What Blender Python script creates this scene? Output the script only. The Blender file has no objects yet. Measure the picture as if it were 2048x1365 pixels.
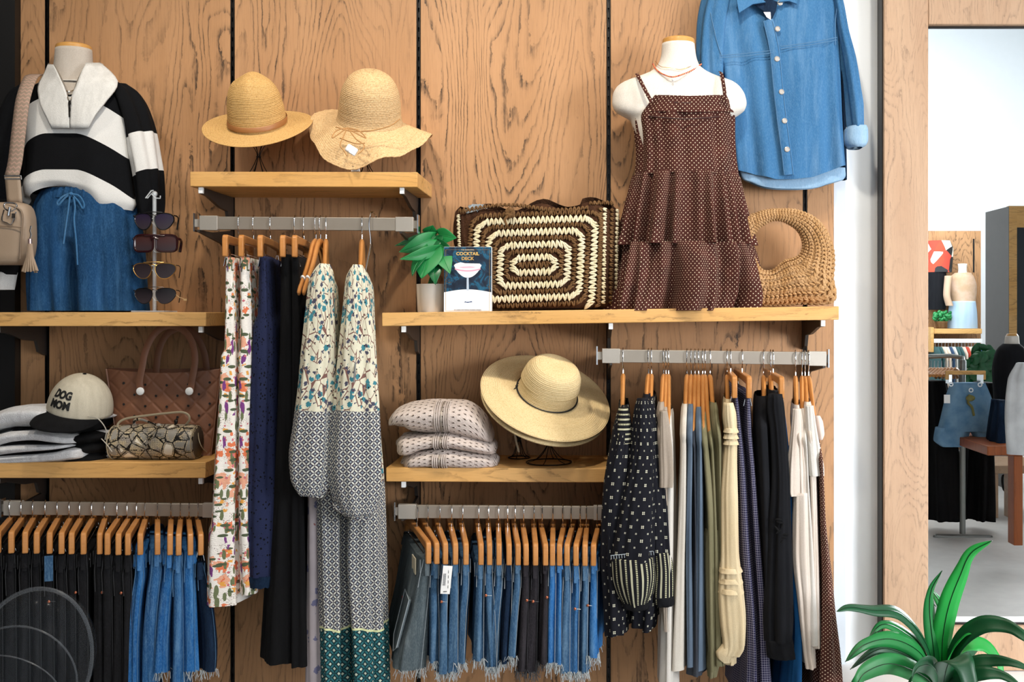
import bpy, math, random
from mathutils import Vector, Matrix
from math import sin, cos, pi, sqrt, radians, atan2
sc = bpy.context.scene
COL = sc.collection
# ---------------------------------------------------------------- camera
D, F, CX, CY, EYE = 3.3, 2012.0, 1170.0, 630.0, 1.5
cam = bpy.data.cameras.new('camera'); camo = bpy.data.objects.new('camera', cam); COL.objects.link(camo)
camo.location = (0, -D, EYE); camo.rotation_euler = (pi/2, 0, 0)
cam.sensor_width = 36; cam.lens = 36*F/2048
cam.shift_x = -(CX-1024)/2048; cam.shift_y = -(682.5-CY)/2048
cam.clip_start = .02
sc.camera = camo
# ---------------------------------------------------------------- light and exposure
sc.view_settings.view_transform = 'Standard'; sc.view_settings.look = 'None'
sc.view_settings.gamma = 1; sc.view_settings.use_curve_mapping = False
sc.view_settings.exposure = 0.0
w = bpy.data.worlds.new('world'); sc.world = w; w.use_nodes = True
w.node_tree.nodes['Background'].inputs[0].default_value = (.80, .90, 1, 1)
w.node_tree.nodes['Background'].inputs[1].default_value = 0.9
def area(name, loc, size, power, col, rot):
    l = bpy.data.lights.new(name, 'AREA'); l.shape = 'RECTANGLE'; l.size, l.size_y = size
    l.energy = power; l.color = col
    o = bpy.data.objects.new(name, l); COL.objects.link(o); o.location = loc; o.rotation_euler = rot
    return o
# daylight through the shop windows on the right, plus added fill lamps
area('daylight_and_fill', (4.9, -4.3, 1.7), (1.8, 2.2), 52, (.95, .97, 1), Vector((-3.5, 4.3, -.75)).to_track_quat('-Z', 'Z').to_euler()).data.spread = radians(52)
area('daylight_and_fill', (2.6, -6.6, 2.8), (3.0, 2.4), 135, (.9, .96, 1), (radians(-90), 0, 0))  # added fill turned on the far wall to brighten its reflection, no window here
for lx, p in ((-1.7, 9), (-.75, 22), (.25, 21), (1.2, 12)):
    s = bpy.data.lights.new('ceiling_spot', 'SPOT'); s.energy = p*3.6; s.spot_size = radians(95); s.spot_blend = .8
    s.shadow_soft_size = .07; s.color = (1, .90, .76)
    o = bpy.data.objects.new('ceiling_spot', s); COL.objects.link(o); o.location = (lx, -1.25, 3.25)
    o.rotation_euler = (radians(33), 0, 0)
area('overhead_fill', (.6, -2.6, 4.9), (3.4, 1.6), 4, (1, .97, .93), (0, 0, 0))  # weak overhead fill, added without a fixture
area('overhead_fill', (3.2, -6.0, 4.9), (3.4, 2.5), 105, (1, .98, .96), (0, 0, 0))  # added overhead fill that whitens the far side of the shop
# ---------------------------------------------------------------- helpers
R = random.Random(7)
def W(px, py, y):
    d = y + D
    return Vector(((px-CX)*d/F, y, EYE-(py-CY)*d/F))
def lin(h):
    h = h.lstrip('#'); c = [int(h[i:i+2], 16)/255 for i in (0, 2, 4)]
    return tuple((x/12.92 if x <= .04045 else ((x+.055)/1.055)**2.4) for x in c) + (1,)
def sgp(v, e): return math.copysign(abs(v)**e, v)
def wl(o):
    v = Vector((0, 0, 0))
    while o is not None: v = v + o.location; o = o.parent
    return v
def interp(st, t):
    """monotone-ish cubic through rows of st keyed on st[i][0]"""
    n = len(st)
    if t <= st[0][0]: return list(st[0][1:])
    if t >= st[-1][0]: return list(st[-1][1:])
    i = 0
    while st[i+1][0] < t: i += 1
    a, b = st[i], st[i+1]; h = b[0]-a[0]; u = (t-a[0])/h
    out = []
    for k in range(1, len(a)):
        d = (b[k]-a[k])/h
        def sl(j):
            if j <= 0 or j >= n-1: return (d if True else 0)
            p, q, r_ = st[j-1], st[j], st[j+1]
            d1 = (q[k]-p[k])/(q[0]-p[0]); d2 = (r_[k]-q[k])/(r_[0]-q[0])
            return 0 if d1*d2 <= 0 else 2*d1*d2/(d1+d2)
        m0, m1 = sl(i), sl(i+1)
        out.append((2*u**3-3*u*u+1)*a[k]+(u**3-2*u*u+u)*h*m0+(-2*u**3+3*u*u)*b[k]+(u**3-u*u)*h*m1)
    return out
def link(name, me, parent=None):
    o = bpy.data.objects.new(name, me); COL.objects.link(o)
    if parent is not None: o.parent = parent
    return o
def tag(o, label=None, cat=None, group=None, kind=None):
    if label: o['label'] = label
    if cat: o['category'] = cat
    if group: o['group'] = group
    if kind: o['kind'] = kind
    return o
def thing(name, label, cat, loc=(0, 0, 0), rz=0, group=None):
    o = link(name, None); o.location = loc; o.rotation_euler = (0, 0, rz); o.empty_display_size = .02
    return tag(o, label, cat, group)
def mesh(name, vs, fs, mat, parent=None, uv=None, smooth=True, local=False, kind=None, mi=None):
    off = Vector((0, 0, 0)) if (local or parent is None) else wl(parent)
    me = bpy.data.meshes.new(name)
    me.from_pydata([tuple(Vector(v)-off) for v in vs], [], fs)
    if smooth: me.polygons.foreach_set('use_smooth', [True]*len(fs))
    if uv:
        l = me.uv_layers.new(name='UVMap')
        if len(uv) == len(vs):
            flat = []
            for p in me.polygons:
                for vi in p.vertices: flat += uv[vi]
        l.data.foreach_set('uv', flat)
    for m in (mat if isinstance(mat, (list, tuple)) else [mat]): me.materials.append(m)
    if mi: me.polygons.foreach_set('material_index', mi)
    me.update()
    o = link(name, me, parent)
    if kind: o['kind'] = kind
    return o
def clone(o, parent=None, **kw):
    c = o.copy(); COL.objects.link(c); c.parent = parent
    for ch in list(o.children): clone(ch, c)
    return c
class MB:
    def __init__(s): s.v = []; s.f = []
    def add(s, vs, fs):
        n = len(s.v); s.v += [Vector(v) for v in vs]; s.f += [tuple(i+n for i in f) for f in fs]; return s
    def box(s, c, d, M=None):
        x, y, z = (k/2 for k in d); c = Vector(c)
        vs = [Vector((a*x, b*y, e*z)) for a in (-1, 1) for b in (-1, 1) for e in (-1, 1)]
        if M: vs = [M @ v for v in vs]
        return s.add([v+c for v in vs], [(0, 1, 3, 2), (4, 6, 7, 5), (0, 4, 5, 1), (2, 3, 7, 6), (0, 2, 6, 4), (1, 5, 7, 3)])
    def span(s, a, b):
        return s.box([(a[i]+b[i])/2 for i in range(3)], [abs(b[i]-a[i]) for i in range(3)])
    def tube(s, pts, r, n=8, closed=False, flat=None, up=None, caps=True):
        """r: radius or list; flat=(a,b) scale of the section along side/up"""
        P = [Vector(p) for p in pts]; m = len(P); vs = []; fs = []
        prev = None
        for i, p in enumerate(P):
            t = (P[(i+1) % m]-P[i-1]) if closed else (P[min(i+1, m-1)]-P[max(i-1, 0)])
            if t.length < 1e-9: t = Vector((0, 0, 1))
            t.normalize()
            if up is not None: side = t.cross(Vector(up))
            elif prev is None: side = t.cross(Vector((0, 0, 1))) if abs(t.z) < .9 else t.cross(Vector((0, 1, 0)))
            else: side = prev - t*prev.dot(t)
            if side.length < 1e-6: side = t.orthogonal()
            side.normalize(); prev = side; u2 = side.cross(t)
            rr = r[i] if isinstance(r, (list, tuple)) else r
            fa, fb = flat or (1, 1)
            for k in range(n):
                a = 2*pi*k/n; vs.append(p + side*(cos(a)*rr*fa) + u2*(sin(a)*rr*fb))
        for i in range(m if closed else m-1):
            j = (i+1) % m
            for k in range(n):
                l = (k+1) % n; fs.append((i*n+k, i*n+l, j*n+l, j*n+k))
        if caps and not closed: fs += [tuple(range(n-1, -1, -1)), tuple((m-1)*n+k for k in range(n))]
        return s.add(vs, fs)
    def lathe(s, prof, n=32, M=None, c=(0, 0, 0), cap=True):
        vs = []; fs = []; m = len(prof); c = Vector(c)
        for r, z in prof:
            for k in range(n):
                v = Vector((r*cos(2*pi*k/n), r*sin(2*pi*k/n), z)); vs.append((M @ v if M else v)+c)
        for i in range(m-1):
            for k in range(n):
                l = (k+1) % n; fs.append((i*n+k, i*n+l, (i+1)*n+l, (i+1)*n+k))
        if cap: fs += [tuple(range(n-1, -1, -1)), tuple((m-1)*n+k for k in range(n))]
        return s.add(vs, fs)
    def ball(s, c, r, n=8, m=6, M=None):
        r3 = r if isinstance(r, (tuple, list)) else (r, r, r)
        S = Matrix.Diagonal(r3); M = (M @ S) if M else S
        return s.lathe([(sin(pi*i/m), -cos(pi*i/m)) for i in ([.02]+list(range(1, m))+[m-.02])], n, M, c)
    def prism(s, poly, y0, y1, f=None):
        """poly in (x,z); extruded along y"""
        n = len(poly); vs = [Vector((a, y0, b)) for a, b in poly]+[Vector((a, y1, b)) for a, b in poly]
        if f: vs = [f(v) for v in vs]
        return s.add(vs, [tuple(range(n)), tuple(range(2*n-1, n-1, -1))]+[(i, (i+1) % n+0, (i+1) % n+n, i+n)[::-1] for i in range(n)])
    def build(s, name, mat, parent=None, smooth=True, bevel=0, local=False, kind=None, seg=2, uv=None):
        o = mesh(name, s.v, s.f, mat, parent, smooth=smooth, local=local, kind=kind, uv=uv or [(v.x, v.z) for v in s.v])
        if bevel:
            b = o.modifiers.new('bevel', 'BEVEL'); b.width = bevel; b.segments = seg; b.limit_method = 'ANGLE'; b.angle_limit = radians(40)
        if smooth: o.data.set_sharp_from_angle(angle=radians(42))
        return o
def autosmooth(o, ang=35):
    o.data.polygons.foreach_set('use_smooth', [True]*len(o.data.polygons))
    o.data.set_sharp_from_angle(angle=radians(ang)); return o
def spl(pts, n=8, closed=False):
    """catmull-rom through 3d points"""
    P = [Vector(p) for p in pts]; m = len(P); out = []
    for i in range(m if closed else m-1):
        p0 = P[i-1] if (closed or i > 0) else P[0]*2-P[1]
        p1, p2 = P[i], P[(i+1) % m]
        p3 = P[(i+2) % m] if (closed or i+2 < m) else P[-1]*2-P[-2]
        for k in range(n):
            t = k/n
            out.append(.5*((2*p1)+(p2-p0)*t+(2*p0-5*p1+4*p2-p3)*t*t+(3*p1-p0-3*p2+p3)*t**3))
    if not closed: out.append(P[-1].copy())
    return out
def folds(seed, k=(3, 5, 8), a=(1, .7, .5), drift=1.5):
    r = random.Random(seed); L = [(kk, aa, r.uniform(0, 6.3), r.uniform(-drift, drift)) for kk, aa in zip(k, a)]
    def f(t, v): return sum(aa*sin(kk*t+ph+dr*v) for kk, aa, ph, dr in L)
    return f
def loft(name, st, y, mat, parent=None, n=56, rows=48, pw=2.0, fold=None, amp=0, ypix=None, warp=None, cap=(True, False),
         post=None, uvf=None, uvs=1.0, mi=None, kind=None, local=False, inward=False):
    """Cloth or body: rows (py, pxl, pxr, halfdepth[, dy]) read at plane ypix; rounded section about depth y.
    amp: float or f(v) of fold depth; fold(t, v)"""
    ypix = y if ypix is None else ypix
    st = [tuple(s_) if len(s_) > 4 else tuple(s_)+(0,) for s_ in st]
    p0, p1 = st[0][0], st[-1][0]; vs = []; uv = []; fs = []; e = 2/pw; s_ = (ypix+D)/F
    for i in range(rows+1):
        v = i/rows; py = p0+(p1-p0)*v
        xl, xr, hd, dy = interp(st, py)
        cx = ((xl+xr)/2-CX)*s_; hw = (xr-xl)/2*s_; z = EYE-(py-CY)*s_
        A = amp(v) if callable(amp) else amp; row = []
        for k in range(n):
            t = 2*pi*k/n + pi/2
            X = hw*sgp(cos(t), e); Y = hd*sgp(sin(t), e)
            if fold and A:
                nx, ny = cos(t)/max(hw, .004), sin(t)/max(hd, .004); L = sqrt(nx*nx+ny*ny); d = A*fold(t, v)
                X += nx/L*d; Y += ny/L*d
            dz = 0
            if warp: dz = -warp(X/max(hw, 1e-4), v, sin(t))*s_
            row.append(Vector((cx+X, y+dy+Y, z+dz)))
        vs += row
        L = [0]
        for k in range(1, n+1): L.append(L[-1]+(row[k % n]-row[k-1]).length)
        mid = L[n//2]
        for k in range(n): uv.append((uvf(row[k], v, k) if uvf else ((L[k]-mid)*uvs, row[k].z*uvs)))
    if not uvf:
        q = rows*2//3*n; uv = [(uv[q+i % n][0], u_[1]) for i, u_ in enumerate(uv)]
    if post: vs = [post(v_, i//n/rows, i % n) for i, v_ in enumerate(vs)]
    for i in range(rows):
        for k in range(n):
            l = (k+1) % n; fs.append((i*n+k, (i+1)*n+k, (i+1)*n+l, i*n+l))
    if cap[0]: fs.append(tuple(range(n)))
    if cap[1]: fs.append(tuple(rows*n+k for k in range(n-1, -1, -1)))
    return mesh(name, vs, fs, mat, parent, uv=uv, kind=kind, local=local)
def loftx(name, st, y, mat, parent=None, n=40, rows=48, pw=2.2, fold=None, amp=0, post=None, cap=(True, True), kind=None):
    """sideways: rows (px, pytop, pybot, halfdepth[,dy]) swept along x"""
    st = [tuple(s_) if len(s_) > 4 else tuple(s_)+(0,) for s_ in st]
    p0, p1 = st[0][0], st[-1][0]; vs = []; uv = []; fs = []; e = 2/pw; s_ = (y+D)/F
    for i in range(rows+1):
        v = i/rows; px = p0+(p1-p0)*v; yt, yb, hd, dy = interp(st, px)
        zc = EYE-((yt+yb)/2-CY)*s_; hh = (yb-yt)/2*s_; x = (px-CX)*s_; A = amp(v) if callable(amp) else amp
        for k in range(n):
            t = 2*pi*k/n+pi/2; Z = -hh*sgp(cos(t), e); Y = hd*sgp(sin(t), e)
            if fold and A:
                d = A*fold(t, v); Z += -cos(t)*d; Y += sin(t)*d
            vs.append(Vector((x, y+dy+Y, zc+Z))); uv.append((x, (k/n)*(2*hh+2*hd)*2))
    if post: vs = [post(v_, i//n/rows, i % n) for i, v_ in enumerate(vs)]
    for i in range(rows):
        for k in range(n):
            l = (k+1) % n; fs.append((i*n+k, (i+1)*n+k, (i+1)*n+l, i*n+l))
    if cap[0]: fs.append(tuple(range(n)))
    if cap[1]: fs.append(tuple(rows*n+k for k in range(n-1, -1, -1)))
    return mesh(name, vs, fs, mat, parent, uv=uv, kind=kind)
def text_geo(s, size, ext=.0006, bold=0, sx=1):
    c = bpy.data.curves.new('t', 'FONT'); c.body = s; c.size = size; c.extrude = ext; c.offset = bold; c.align_x = 'CENTER'; c.align_y = 'CENTER'; c.resolution_u = 3
    o = bpy.data.objects.new('t', c); COL.objects.link(o)
    bpy.context.view_layer.update()
    me = o.evaluated_get(bpy.context.evaluated_depsgraph_get()).to_mesh()
    vs = [Vector((v.co.x*sx, -v.co.z, v.co.y)) for v in me.vertices]; fs = [tuple(p.vertices) for p in me.polygons]
    bpy.data.objects.remove(o); bpy.data.curves.remove(c)
    return vs, fs
ORD = ['first', 'second', 'third', 'fourth', 'fifth', 'sixth', 'seventh', 'eighth', 'ninth', 'tenth', 'eleventh', 'twelfth', 'thirteenth', 'fourteenth', 'fifteenth', 'sixteenth', 'seventeenth', 'eighteenth', 'nineteenth', 'twentieth', 'twenty-first', 'twenty-second', 'twenty-third', 'twenty-fourth']
# ---------------------------------------------------------------- materials
class NT:
    def __init__(s, name):
        s.m = bpy.data.materials.new(name); s.m.use_nodes = True; s.t = s.m.node_tree; s.b = s.t.nodes['Principled BSDF']
    def set(s, sock, v):
        if hasattr(v, 'is_linked') or isinstance(v, bpy.types.NodeSocket): s.t.links.new(v, sock)
        elif isinstance(v, str): sock.default_value = lin(v)
        elif v is not None: sock.default_value = v
    def node(s, ty, ins=(), **kw):
        n = s.t.nodes.new(ty)
        for k, v in kw.items(): setattr(n, k, v)
        for i, v in (ins.items() if isinstance(ins, dict) else enumerate(ins)): s.set(n.inputs[i], v)
        return n
    def m_(s, op, a, b=None, c=None): return s.node('ShaderNodeMath', [x for x in (a, b, c) if x is not None], operation=op).outputs[0]
    def uv(s): return s.node('ShaderNodeTexCoord').outputs['UV']
    def ob(s): return s.node('ShaderNodeTexCoord').outputs['Object']
    def rnd(s): return s.node('ShaderNodeObjectInfo').outputs['Random']
    def map(s, vec, sc=(1, 1, 1), loc=(0, 0, 0), rot=(0, 0, 0)): return s.node('ShaderNodeMapping', {'Vector': vec, 'Scale': sc, 'Location': loc, 'Rotation': rot}).outputs[0]
    def noise(s, vec, scale=5, detail=3, dist=0, rough=.5): return s.node('ShaderNodeTexNoise', {'Vector': vec, 'Scale': scale, 'Detail': detail, 'Distortion': dist, 'Roughness': rough}).outputs[0]
    def vor(s, vec, scale=5, feat='F1', rand=1.0): return s.node('ShaderNodeTexVoronoi', {'Vector': vec, 'Scale': scale, 'Randomness': rand}, feature=feat)
    def ramp(s, f, stops, mode='LINEAR'):
        n = s.node('ShaderNodeValToRGB', [f]); cr = n.color_ramp; cr.interpolation = mode
        while len(cr.elements) > 1: cr.elements.remove(cr.elements[-1])
        for i, (p, c) in enumerate(stops):
            e = cr.elements[0] if i == 0 else cr.elements.new(p)
            e.position = p; e.color = lin(c) if isinstance(c, str) else ((c,)*3+(1,) if not isinstance(c, tuple) else c)
        return n.outputs[0]
    def mix(s, f, a, b, bl='MIX'):
        n = s.node('ShaderNodeMix', data_type='RGBA', blend_type=bl)
        s.set(n.inputs[0], f); s.set(n.inputs[6], a); s.set(n.inputs[7], b); return n.outputs[2]
    def sep(s, v): n = s.node('ShaderNodeSeparateXYZ', [v]); return n.outputs
    def com(s, x, y, z=0): return s.node('ShaderNodeCombineXYZ', [x, y, z]).outputs[0]
    def bump(s, h, st=.3, d=.002):
        n = s.node('ShaderNodeBump', {'Height': h, 'Strength': st, 'Distance': d}); s.set(s.b.inputs['Normal'], n.outputs[0])
    def fin(s, col=None, rough=.6, metal=0, spec=None, **kw):
        s.set(s.b.inputs['Base Color'], col); s.set(s.b.inputs['Roughness'], rough); s.b.inputs['Metallic'].default_value = metal
        if spec is not None: s.b.inputs['Specular IOR Level'].default_value = spec
        for k, v in kw.items(): s.set(s.b.inputs[k.replace('_', ' ')], v)
        return s.m
def plain(name, col, rough=.5, metal=0, var=.08, bump=0, bs=200, spec=None, **kw):
    n = NT(name); o = n.ob(); f = n.noise(o, 12, 4)
    c = n.mix(n.m_('MULTIPLY', f, var*2), col, '#000000')
    if bump: n.bump(n.noise(o, bs, 2), bump, .001)
    return n.fin(c, rough, metal, spec, **kw)
def cloth(name, col, col2=None, sc=60, bump=.35, weave=900, var=.5, rough=.9, sheen=0, obsc=(1, 1, .12)):
    n = NT(name); o = n.ob(); f = n.noise(n.map(o, obsc), sc, 4)
    col2 = col2 or col
    c = n.mix(n.ramp(f, [(.35, 0.), (.65, 1.)]), col, col2)
    c = n.mix(n.m_('MULTIPLY', n.noise(o, weave, 1), .35), c, '#000000')
    h = n.m_('ADD', n.noise(o, weave, 1), n.m_('MULTIPLY', n.noise(n.map(o, (1, 1, .3)), 45, 3), 1.5))
    n.bump(h, bump, .003)
    return n.fin(c, rough, spec=.2)
def wood(name, base, light, dark, line, rings=9, sx=1.0, fleck=1.0, axis='z', sc=1.0, lines=.75, rough=.5):
    """plain-sawn oak: contour lines of a noise stretched along the grain, with dark pores"""
    n = NT(name); o = n.ob(); r = n.m_('MULTIPLY', n.rnd(), 37.0)
    if axis == 'z': v = n.map(o, (3.6*sc*sx, 3.6*sc*sx, .72*sc))
    elif axis == 'x': v = n.map(o, (.55*sc, 3.2*sc*sx, 3.2*sc*sx))
    v = n.node('ShaderNodeVectorMath', [v, n.com(r, n.m_('MULTIPLY', r, .37), r)], operation='ADD').outputs[0]
    big = n.noise(v, 1.0, 1.8, .35, .45)
    warp = n.noise(n.map(v, (1, 1, 2.2) if axis == 'z' else (2.2, 1, 1)), 6.5, 4, .4, .68)
    x = n.m_('ADD', n.m_('MULTIPLY', big, rings*3.0), n.m_('MULTIPLY', warp, 1.25))
    fr = n.m_('FRACT', x)
    ln = n.ramp(fr, [(0, 1.), (.10, .75), (.26, .15), (.5, 0.), (.93, .1), (1, 1.)])
    fz = n.map(v, (16, 16, 4.5) if axis == 'z' else (4.5, 16, 16))
    brk = n.ramp(n.noise(fz, 1.6, 4, .3, .7), [(.40, 0.), (.60, 1.)])
    fine = n.ramp(n.noise(n.map(v, (42, 42, 6) if axis == 'z' else (6, 42, 42)), 2.2, 3, 0, .7), [(.50, 0.), (.72, 1.)])
    tone = n.noise(n.map(v, (2, 2, 1.2)), .9, 3)
    reg = n.ramp(n.noise(v, 1.6, 2), [(.38, .35), (.6, 1.)])
    c = n.mix(n.ramp(tone, [(.3, 0.), (.7, 1.)]), base, light)
    c = n.mix(n.m_('MULTIPLY', fine, .30*fleck), c, dark)
    lf = n.m_('MULTIPLY', n.m_('MULTIPLY', ln, n.m_('ADD', n.m_('MULTIPLY', brk, .85), .15)), n.m_('MULTIPLY', reg, lines))
    c = n.mix(lf, c, line)
    n.bump(n.m_('SUBTRACT', 1.0, n.m_('ADD', lf, n.m_('MULTIPLY', fine, .4))), .25, .0015)
    return n.fin(c, rough, spec=.3)
M = {}
M['panel'] = wood('oak_panel', '#ac8058', '#b98d65', '#6f5038', '#1e1916', rings=12, lines=.95)
M['panel2'] = wood('oak_frame', '#ad8c70', '#b99a7e', '#7c604a', '#5a4a3e', rings=9, sc=2.2, lines=.6)
M['shelf'] = wood('oak_shelf', '#d3a05c', '#deb072', '#9b6b35', '#5d4428', rings=5, axis='x', sc=2.0, lines=.65)
M['hang'] = wood('beech_hanger', '#b5793f', '#c68a50', '#9a5f2e', '#93592a', rings=3, axis='x', sc=2, lines=.3, rough=.28)
M['redwood'] = wood('red_wood', '#8f4a22', '#a35a2e', '#5b2c14', '#4a2412', rings=5, axis='z', lines=.5, rough=.35)
M['white'] = plain('wall_paint', '#eef2f5', .6, bump=.1, bs=300, var=.02)
M['white2'] = plain('platform_paint', '#eceef0', .55, var=.02)
M['black'] = plain('black_paint', '#0b0b0c', .45)
M['std'] = plain('standard_metal', '#1b1a1a', .35, .8)
M['steel'] = plain('brushed_nickel', '#a39a8e', .42, .55, bump=.1, bs=900)
M['cap'] = plain('nickel_sleeve', '#b9b2a8', .38, .5, bump=.3, bs=1200)
M['chrome'] = plain('chrome', '#d8dadd', .12, 1, var=0)
M['darkmetal'] = plain('dark_metal', '#2a2725', .4, .7)
M['greymetal'] = plain('grey_bracket', '#4a4440', .45, .6)
M['wire'] = plain('black_wire', '#0d0c0c', .35, .6)
M['copper'] = plain('copper', '#c8795a', .3, .9)
M['gold'] = plain('gold', '#d8a860', .25, .9)
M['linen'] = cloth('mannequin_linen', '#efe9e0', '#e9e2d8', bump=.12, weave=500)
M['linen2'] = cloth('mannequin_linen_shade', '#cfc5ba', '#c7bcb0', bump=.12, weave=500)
M['capwood'] = wood('neck_cap_wood', '#c48f4c', '#cd9b58', '#ac7a3c', '#b58444', rings=3, axis='x', lines=.3, rough=.3)
M['plasticw'] = plain('white_plastic', '#eef0f0', .4, var=0)
M['paper'] = plain('paper_tag', '#f2f1ee', .7, var=0)
M['ink'] = plain('ink', '#151515', .6, var=0)
# ================================================================ structure
def struct(name, mb, mat, parent=None, smooth=True, bevel=0):
    o = mb.build(name, mat, parent, smooth, bevel)
    if parent is None: o['kind'] = 'structure'
    return o
ZC = 5.0
struct('floor', MB().span((-4.5, -9.0, -.05), (6.0, .1, 0)), plain('concrete_floor', '#e0deda', .35, bump=.1, bs=20, var=.12))
struct('ceiling', MB().span((-4.5, -9.0, ZC), (6.0, .1, ZC+.05)), M['white2'])
wb = struct('wall_back', MB().span((-1.86, .012, 0), (6.0, .1, ZC)), M['white'])
# black column at the left edge
struct('trim_3', MB().span((-4.5, -.05, 0), (-1.842, .1, ZC)), M['black'])
struct('wall_left', MB().span((-4.6, -9.0, 0), (-4.5, .1, ZC)), plain('brown_wall', '#4a3a2e', .7))  # unseen side wall, added dark to keep light off the left
struct('wall_right', MB().span((5.9, -9.0, 0), (6.0, .0, ZC)), M['white'])
struct('wall_front', MB().span((-4.5, -9.1, 0), (6.0, -9.0, ZC)), M['white'])
struct('platform', MB().span((.78, -.62, 0), (3.2, .012, .355)), M['white2'], bevel=.004).name = 'trim_1'
# wood cladding: five joints
STD = [(-1.755), (-1.150), (-.543), (.077), (.718)]
edges = [-1.842] + STD + [.812]
for i in range(6):
    a = edges[i] + (.0065 if i else 0); b = edges[i+1] - (.0065 if i < 5 else 0)
    p = MB().span((a, -.018, .0), (b, .011, ZC-.02)).build('wood_panel', M['panel'], wb, bevel=.0015)
struct('trim_2', MB().span((.815, -.006, .355), (.853, .014, ZC)), plain('edge_trim', '#cfd8e2', .5, var=.02))
# slotted standards in the joints
def standard(x, i):
    t = thing('wall_standard', ['black slotted standard strip behind the striped sweater mannequin', 'black slotted standard strip behind the tan fedora', 'black slotted standard strip right of the floppy crochet hat', 'black slotted standard strip left of the white bust form', 'black slotted standard strip below the denim shirt'][i], 'shelf standard', (x, -.004, 1.6), group='slotted standards in the wood wall')
    m = MB()
    for s in (-1, 1): m.span((x+s*.0058, -.020, .05), (x+s*.0026, .010, ZC-.03))
    m.span((x-.005, -.006, .05), (x+.005, .010, ZC-.03))
    m.build('channel', M['std'], t)
    m = MB()
    z = .2
    while z < ZC-.1: m.span((x-.0027, -.012, z), (x+.0027, -.006, z+.018)); z += .032
    m.build('slot_web', M['darkmetal'], t, kind='stuff')
for i, x in enumerate(STD): standard(x, i)
# ---------------------------------------------------------------- shelves
def shelf(label, px0, px1, pt0, pt1, thick, brackets, xw1=None, yf=-.30):
    """front top edge from (px0,pt0) to (px1,pt1); thick in px"""
    a = W(px0, pt0, yf); b = W(px1, pt1, yf); th = thick*(yf+D)/F
    t = thing('wall_shelf', label, 'shelf', (a.x, 0, a.z-th), group='wood shelves on the wall')
    vs = []
    for q, zz in ((a, 0), (b, 0), (b, -th), (a, -th)):
        vs += [(q.x, yf, q.z+zz), (q.x, -.0195, q.z+zz)]
    m = MB().add(vs, [(0, 6, 4, 2)[::-1], (1, 3, 5, 7)[::-1], (0, 2, 3, 1)[::-1], (6, 7, 5, 4)[::-1], (0, 1, 7, 6)[::-1], (2, 4, 5, 3)[::-1]])
    m.build('board', M['shelf'], t, bevel=.002)
    for x in brackets:
        f = (x-a.x)/(b.x-a.x); zt = a.z+(b.z-a.z)*f-th
        p = [(-.285, -.001), (-.285, -.020), (-.24, -.022), (-.14, -.045), (-.075, -.05), (-.06, -.085), (-.012, -.10), (-.012, -.001)]
        br = MB(); n = len(p)
        vs = [(x-.005, y, zt+z) for y, z in p]+[(x+.005, y, zt+z) for y, z in p]
        br.add(vs, [tuple(range(n)), tuple(range(2*n-1, n-1, -1))]+[(i, i+n, (i+1) % n+n, (i+1) % n) for i in range(n)])
        bo = br.build('bracket', M['greymetal'], t)
        MB().span((x-.0065, -.292, zt-.019), (x+.0065, -.280, zt-.0005)).build('bracket_tip', M['plasticw'], bo, bevel=.001)
    return t, a.z
s1, Z1 = shelf('short top wood shelf carrying the two straw hats', 380, 835, 343.5, 344.5, 30, (-1.150, -.548))
s2, Z2 = shelf('left wood shelf under the striped sweater mannequin', -60, 412, 625, 625, 28, (-1.762, -1.150))
s3, Z3 = shelf('left wood shelf with folded white sweaters and the cap', -60, 411, 925, 925, 32, (-1.762, -1.150))
s4, Z4 = shelf('long wood shelf with crochet tote and white bust form', 764, 1678, 626, 613, 27, (-.543, .077, .712))
s5, Z5 = shelf('middle wood shelf with cream cardigans and wide sun hats', 772, 1248, 936, 938, 28, (-.543, .077))
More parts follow.
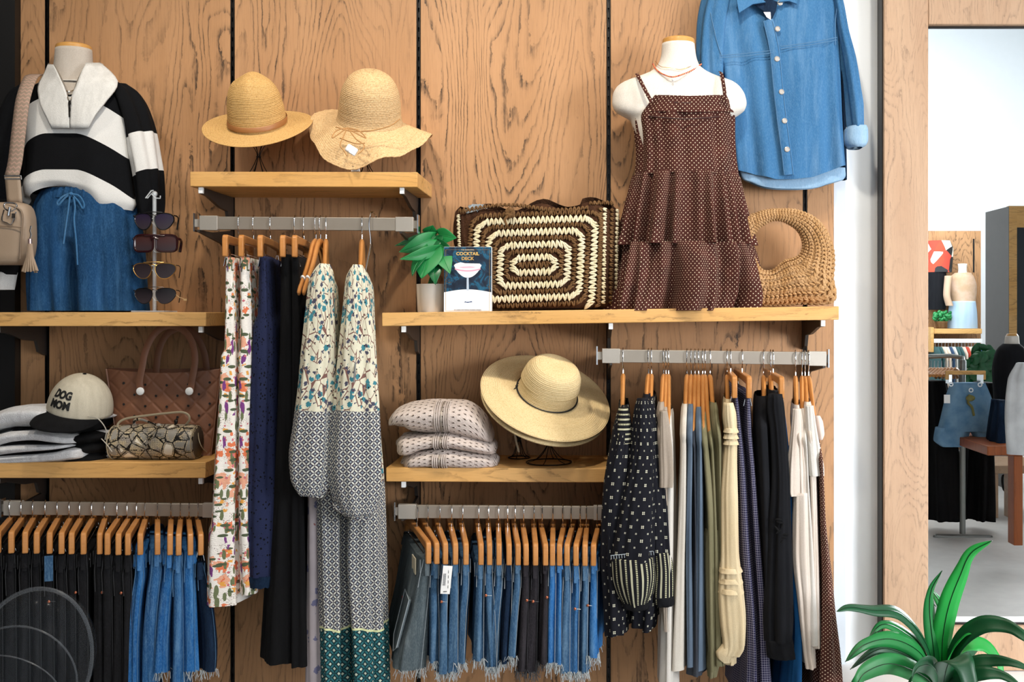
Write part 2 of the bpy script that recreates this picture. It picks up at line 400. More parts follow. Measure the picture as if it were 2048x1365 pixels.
# ---------------------------------------------------------------- garment rails
YR = -.30
def rail(label, px0, pxa, pxb, px1, pt0, pt1, sup):
    th = 26*3.0/F; y0, y1 = YR-.007, YR+.007
    a, b = W(px0, pt0, y0), W(px1, pt1, y0); t = thing('garment_rail', label, 'rail', (a.x, YR, a.z), group='steel garment rails')
    def zt(x): return a.z+(b.z-a.z)*(x-a.x)/(b.x-a.x)
    def bar(xa, xb, g=0):
        m = MB(); vs = []
        for x in (xa, xb):
            for y, z in ((y0-g, zt(x)+g), (y1+g, zt(x)+g), (y1+g, zt(x)-th-g), (y0-g, zt(x)-th-g)): vs.append((x, y, z))
        return m.add(vs, [(0, 1, 2, 3), (7, 6, 5, 4), (0, 4, 5, 1), (1, 5, 6, 2), (2, 6, 7, 3), (3, 7, 4, 0)])
    xa, xb = W(pxa, 0, y0).x, W(pxb, 0, y0).x
    bar(xa, xb).build('bar', M['steel'], t, bevel=.0015)
    for u, v in ((xa-.001, xa+.052), (xb-.052, xb+.001)): bar(u, v, .0022).build('end_sleeve', M['cap'], t, bevel=.001)
    for x in (a.x, b.x):
        MB().span((x-.002, YR-.012, zt(x)-th-.007), (x+.002, YR+.012, zt(x)+.009)).build('end_plate', M['chrome'], t)
        MB().span((x+(.001 if x == a.x else -.001), YR-.003, zt(x)-th*.8), (xa if x == a.x else xb, YR+.003, zt(x)-th*.2)).build('end_pin', M['steel'], t)
    for x in sup:
        z = zt(x)-th
        m = MB(); p = [(YR-.006, -.001), (YR-.006, -.008), (-.12, -.03), (-.05, -.062), (-.02, -.07), (-.02, .02), (YR+.10, -.001)]
        n = len(p); vs = [(x-.004, y, z+q) for y, q in p]+[(x+.004, y, z+q) for y, q in p]
        m.add(vs, [tuple(range(n)), tuple(range(2*n-1, n-1, -1))]+[(i, i+n, (i+1) % n+n, (i+1) % n) for i in range(n)])
        m.build('support_arm', M['greymetal'], t)
    return lambda px: zt((px-CX)/F*3.0)-th/2
RA = rail('steel rail of long floral and navy dresses', 389, 400, 826, 836, 433, 436, (-1.150, -.548))
RB = rail('steel rail of black and blue jeans', 3, 8, 440, 450, 1004, 1009, (-1.762, -1.150))
RC = rail('steel rail of frayed denim shorts', 790, 797, 1222, 1236, 1011, 1014, (-.543, .070))
RD = rail('steel rail of tops by the white wall', 1194, 1205, 1652, 1657, 699, 705, (.077, .712))
# ---------------------------------------------------------------- standing mirror
def build_mirror():
    yf = -.075; s = (yf+D)/F
    x0 = W(1768, 0, yf).x; xi = W(1857, 0, yf).x; x1 = x0+1.02; xj = x1-(xi-x0)
    z0 = W(0, 1343, yf).z; zi = W(0, 1254, yf).z; z1 = W(0, -42, yf).z; zj = W(0, 49, yf).z
    t = thing('standing_mirror', 'tall oak framed mirror standing beside the green plant', 'mirror', ((x0+x1)/2, -.03, z0))
    def mem(nm, a, b): return MB().span(a, b).build(nm, M['panel2'], t, bevel=.003)
    mem('frame_side', (x0, yf, z0), (xi, -.012, z1)); mem('frame_side', (xj, yf, z0), (x1, -.012, z1))
    mem('frame_bottom', (xi, yf+.001, z0), (xj, -.012, zi)); mem('frame_top', (xi, yf+.001, zj), (xj, -.012, z1))
    MB().span((x0-.003, yf+.012, z0), (x0+.0005, -.012, z1)).build('side_edge', M['darkmetal'], t)
    m = MB()
    for a, b in (((xi, yf+.02, zi), (xi+.006, -.04, zj)), ((xi, yf+.02, zj-.006), (xj, -.04, zj)), ((xi, yf+.02, zi), (xj, -.04, zi+.006)), ((xj-.006, yf+.02, zi), (xj, -.04, zj))): m.span(a, b)
    m.build('inner_lip', M['darkmetal'], t)
    g = NT('mirror_glass'); g.fin('#f4f7f7', .0, 1.0)
    MB().span((xi+.001, -.05, zi+.001), (xj-.001, -.042, zj-.001)).build('mirror_glass', g.m, t, smooth=False)
build_mirror()
# ================================================================ fabrics with prints (UV in metres, v = height)
def hexdots(n, s, r, uv=None):
    x, y, _ = n.sep(uv or n.uv())[:3]
    u = n.m_('DIVIDE', x, s); v = n.m_('DIVIDE', y, s); out = None
    for o in (0, .5):
        a = n.m_('SUBTRACT', n.m_('FRACT', n.m_('ADD', u, o)), .5); b = n.m_('SUBTRACT', n.m_('FRACT', n.m_('ADD', v, o)), .5)
        d = n.m_('ADD', n.m_('MULTIPLY', a, a), n.m_('MULTIPLY', b, b)); out = d if out is None else n.m_('MINIMUM', out, d)
    return n.m_('LESS_THAN', out, r*r)
def polka(name, base, dot, s=.0125, r=.13):
    n = NT(name); m = hexdots(n, s, r)
    c = n.mix(m, n.mix(n.noise(n.ob(), 30, 3), base, '#2c1410' if base[1] == '5' or base[1] == '6' else base), dot)
    n.bump(n.noise(n.ob(), 500, 2), .2, .001); return n.fin(c, .85, spec=.2)
M['polka'] = polka('brown_polka', '#532a22', '#ecd9bc', .0136, .105)
def blobs(n, uv, scale, rad, wob=.5, stretch=(1, 1, 1), rot=0, loc=(0, 0, 0)):
    """flower-like patches: returns mask and a random value per patch"""
    v = n.map(uv, stretch, loc, (0, 0, rot)); nz = n.noise(v, scale*3.2, 2)
    w_ = n.vor(v, scale); d = n.m_('ADD', w_.outputs['Distance'], n.m_('MULTIPLY', n.m_('SUBTRACT', nz, .5), wob))
    return n.m_('LESS_THAN', d, rad), n.sep(w_.outputs['Color'])[0]
def floral():
    n = NT('white_floral_print'); uv = n.uv()
    c = n.mix(n.noise(uv, 40, 2), '#f4efe8', '#e6dfd6')
    sp = n.m_('LESS_THAN', n.vor(uv, 300).outputs['Distance'], .30); reg = n.m_('GREATER_THAN', n.noise(uv, 22, 1), .53)
    c = n.mix(n.m_('MULTIPLY', sp, reg), c, '#5d3a2c')
    for sc_, rad, wob, st_, ro, lo_, th_, col in ((17, .40, 1.1, (1, 1, 1), .4, (3, 1, 0), .45, '#e8a98c'), (26, .38, .9, (1, 1, 1), 0, (0, 0, 0), .5, '#df7a52'), (40, .26, .7, (1, 1, 1), 1, (8, 3, 0), .4, '#e6a550'),
            (28, .36, .12, (2.4, .8, 1), .7, (1, 2, 0), .6, '#6d7554'), (30, .34, .12, (.8, 2.4, 1), .6, (5, 2, 0), .5, '#545e46'), (25, .30, .5, (1.9, .75, 1), -.5, (2, 7, 0), .38, '#7a4080'), (60, .2, .5, (1, 1, 1), -.5, (4, 9, 0), .4, '#c9707a')):
        m, r = blobs(n, uv, sc_, rad, wob, st_, ro, lo_); c = n.mix(n.m_('MULTIPLY', m, n.m_('LESS_THAN', r, th_)), c, col)
    n.bump(n.noise(n.map(n.ob(), (1, 1, 2.2)), 160, 3), .5, .003); return n.fin(c, .85, spec=.2)
M['floral'] = floral()
def lattice(n, uv, s, petal, ground, core):
    x, y, _ = n.sep(uv)[:3]
    a = n.m_('ABSOLUTE', n.m_('SINE', n.m_('MULTIPLY', n.m_('ADD', x, y), pi/s))); b = n.m_('ABSOLUTE', n.m_('SINE', n.m_('MULTIPLY', n.m_('SUBTRACT', x, y), pi/s)))
    lo = n.m_('MINIMUM', a, b); hi = n.m_('MAXIMUM', a, b)
    pe = n.m_('MULTIPLY', n.m_('LESS_THAN', lo, n.m_('MULTIPLY', hi, .46)), n.m_('GREATER_THAN', hi, .25))
    c = n.mix(pe, ground, petal); co = n.m_('GREATER_THAN', lo, .86)
    c = n.mix(co, c, core); return c
def tealfloral(name, z1, z2, amp=.006):
    """cream ground with teal flowers above z1, diamond lattice to z2, teal border below"""
    n = NT(name); uv = n.uv(); x, y, _ = n.sep(uv)[:3]
    c = n.mix(n.noise(uv, 30, 2), '#e4dfc8', '#d2cdb6')
    w_ = n.vor(uv, 46); ln = n.vor(n.map(uv, (1, .55, 1)), 50, 'DISTANCE_TO_EDGE').outputs['Distance']
    c = n.mix(n.m_('MULTIPLY', n.m_('LESS_THAN', ln, .035), n.m_('GREATER_THAN', n.noise(uv, 26, 1), .42)), c, '#7d5a52')
    m, r = blobs(n, uv, 52, .42, .6, (1, 1, 1), .3, (2, 5, 0)); c = n.mix(n.m_('MULTIPLY', m, n.m_('LESS_THAN', r, .5)), c, '#3f7f8c')
    m, r = blobs(n, uv, 60, .38, .8, (1, 1, 1), .9, (4, 1, 0)); c = n.mix(n.m_('MULTIPLY', m, n.m_('LESS_THAN', r, .42)), c, '#4a4a5c')
    m, r = blobs(n, uv, 95, .24, .1, (1, 1, 1), .9, (7, 3, 0)); c = n.mix(n.m_('MULTIPLY', m, n.m_('LESS_THAN', r, .30)), c, '#1b1c20')
    lt = lattice(n, uv, .021, '#cfd0c6', '#3a3040', '#8d9aa0')
    tl = lattice(n, uv, .026, '#2c6a70', '#16323a', '#c2cbb8')
    wob = n.m_('MULTIPLY', n.m_('SINE', n.m_('MULTIPLY', x, 40)), amp)
    yy = n.m_('ADD', y, wob)
    c = n.mix(n.m_('LESS_THAN', yy, z1), c, lt)
    if z2: c = n.mix(n.m_('LESS_THAN', yy, z2), c, n.mix(n.m_('GREATER_THAN', yy, z2-.006), tl, '#d8dba8'))
    n.bump(n.noise(n.ob(), 120, 3), .3, .002); return n.fin(c, .8, spec=.2)
M['teal'] = tealfloral('teal_floral_print', 1.015, .617)
def zz(py, d=2.81): return EYE-(py-CY)*d/F
M['tealsleeve'] = tealfloral('teal_floral_sleeve_print', zz(822, 2.74), None, .002)
def lilac():
    n = NT('lilac_floral_print'); uv = n.uv(); c = n.mix(n.noise(uv, 20, 2), '#a39a9c', '#8f878b')
    m, r = blobs(n, uv, 30, .34, .7); c = n.mix(n.m_('MULTIPLY', m, n.m_('LESS_THAN', r, .45)), c, '#5f5f7a')
    m, r = blobs(n, uv, 34, .2, .6, loc=(4, 2, 0)); c = n.mix(n.m_('MULTIPLY', m, n.m_('LESS_THAN', r, .3)), c, '#7b4f4c')
    return n.fin(c, .85, spec=.2)
M['lilac'] = lilac()
def eyelet():
    n = NT('navy_eyelet'); uv = n.uv(); m = n.m_('LESS_THAN', n.vor(n.map(uv, (1, .8, 1)), 105).outputs['Distance'], .26)
    c = n.mix(n.noise(uv, 14, 2), '#262d4e', '#1f2542'); c = n.mix(m, c, '#070912')
    n.bump(n.m_('SUBTRACT', n.noise(n.ob(), 300, 2), n.m_('MULTIPLY', m, 2)), .5, .002); return n.fin(c, .85, spec=.2)
M['navy'] = eyelet()
M['blackcloth'] = cloth('black_cloth', '#121214', '#0b0b0d')
M['blacktop'] = cloth('soft_black_cloth', '#17181c', '#101116')
def dobby(name='black_diamond_print'):
    """black with small four-petal white marks"""
    n = NT(name); uv = n.uv(); x, y, _ = n.sep(uv)[:3]; s = .030; out = None
    for o, k in ((0, .085), (.5, .05)):
        a = n.m_('ABSOLUTE', n.m_('SUBTRACT', n.m_('FRACT', n.m_('ADD', n.m_('DIVIDE', x, s), o)), .5)); b = n.m_('ABSOLUTE', n.m_('SUBTRACT', n.m_('FRACT', n.m_('ADD', n.m_('DIVIDE', y, s*1.25), o)), .5))
        q = n.m_('ADD', n.m_('ABSOLUTE', n.m_('SUBTRACT', a, k*.8)), n.m_('ABSOLUTE', n.m_('SUBTRACT', b, k*.7)))
        m = n.m_('LESS_THAN', q, k*.72); out = m if out is None else n.m_('MAXIMUM', out, m)
    c = n.mix(out, n.mix(n.noise(n.ob(), 12, 2), '#15161f', '#0e0f16'), '#d9d6bf'); return n.fin(c, .85, spec=.2)
M['dobby'] = dobby()
def dobbycuff(name, horiz=False):
    n = NT(name); uv = n.uv(); x, y, _ = n.sep(uv)[:3]
    if horiz: x, y = y, x
    u = n.m_('DIVIDE', x, .0135); fu = n.m_('ABSOLUTE', n.m_('SUBTRACT', n.m_('FRACT', u), .5)); al = n.m_('GREATER_THAN', n.m_('FRACT', n.m_('MULTIPLY', n.m_('FLOOR', u), .5)), .25)
    dash = n.m_('GREATER_THAN', n.m_('FRACT', n.m_('DIVIDE', y, .005)), .42)
    c = n.mix(n.m_('MULTIPLY', n.m_('LESS_THAN', fu, .17), n.m_('MAXIMUM', dash, al)), '#111218', '#cfcba6')
    c = n.mix(n.m_('MULTIPLY', al, n.m_('LESS_THAN', fu, .06)), c, '#8f8f86'); return n.fin(c, .85, spec=.2)
M['cuff'] = dobbycuff('black_striped_cuff_print'); M['yoke'] = dobbycuff('black_yoke_print', True)
def gingham():
    n = NT('navy_check'); uv = n.uv(); x, y, _ = n.sep(uv)[:3]
    a = n.m_('LESS_THAN', n.m_('FRACT', n.m_('DIVIDE', x, .0058)), .2); b = n.m_('LESS_THAN', n.m_('FRACT', n.m_('DIVIDE', y, .0066)), .2)
    c = n.mix(n.m_('MULTIPLY', n.m_('ADD', a, b), .36), '#262543', '#c0bccb'); n.bump(n.noise(n.ob(), 90, 3), .4, .003); return n.fin(c, .85, spec=.2)
M['gingham'] = gingham()
for k, a, b in (('beige', '#b9ab9c', '#aa9b8c'), ('cream', '#e2dbcf', '#d6cdc0'), ('offwhite', '#ece7df', '#e2dcd3'), ('bluegrey', '#6b7c8f', '#59697c'), ('olive', '#8a8466', '#747053'),
                ('yellow', '#f3dfb8', '#e8cfa4'), ('pinkwhite', '#efe2d6', '#e9d8c8'), ('bluecloth', '#1b5c94', '#123f6c'), ('slate', '#474d57', '#3c4049')):
    M[k] = cloth(k+'_cloth', a, b, sc=24, obsc=(1, 1, .2), bump=.4)
def denim(name, a, b, c_, scale=1.0, wear=.5):
    n = NT(name); o = n.ob(); g = n.noise(n.map(o, (1, 1, .22)), 16*scale, 5, .3, .65); t = n.noise(n.map(o, (1, 1, .35)), 420, 2)
    c = n.mix(n.ramp(g, [(.34, 0.), (.66, 1.)]), a, b); c = n.mix(n.m_('MULTIPLY', n.ramp(t, [(.45, 0.), (.8, 1.)]), wear*.55), c, c_); c = n.mix(n.m_('MULTIPLY', n.ramp(n.noise(n.map(o, (1, 1, .12)), 55*scale, 4, .2, .7), [(.5, 0.), (.8, 1.)]), .5), c, c_)
    n.bump(n.m_('ADD', n.m_('MULTIPLY', t, .6), n.noise(n.map(o, (1, 1, .6)), 60, 3)), .45, .003); return n.fin(c, .9, spec=.15)
M['d_black'] = denim('black_denim', '#1a1a1c', '#111113', '#2c2c2f', wear=.6)
M['d_blackw'] = denim('washed_black_denim', '#2a272b', '#1c1a1e', '#4a464b')
M['d_blue'] = denim('blue_denim', '#35699c', '#234d7c', '#7fabd0')
M['d_bright'] = denim('bright_blue_denim', '#2d70b0', '#1e5088', '#7fb2dd')
M['d_mid'] = denim('mid_denim', '#3d6184', '#2a4866', '#86a6be')
M['d_grey'] = denim('grey_wash_denim', '#5d676c', '#465258', '#8d979a')
M['d_dark'] = denim('dark_denim', '#14263d', '#0d1a2c', '#29415e')
M['d_pants'] = denim('soft_blue_denim', '#204b78', '#163859', '#4c7ba6', .6)
M['d_shirt'] = denim('washed_blue_denim', '#41729e', '#31608a', '#7297b9', .5)
M['d_shirtin'] = denim('pale_denim_reverse', '#8fb0cc', '#7d9fbd', '#b5cbde', .5)
M['thread'] = plain('pale_thread', '#aab4ba', .8); M['threadlo'] = plain('dark_thread', '#3c3d40', .8); M['threadb'] = plain('blue_thread', '#5c86ad', .8)
M['fray'] = plain('frayed_thread', '#a9b0b2', .9); M['rubber'] = plain('black_rubber', '#101010', .6)
# ================================================================ hangers
def wire_hook(t, base, n=8):
    pts = spl([(0, 0, base), (0, 0, base+.016), (0, -.007, -.030), (0, -.0150, -.010), (0, -.0150, .008), (0, -.010, .0185), (0, 0, .0238), (0, .010, .0185), (0, .0150, .006), (0, .0152, -.004)], 5)
    MB().tube(pts, .0016, n).build('hook', M['chrome'], t, local=True)
def proto_clip(base, name='clip_hanger'):
    t = thing(name, 'x', 'hanger', (0, 0, -50)); wire_hook(t, base)
    zt = base+.001; o = [(-.207, zt-.062), (-.207, zt-.010), (-.203, zt-.003), (-.195, zt), (-.05, zt+.001), (.05, zt+.001), (.195, zt), (.203, zt-.003), (.207, zt-.010), (.207, zt-.062),
                          (.189, zt-.062), (.189, zt-.034), (.184, zt-.027), (.175, zt-.024), (0, zt-.020), (-.175, zt-.024), (-.184, zt-.027), (-.189, zt-.034), (-.189, zt-.062)]
    n = len(o); vs = [(-.0075, a, b) for a, b in o]+[(.0075, a, b) for a, b in o]
    top = [0]
    fs = []
    ins = list(range(n))
    quads = [(0, 1, 17, 18), (1, 2, 16, 17), (2, 3, 15, 16), (3, 4, 14, 15), (4, 5, 14), (5, 6, 13, 14), (6, 7, 12, 13), (7, 8, 11, 12), (8, 9, 10, 11)]
    for q in quads: fs.append(q[::-1]); fs.append(tuple(i+n for i in q))
    fs += [(i, i+n, (i+1) % n+n, (i+1) % n)[::-1] for i in range(n)]
    MB().add(vs, fs).build('wood_bar', M['hang'], t, bevel=.003, local=True)
    MB().tube([(0, -.19, zt-.050), (0, .19, zt-.050)], .0014, 6).build('clip_rod', M['chrome'], t, local=True)
    for y in (-.155, .155):
        m = MB(); 
        for s in (-1, 1):
            m.box((s*.0065, y, zt-.062), (.0012, .020, .050), Matrix.Rotation(s*radians(-11), 3, 'Y'))
        m.tube([(-.004, y, zt-.058), (.004, y, zt-.058)], .004, 8)
        c = m.build('clip', M['chrome'], t, local=True)
        MB().box((-.0035, y, zt-.0835), (.003, .021, .008)).box((.0035, y, zt-.0835), (.003, .021, .008)).build('clip_pad', M['rubber'], c, local=True)
    return t
def proto_curved(base, name='curved_hanger', grip=False, steep=1.0):
    t = thing(name, 'x', 'hanger', (0, 0, -50)); wire_hook(t, base); zt = base
    half = [(0, -.010), (.02, -.012), (.045, -.026), (.08, -.062), (.12, -.098), (.16, -.128), (.19, -.150), (.205, -.166)]
    half = [(a*(.90 if steep < 1 else .95), zt+b*steep-.004) for a, b in half]
    pts = spl([(0, -a, b) for a, b in half[:0:-1]]+[(0, a, b) for a, b in half], 4); m = len(pts)
    rr = [.0125-.0045*abs(2*i/(m-1)-1)**1.2 for i in range(m)]; rr[0] *= .6; rr[-1] *= .6
    MB().tube(pts, rr, 10, flat=(1.15, .62), up=(1, 0, 0)).build('wood_body', M['hang'], t, local=True)
    if grip:
        for s in (-1, 1):
            a = Vector((0, s*.15, zt-.120*steep-.006)); MB().tube([a-Vector((0, s*.003, -.0022)), a+Vector((0, s*.003, -.0022))], .0095, 10, flat=(1.2, .74), up=(1, 0, 0)).build('grip_band', M['plasticw'], t, local=True)
    return t
L_H = .20
P_CLIP = {'A': proto_clip(-.050), 'B': proto_clip(-.030), 'C': proto_clip(-.048), 'D': proto_clip(-.044)}
P_CURV = {'A': proto_curved(-.044, grip=True), 'D': proto_curved(-.052, steep=.9)}
used = set()
def hang_at(rk, rz, hook, front, kind, label, group, tilt=0):
    P = (P_CLIP if kind == 'clip' else P_CURV)[rk]
    hx = (hook-CX)/F*3.0; df = 3.0-L_H; fx = (front-CX)/F*df; th = atan2(fx-hx, L_H)
    if id(P) in used: t = clone(P)
    else: used.add(id(P)); t = P
    t.location = (hx, YR, rz(hook)); t.rotation_euler = (0, 0, th)
    t['label'] = label; t['group'] = group
    return hx, th
def garment(name, label, cat, group, hx, th, st, mat, hd=.19, fold=None, amp=.004, rows=60, n=72, pw=3.2, hemf=None, follow=.45, drape=.006, seed=1, top=True, fname='body', hds=None, zroot=1.0, parent=None, ypull=0, warp=None):
    """a garment hanging on a rail, built in its hanger's frame; stations (py, pxl, pxr[, hd scale]) read at its front edge"""
    t = parent
    if t is None:
        t = thing(name, label, cat, (hx, YR, zroot), th, group)
    df = 3.0-L_H*.97; s_ = df/F; r = random.Random(seed*31+7)
    st = [tuple(q) if len(q) > 3 else tuple(q)+(1,) for q in st]
    ph = [r.uniform(0, 6.3) for _ in range(6)]; fold = fold or folds(seed, (4, 7, 11, 17), (1, .8, .6, .35), 2.5)
    vs = []; uv = []; fs = []; e = 2/pw; p0, p1 = st[0][0], st[-1][0]
    nom = hx + math.tan(th)*L_H
    for i in range(rows+1):
        v = i/rows; py = p0+(p1-p0)*v; xl, xr, hs = interp(st, py); h = hd*hs
        off = ((xl+xr)/2-CX)*s_ - nom; hw = (xr-xl)/2*s_; z = EYE-(py-CY)*s_; A = amp*(.25+.75*v); row = []
        for k in range(n):
            a = 2*pi*k/n+pi/2; X = hw*sgp(cos(a), e); Y = h*sgp(sin(a), e)
            nx, ny = cos(a)/max(hw, .006), sin(a)/max(h, .006); L = sqrt(nx*nx+ny*ny); d = A*fold(a, v)
            X += nx/L*d; Y += ny/L*d*1.5 + ypull*v
            w_ = (h-Y)/(2*h)
            X += off*cos(th)*(follow+(1-follow)*max(0, min(1, w_)))
            X += drape*(.2+.8*v)*(sin(Y*26+ph[0]+v*2.2)*.6+sin(Y*47+ph[1]-v*3)*.4)*(1-max(0, w_)**3)
            dz = hemf(k/n, v) if hemf else 0
            if warp: dz += warp(Y/h, v)
            row.append(Vector((X, Y, z-zroot+dz)))
        vs += row; Ls = [0]
        for k in range(1, n+1): Ls.append(Ls[-1]+(row[k % n]-row[k-1]).length)
        uv += [(Ls[k]-Ls[n//2], row[k].z+zroot) for k in range(n)]
    q = rows*2//3*n; uv = [(uv[q+i % n][0], u_[1]) for i, u_ in enumerate(uv)]
    for i in range(rows):
        for k in range(n):
            l = (k+1) % n; fs.append((i*n+k, (i+1)*n+k, (i+1)*n+l, i*n+l))
    if top: fs.append(tuple(range(n)))
    mesh(fname, vs, fs, mat, t, uv=uv, local=True)
    return t
# ================================================================ long dresses on the top left rail
GA = 'long dresses and skirts on the top left rail'
def hA(hook, front, kind, label): return hang_at('A', RA, hook, front, kind, label, 'hangers on the top left rail')
hx, th = hA(478, 450, 'clip', 'honey wood clip hanger holding the front white floral dress, leftmost on the top left rail')
garment('floral_dress', 'white dress with orange and purple flowers hanging furthest left, nearest the viewer', 'dress', GA, hx, th,
        [(514, 444, 470), (600, 443, 472), (700, 440, 474), (708, 432, 476), (800, 426, 479), (900, 418, 480), (1000, 412, 478), (1062, 408, 478), (1070, 403, 478), (1150, 400, 480), (1216, 398, 484)], M['floral'], amp=.0035, seed=3, hd=.185)
hx, th = hA(507, 482, 'clip', 'honey wood clip hanger holding the second white floral dress on the top left rail')
garment('floral_dress', 'narrow white floral dress squeezed between the front floral dress and the navy eyelet skirt', 'dress', GA, hx, th,
        [(514, 473, 498), (600, 472, 502), (700, 470, 505), (712, 466, 505), (900, 466, 500), (1195, 470, 512)], M['floral'], amp=.003, seed=4, hd=.18)
hx, th = hA(541, 520, 'clip', 'honey wood clip hanger holding the navy eyelet skirt on the top left rail')
nv = garment('eyelet_dress', 'navy eyelet tiered dress with lace hem beside the white floral dresses', 'dress', GA, hx, th,
        [(512, 514, 536), (600, 511, 541), (636, 508, 543), (646, 500, 547), (760, 493, 550), (985, 484, 552), (994, 483, 556), (1060, 479, 560), (1160, 477, 563)], M['navy'], amp=.004, seed=5, hd=.18)
garment('', '', '', '', hx, th, [(1158, 477, 563), (1168, 477, 563), (1180, 477, 564)], M['d_dark'], amp=.004, seed=5, hd=.181, parent=nv, rows=6, fname='lace_hem', top=False,
        hemf=lambda u, v: -.004*v*abs(sin(u*110)))
hx, th = hA(590, 565, 'clip', 'honey wood clip hanger holding the first long black skirt on the top left rail')
garment('black_skirt', 'long black skirt directly right of the navy eyelet dress', 'skirt', GA, hx, th,
        [(508, 556, 580), (600, 554, 583), (690, 552, 584), (760, 549, 586), (1000, 535, 590), (1200, 520, 592), (1334, 512, 590)], M['blackcloth'], amp=.004, seed=6, hd=.18)
hx, th = hA(608, 589, 'clip', 'honey wood clip hanger holding the second black skirt, rightmost clip hanger on its rail')
garment('black_skirt', 'long black skirt with gathered waist hanging left of the lilac floral skirt', 'skirt', GA, hx, th,
        [(512, 577, 602), (600, 578, 604), (690, 578, 605), (900, 577, 608), (1100, 575, 612), (1340, 573, 616)], M['blackcloth'], amp=.005, seed=7, hd=.185)
hx, th = hA(632, 596, 'curved', 'curved wooden hanger with bare arm, left of two in front of the teal floral dress')
hx2, th2 = hA(641, 606, 'curved', 'curved wooden hanger with bare arm touching the teal floral sleeve')
garment('lilac_skirt', 'faded lilac grey floral skirt showing between the black skirt and teal floral dress', 'skirt', GA, hx2, th2,
        [(575, 617, 626), (700, 612, 632), (1000, 604, 642), (1200, 602, 645), (1420, 600, 648)], M['lilac'], amp=.004, seed=8, hd=.17)
def teal_dress(hook, front, label, hl, body, sleeve, seed, cuffy):
    hx, th = hA(hook, front, 'curved', hl)
    d = garment('teal_floral_dress', label, 'dress', GA, hx, th, body, M['teal'], amp=.0065, seed=seed, hd=.19, top=False, rows=90, n=96)
    df = 2.76; y = df-D
    sleeve = [(a, b, c, .020+.00022*(c-b)) for a, b, c in sleeve]
    loft('sleeve', sleeve, y, M['tealsleeve'], None, n=64, rows=70, fold=folds(seed+9, (3, 5, 9, 14), (1, .8, .5, .3), 3), amp=lambda v: .002+.0045*v*(1-v**6), cap=(True, True))
    o = [c for c in bpy.data.objects if c.name.startswith('sleeve') and c.parent is None][-1]
    mw = Matrix.Translation(d.location) @ Matrix.Rotation(th, 4, 'Z'); o.parent = d; o.data.transform(mw.inverted())
    c = MB(); p = cuffy; s_ = df/F
    cc = W((p[0]+p[2])/2, (p[1]+p[3])/2, y); ax = (W(p[2], p[3], y)-W(p[0], p[1], y)); hl_ = ax.length/2; ax.normalize(); up = Vector((0, -1, 0)).cross(ax)
    vs = []; fs = []
    N = 48
    for j, (rr, dz) in enumerate(((.93, .007), (1.0, .003), (.96, -.002), (.98, -.007), (.9, -.010), (.6, -.004))):
        for k in range(N):
            a = 2*pi*k/N; q = 1+.04*sin(a*16); vs.append(cc+ax*(cos(a)*hl_*rr*q)+Vector((0, 1, 0))*(sin(a)*.024*rr*q)-up*(-dz if up.z > 0 else dz))
    for j in range(5):
        for k in range(N): fs.append((j*N+k, j*N+(k+1) % N, (j+1)*N+(k+1) % N, (j+1)*N+k))
    fs.append(tuple(range(5*N, 6*N)))
    q = mesh('cuff', vs, fs, M['tealsleeve'], None, uv=[(v.x, v.z) for v in vs]); q.parent = d; q.data.transform(mw.inverted())
    return d
teal_dress(652, 646, 'teal and cream floral maxi dress with balloon sleeve, left of the matching pair', 'curved wooden hanger inside the left teal floral dress', 
           [(530, 640, 652, .62), (545, 636, 660, .84), (575, 630, 672, 1.12), (700, 625, 680), (850, 622, 690), (1000, 626, 700), (1130, 630, 700), (1200, 632, 702), (1300, 637, 700), (1420, 640, 703)],
           [(528, 640, 655), (540, 630, 662), (560, 620, 666), (620, 612, 668), (700, 603, 670), (780, 596, 668), (850, 586, 668), (920, 576, 666), (955, 578, 662), (980, 590, 654), (990, 598, 648)], 11, (597, 978, 648, 990))
teal_dress(724, 717, 'teal and cream floral maxi dress with balloon sleeve, right of the matching pair', 'curved wooden hanger inside the right teal floral dress',
           [(530, 704, 720, .62), (545, 700, 730, .84), (575, 697, 742, 1.12), (700, 695, 748), (850, 692, 755), (1000, 690, 766), (1130, 686, 770), (1200, 692, 772), (1300, 700, 775), (1420, 704, 779)],
           [(530, 708, 722), (542, 698, 730), (560, 692, 736), (620, 686, 742), (700, 678, 750), (780, 671, 755), (850, 664, 758), (930, 658, 760), (980, 664, 758), (1010, 675, 752), (1030, 688, 746)], 12, (664, 1006, 735, 1040))
# pull rod
t = thing('reach_rod', 'long thin steel rod hooked over the top left rail beside the teal dress', 'rod', W(741, 440, -.31))
p = W(741, 0, -.335); z0 = W(0, 432, -.31).z
MB().tube(spl([(p.x+.006, -.27, z0-.03), (p.x+.004, -.275, z0+.002), (p.x, -.300, z0+.012), (p.x-.002, -.325, z0+.004), (p.x-.004, -.335, z0-.03), (p.x, -.335, z0-.07), (p.x, -.335, W(0, 498, -.335).z)], 6), .0022, 8).build('hook', M['chrome'], t)
MB().tube([(p.x, -.335, W(0, 490, -.335).z), (p.x+.006, -.50, W(0, 600, -.50).z), (p.x+.012, -.60, W(0, 765, -.60).z)], [.0036, .003, .0024], 10).build('shaft', M['chrome'], t)
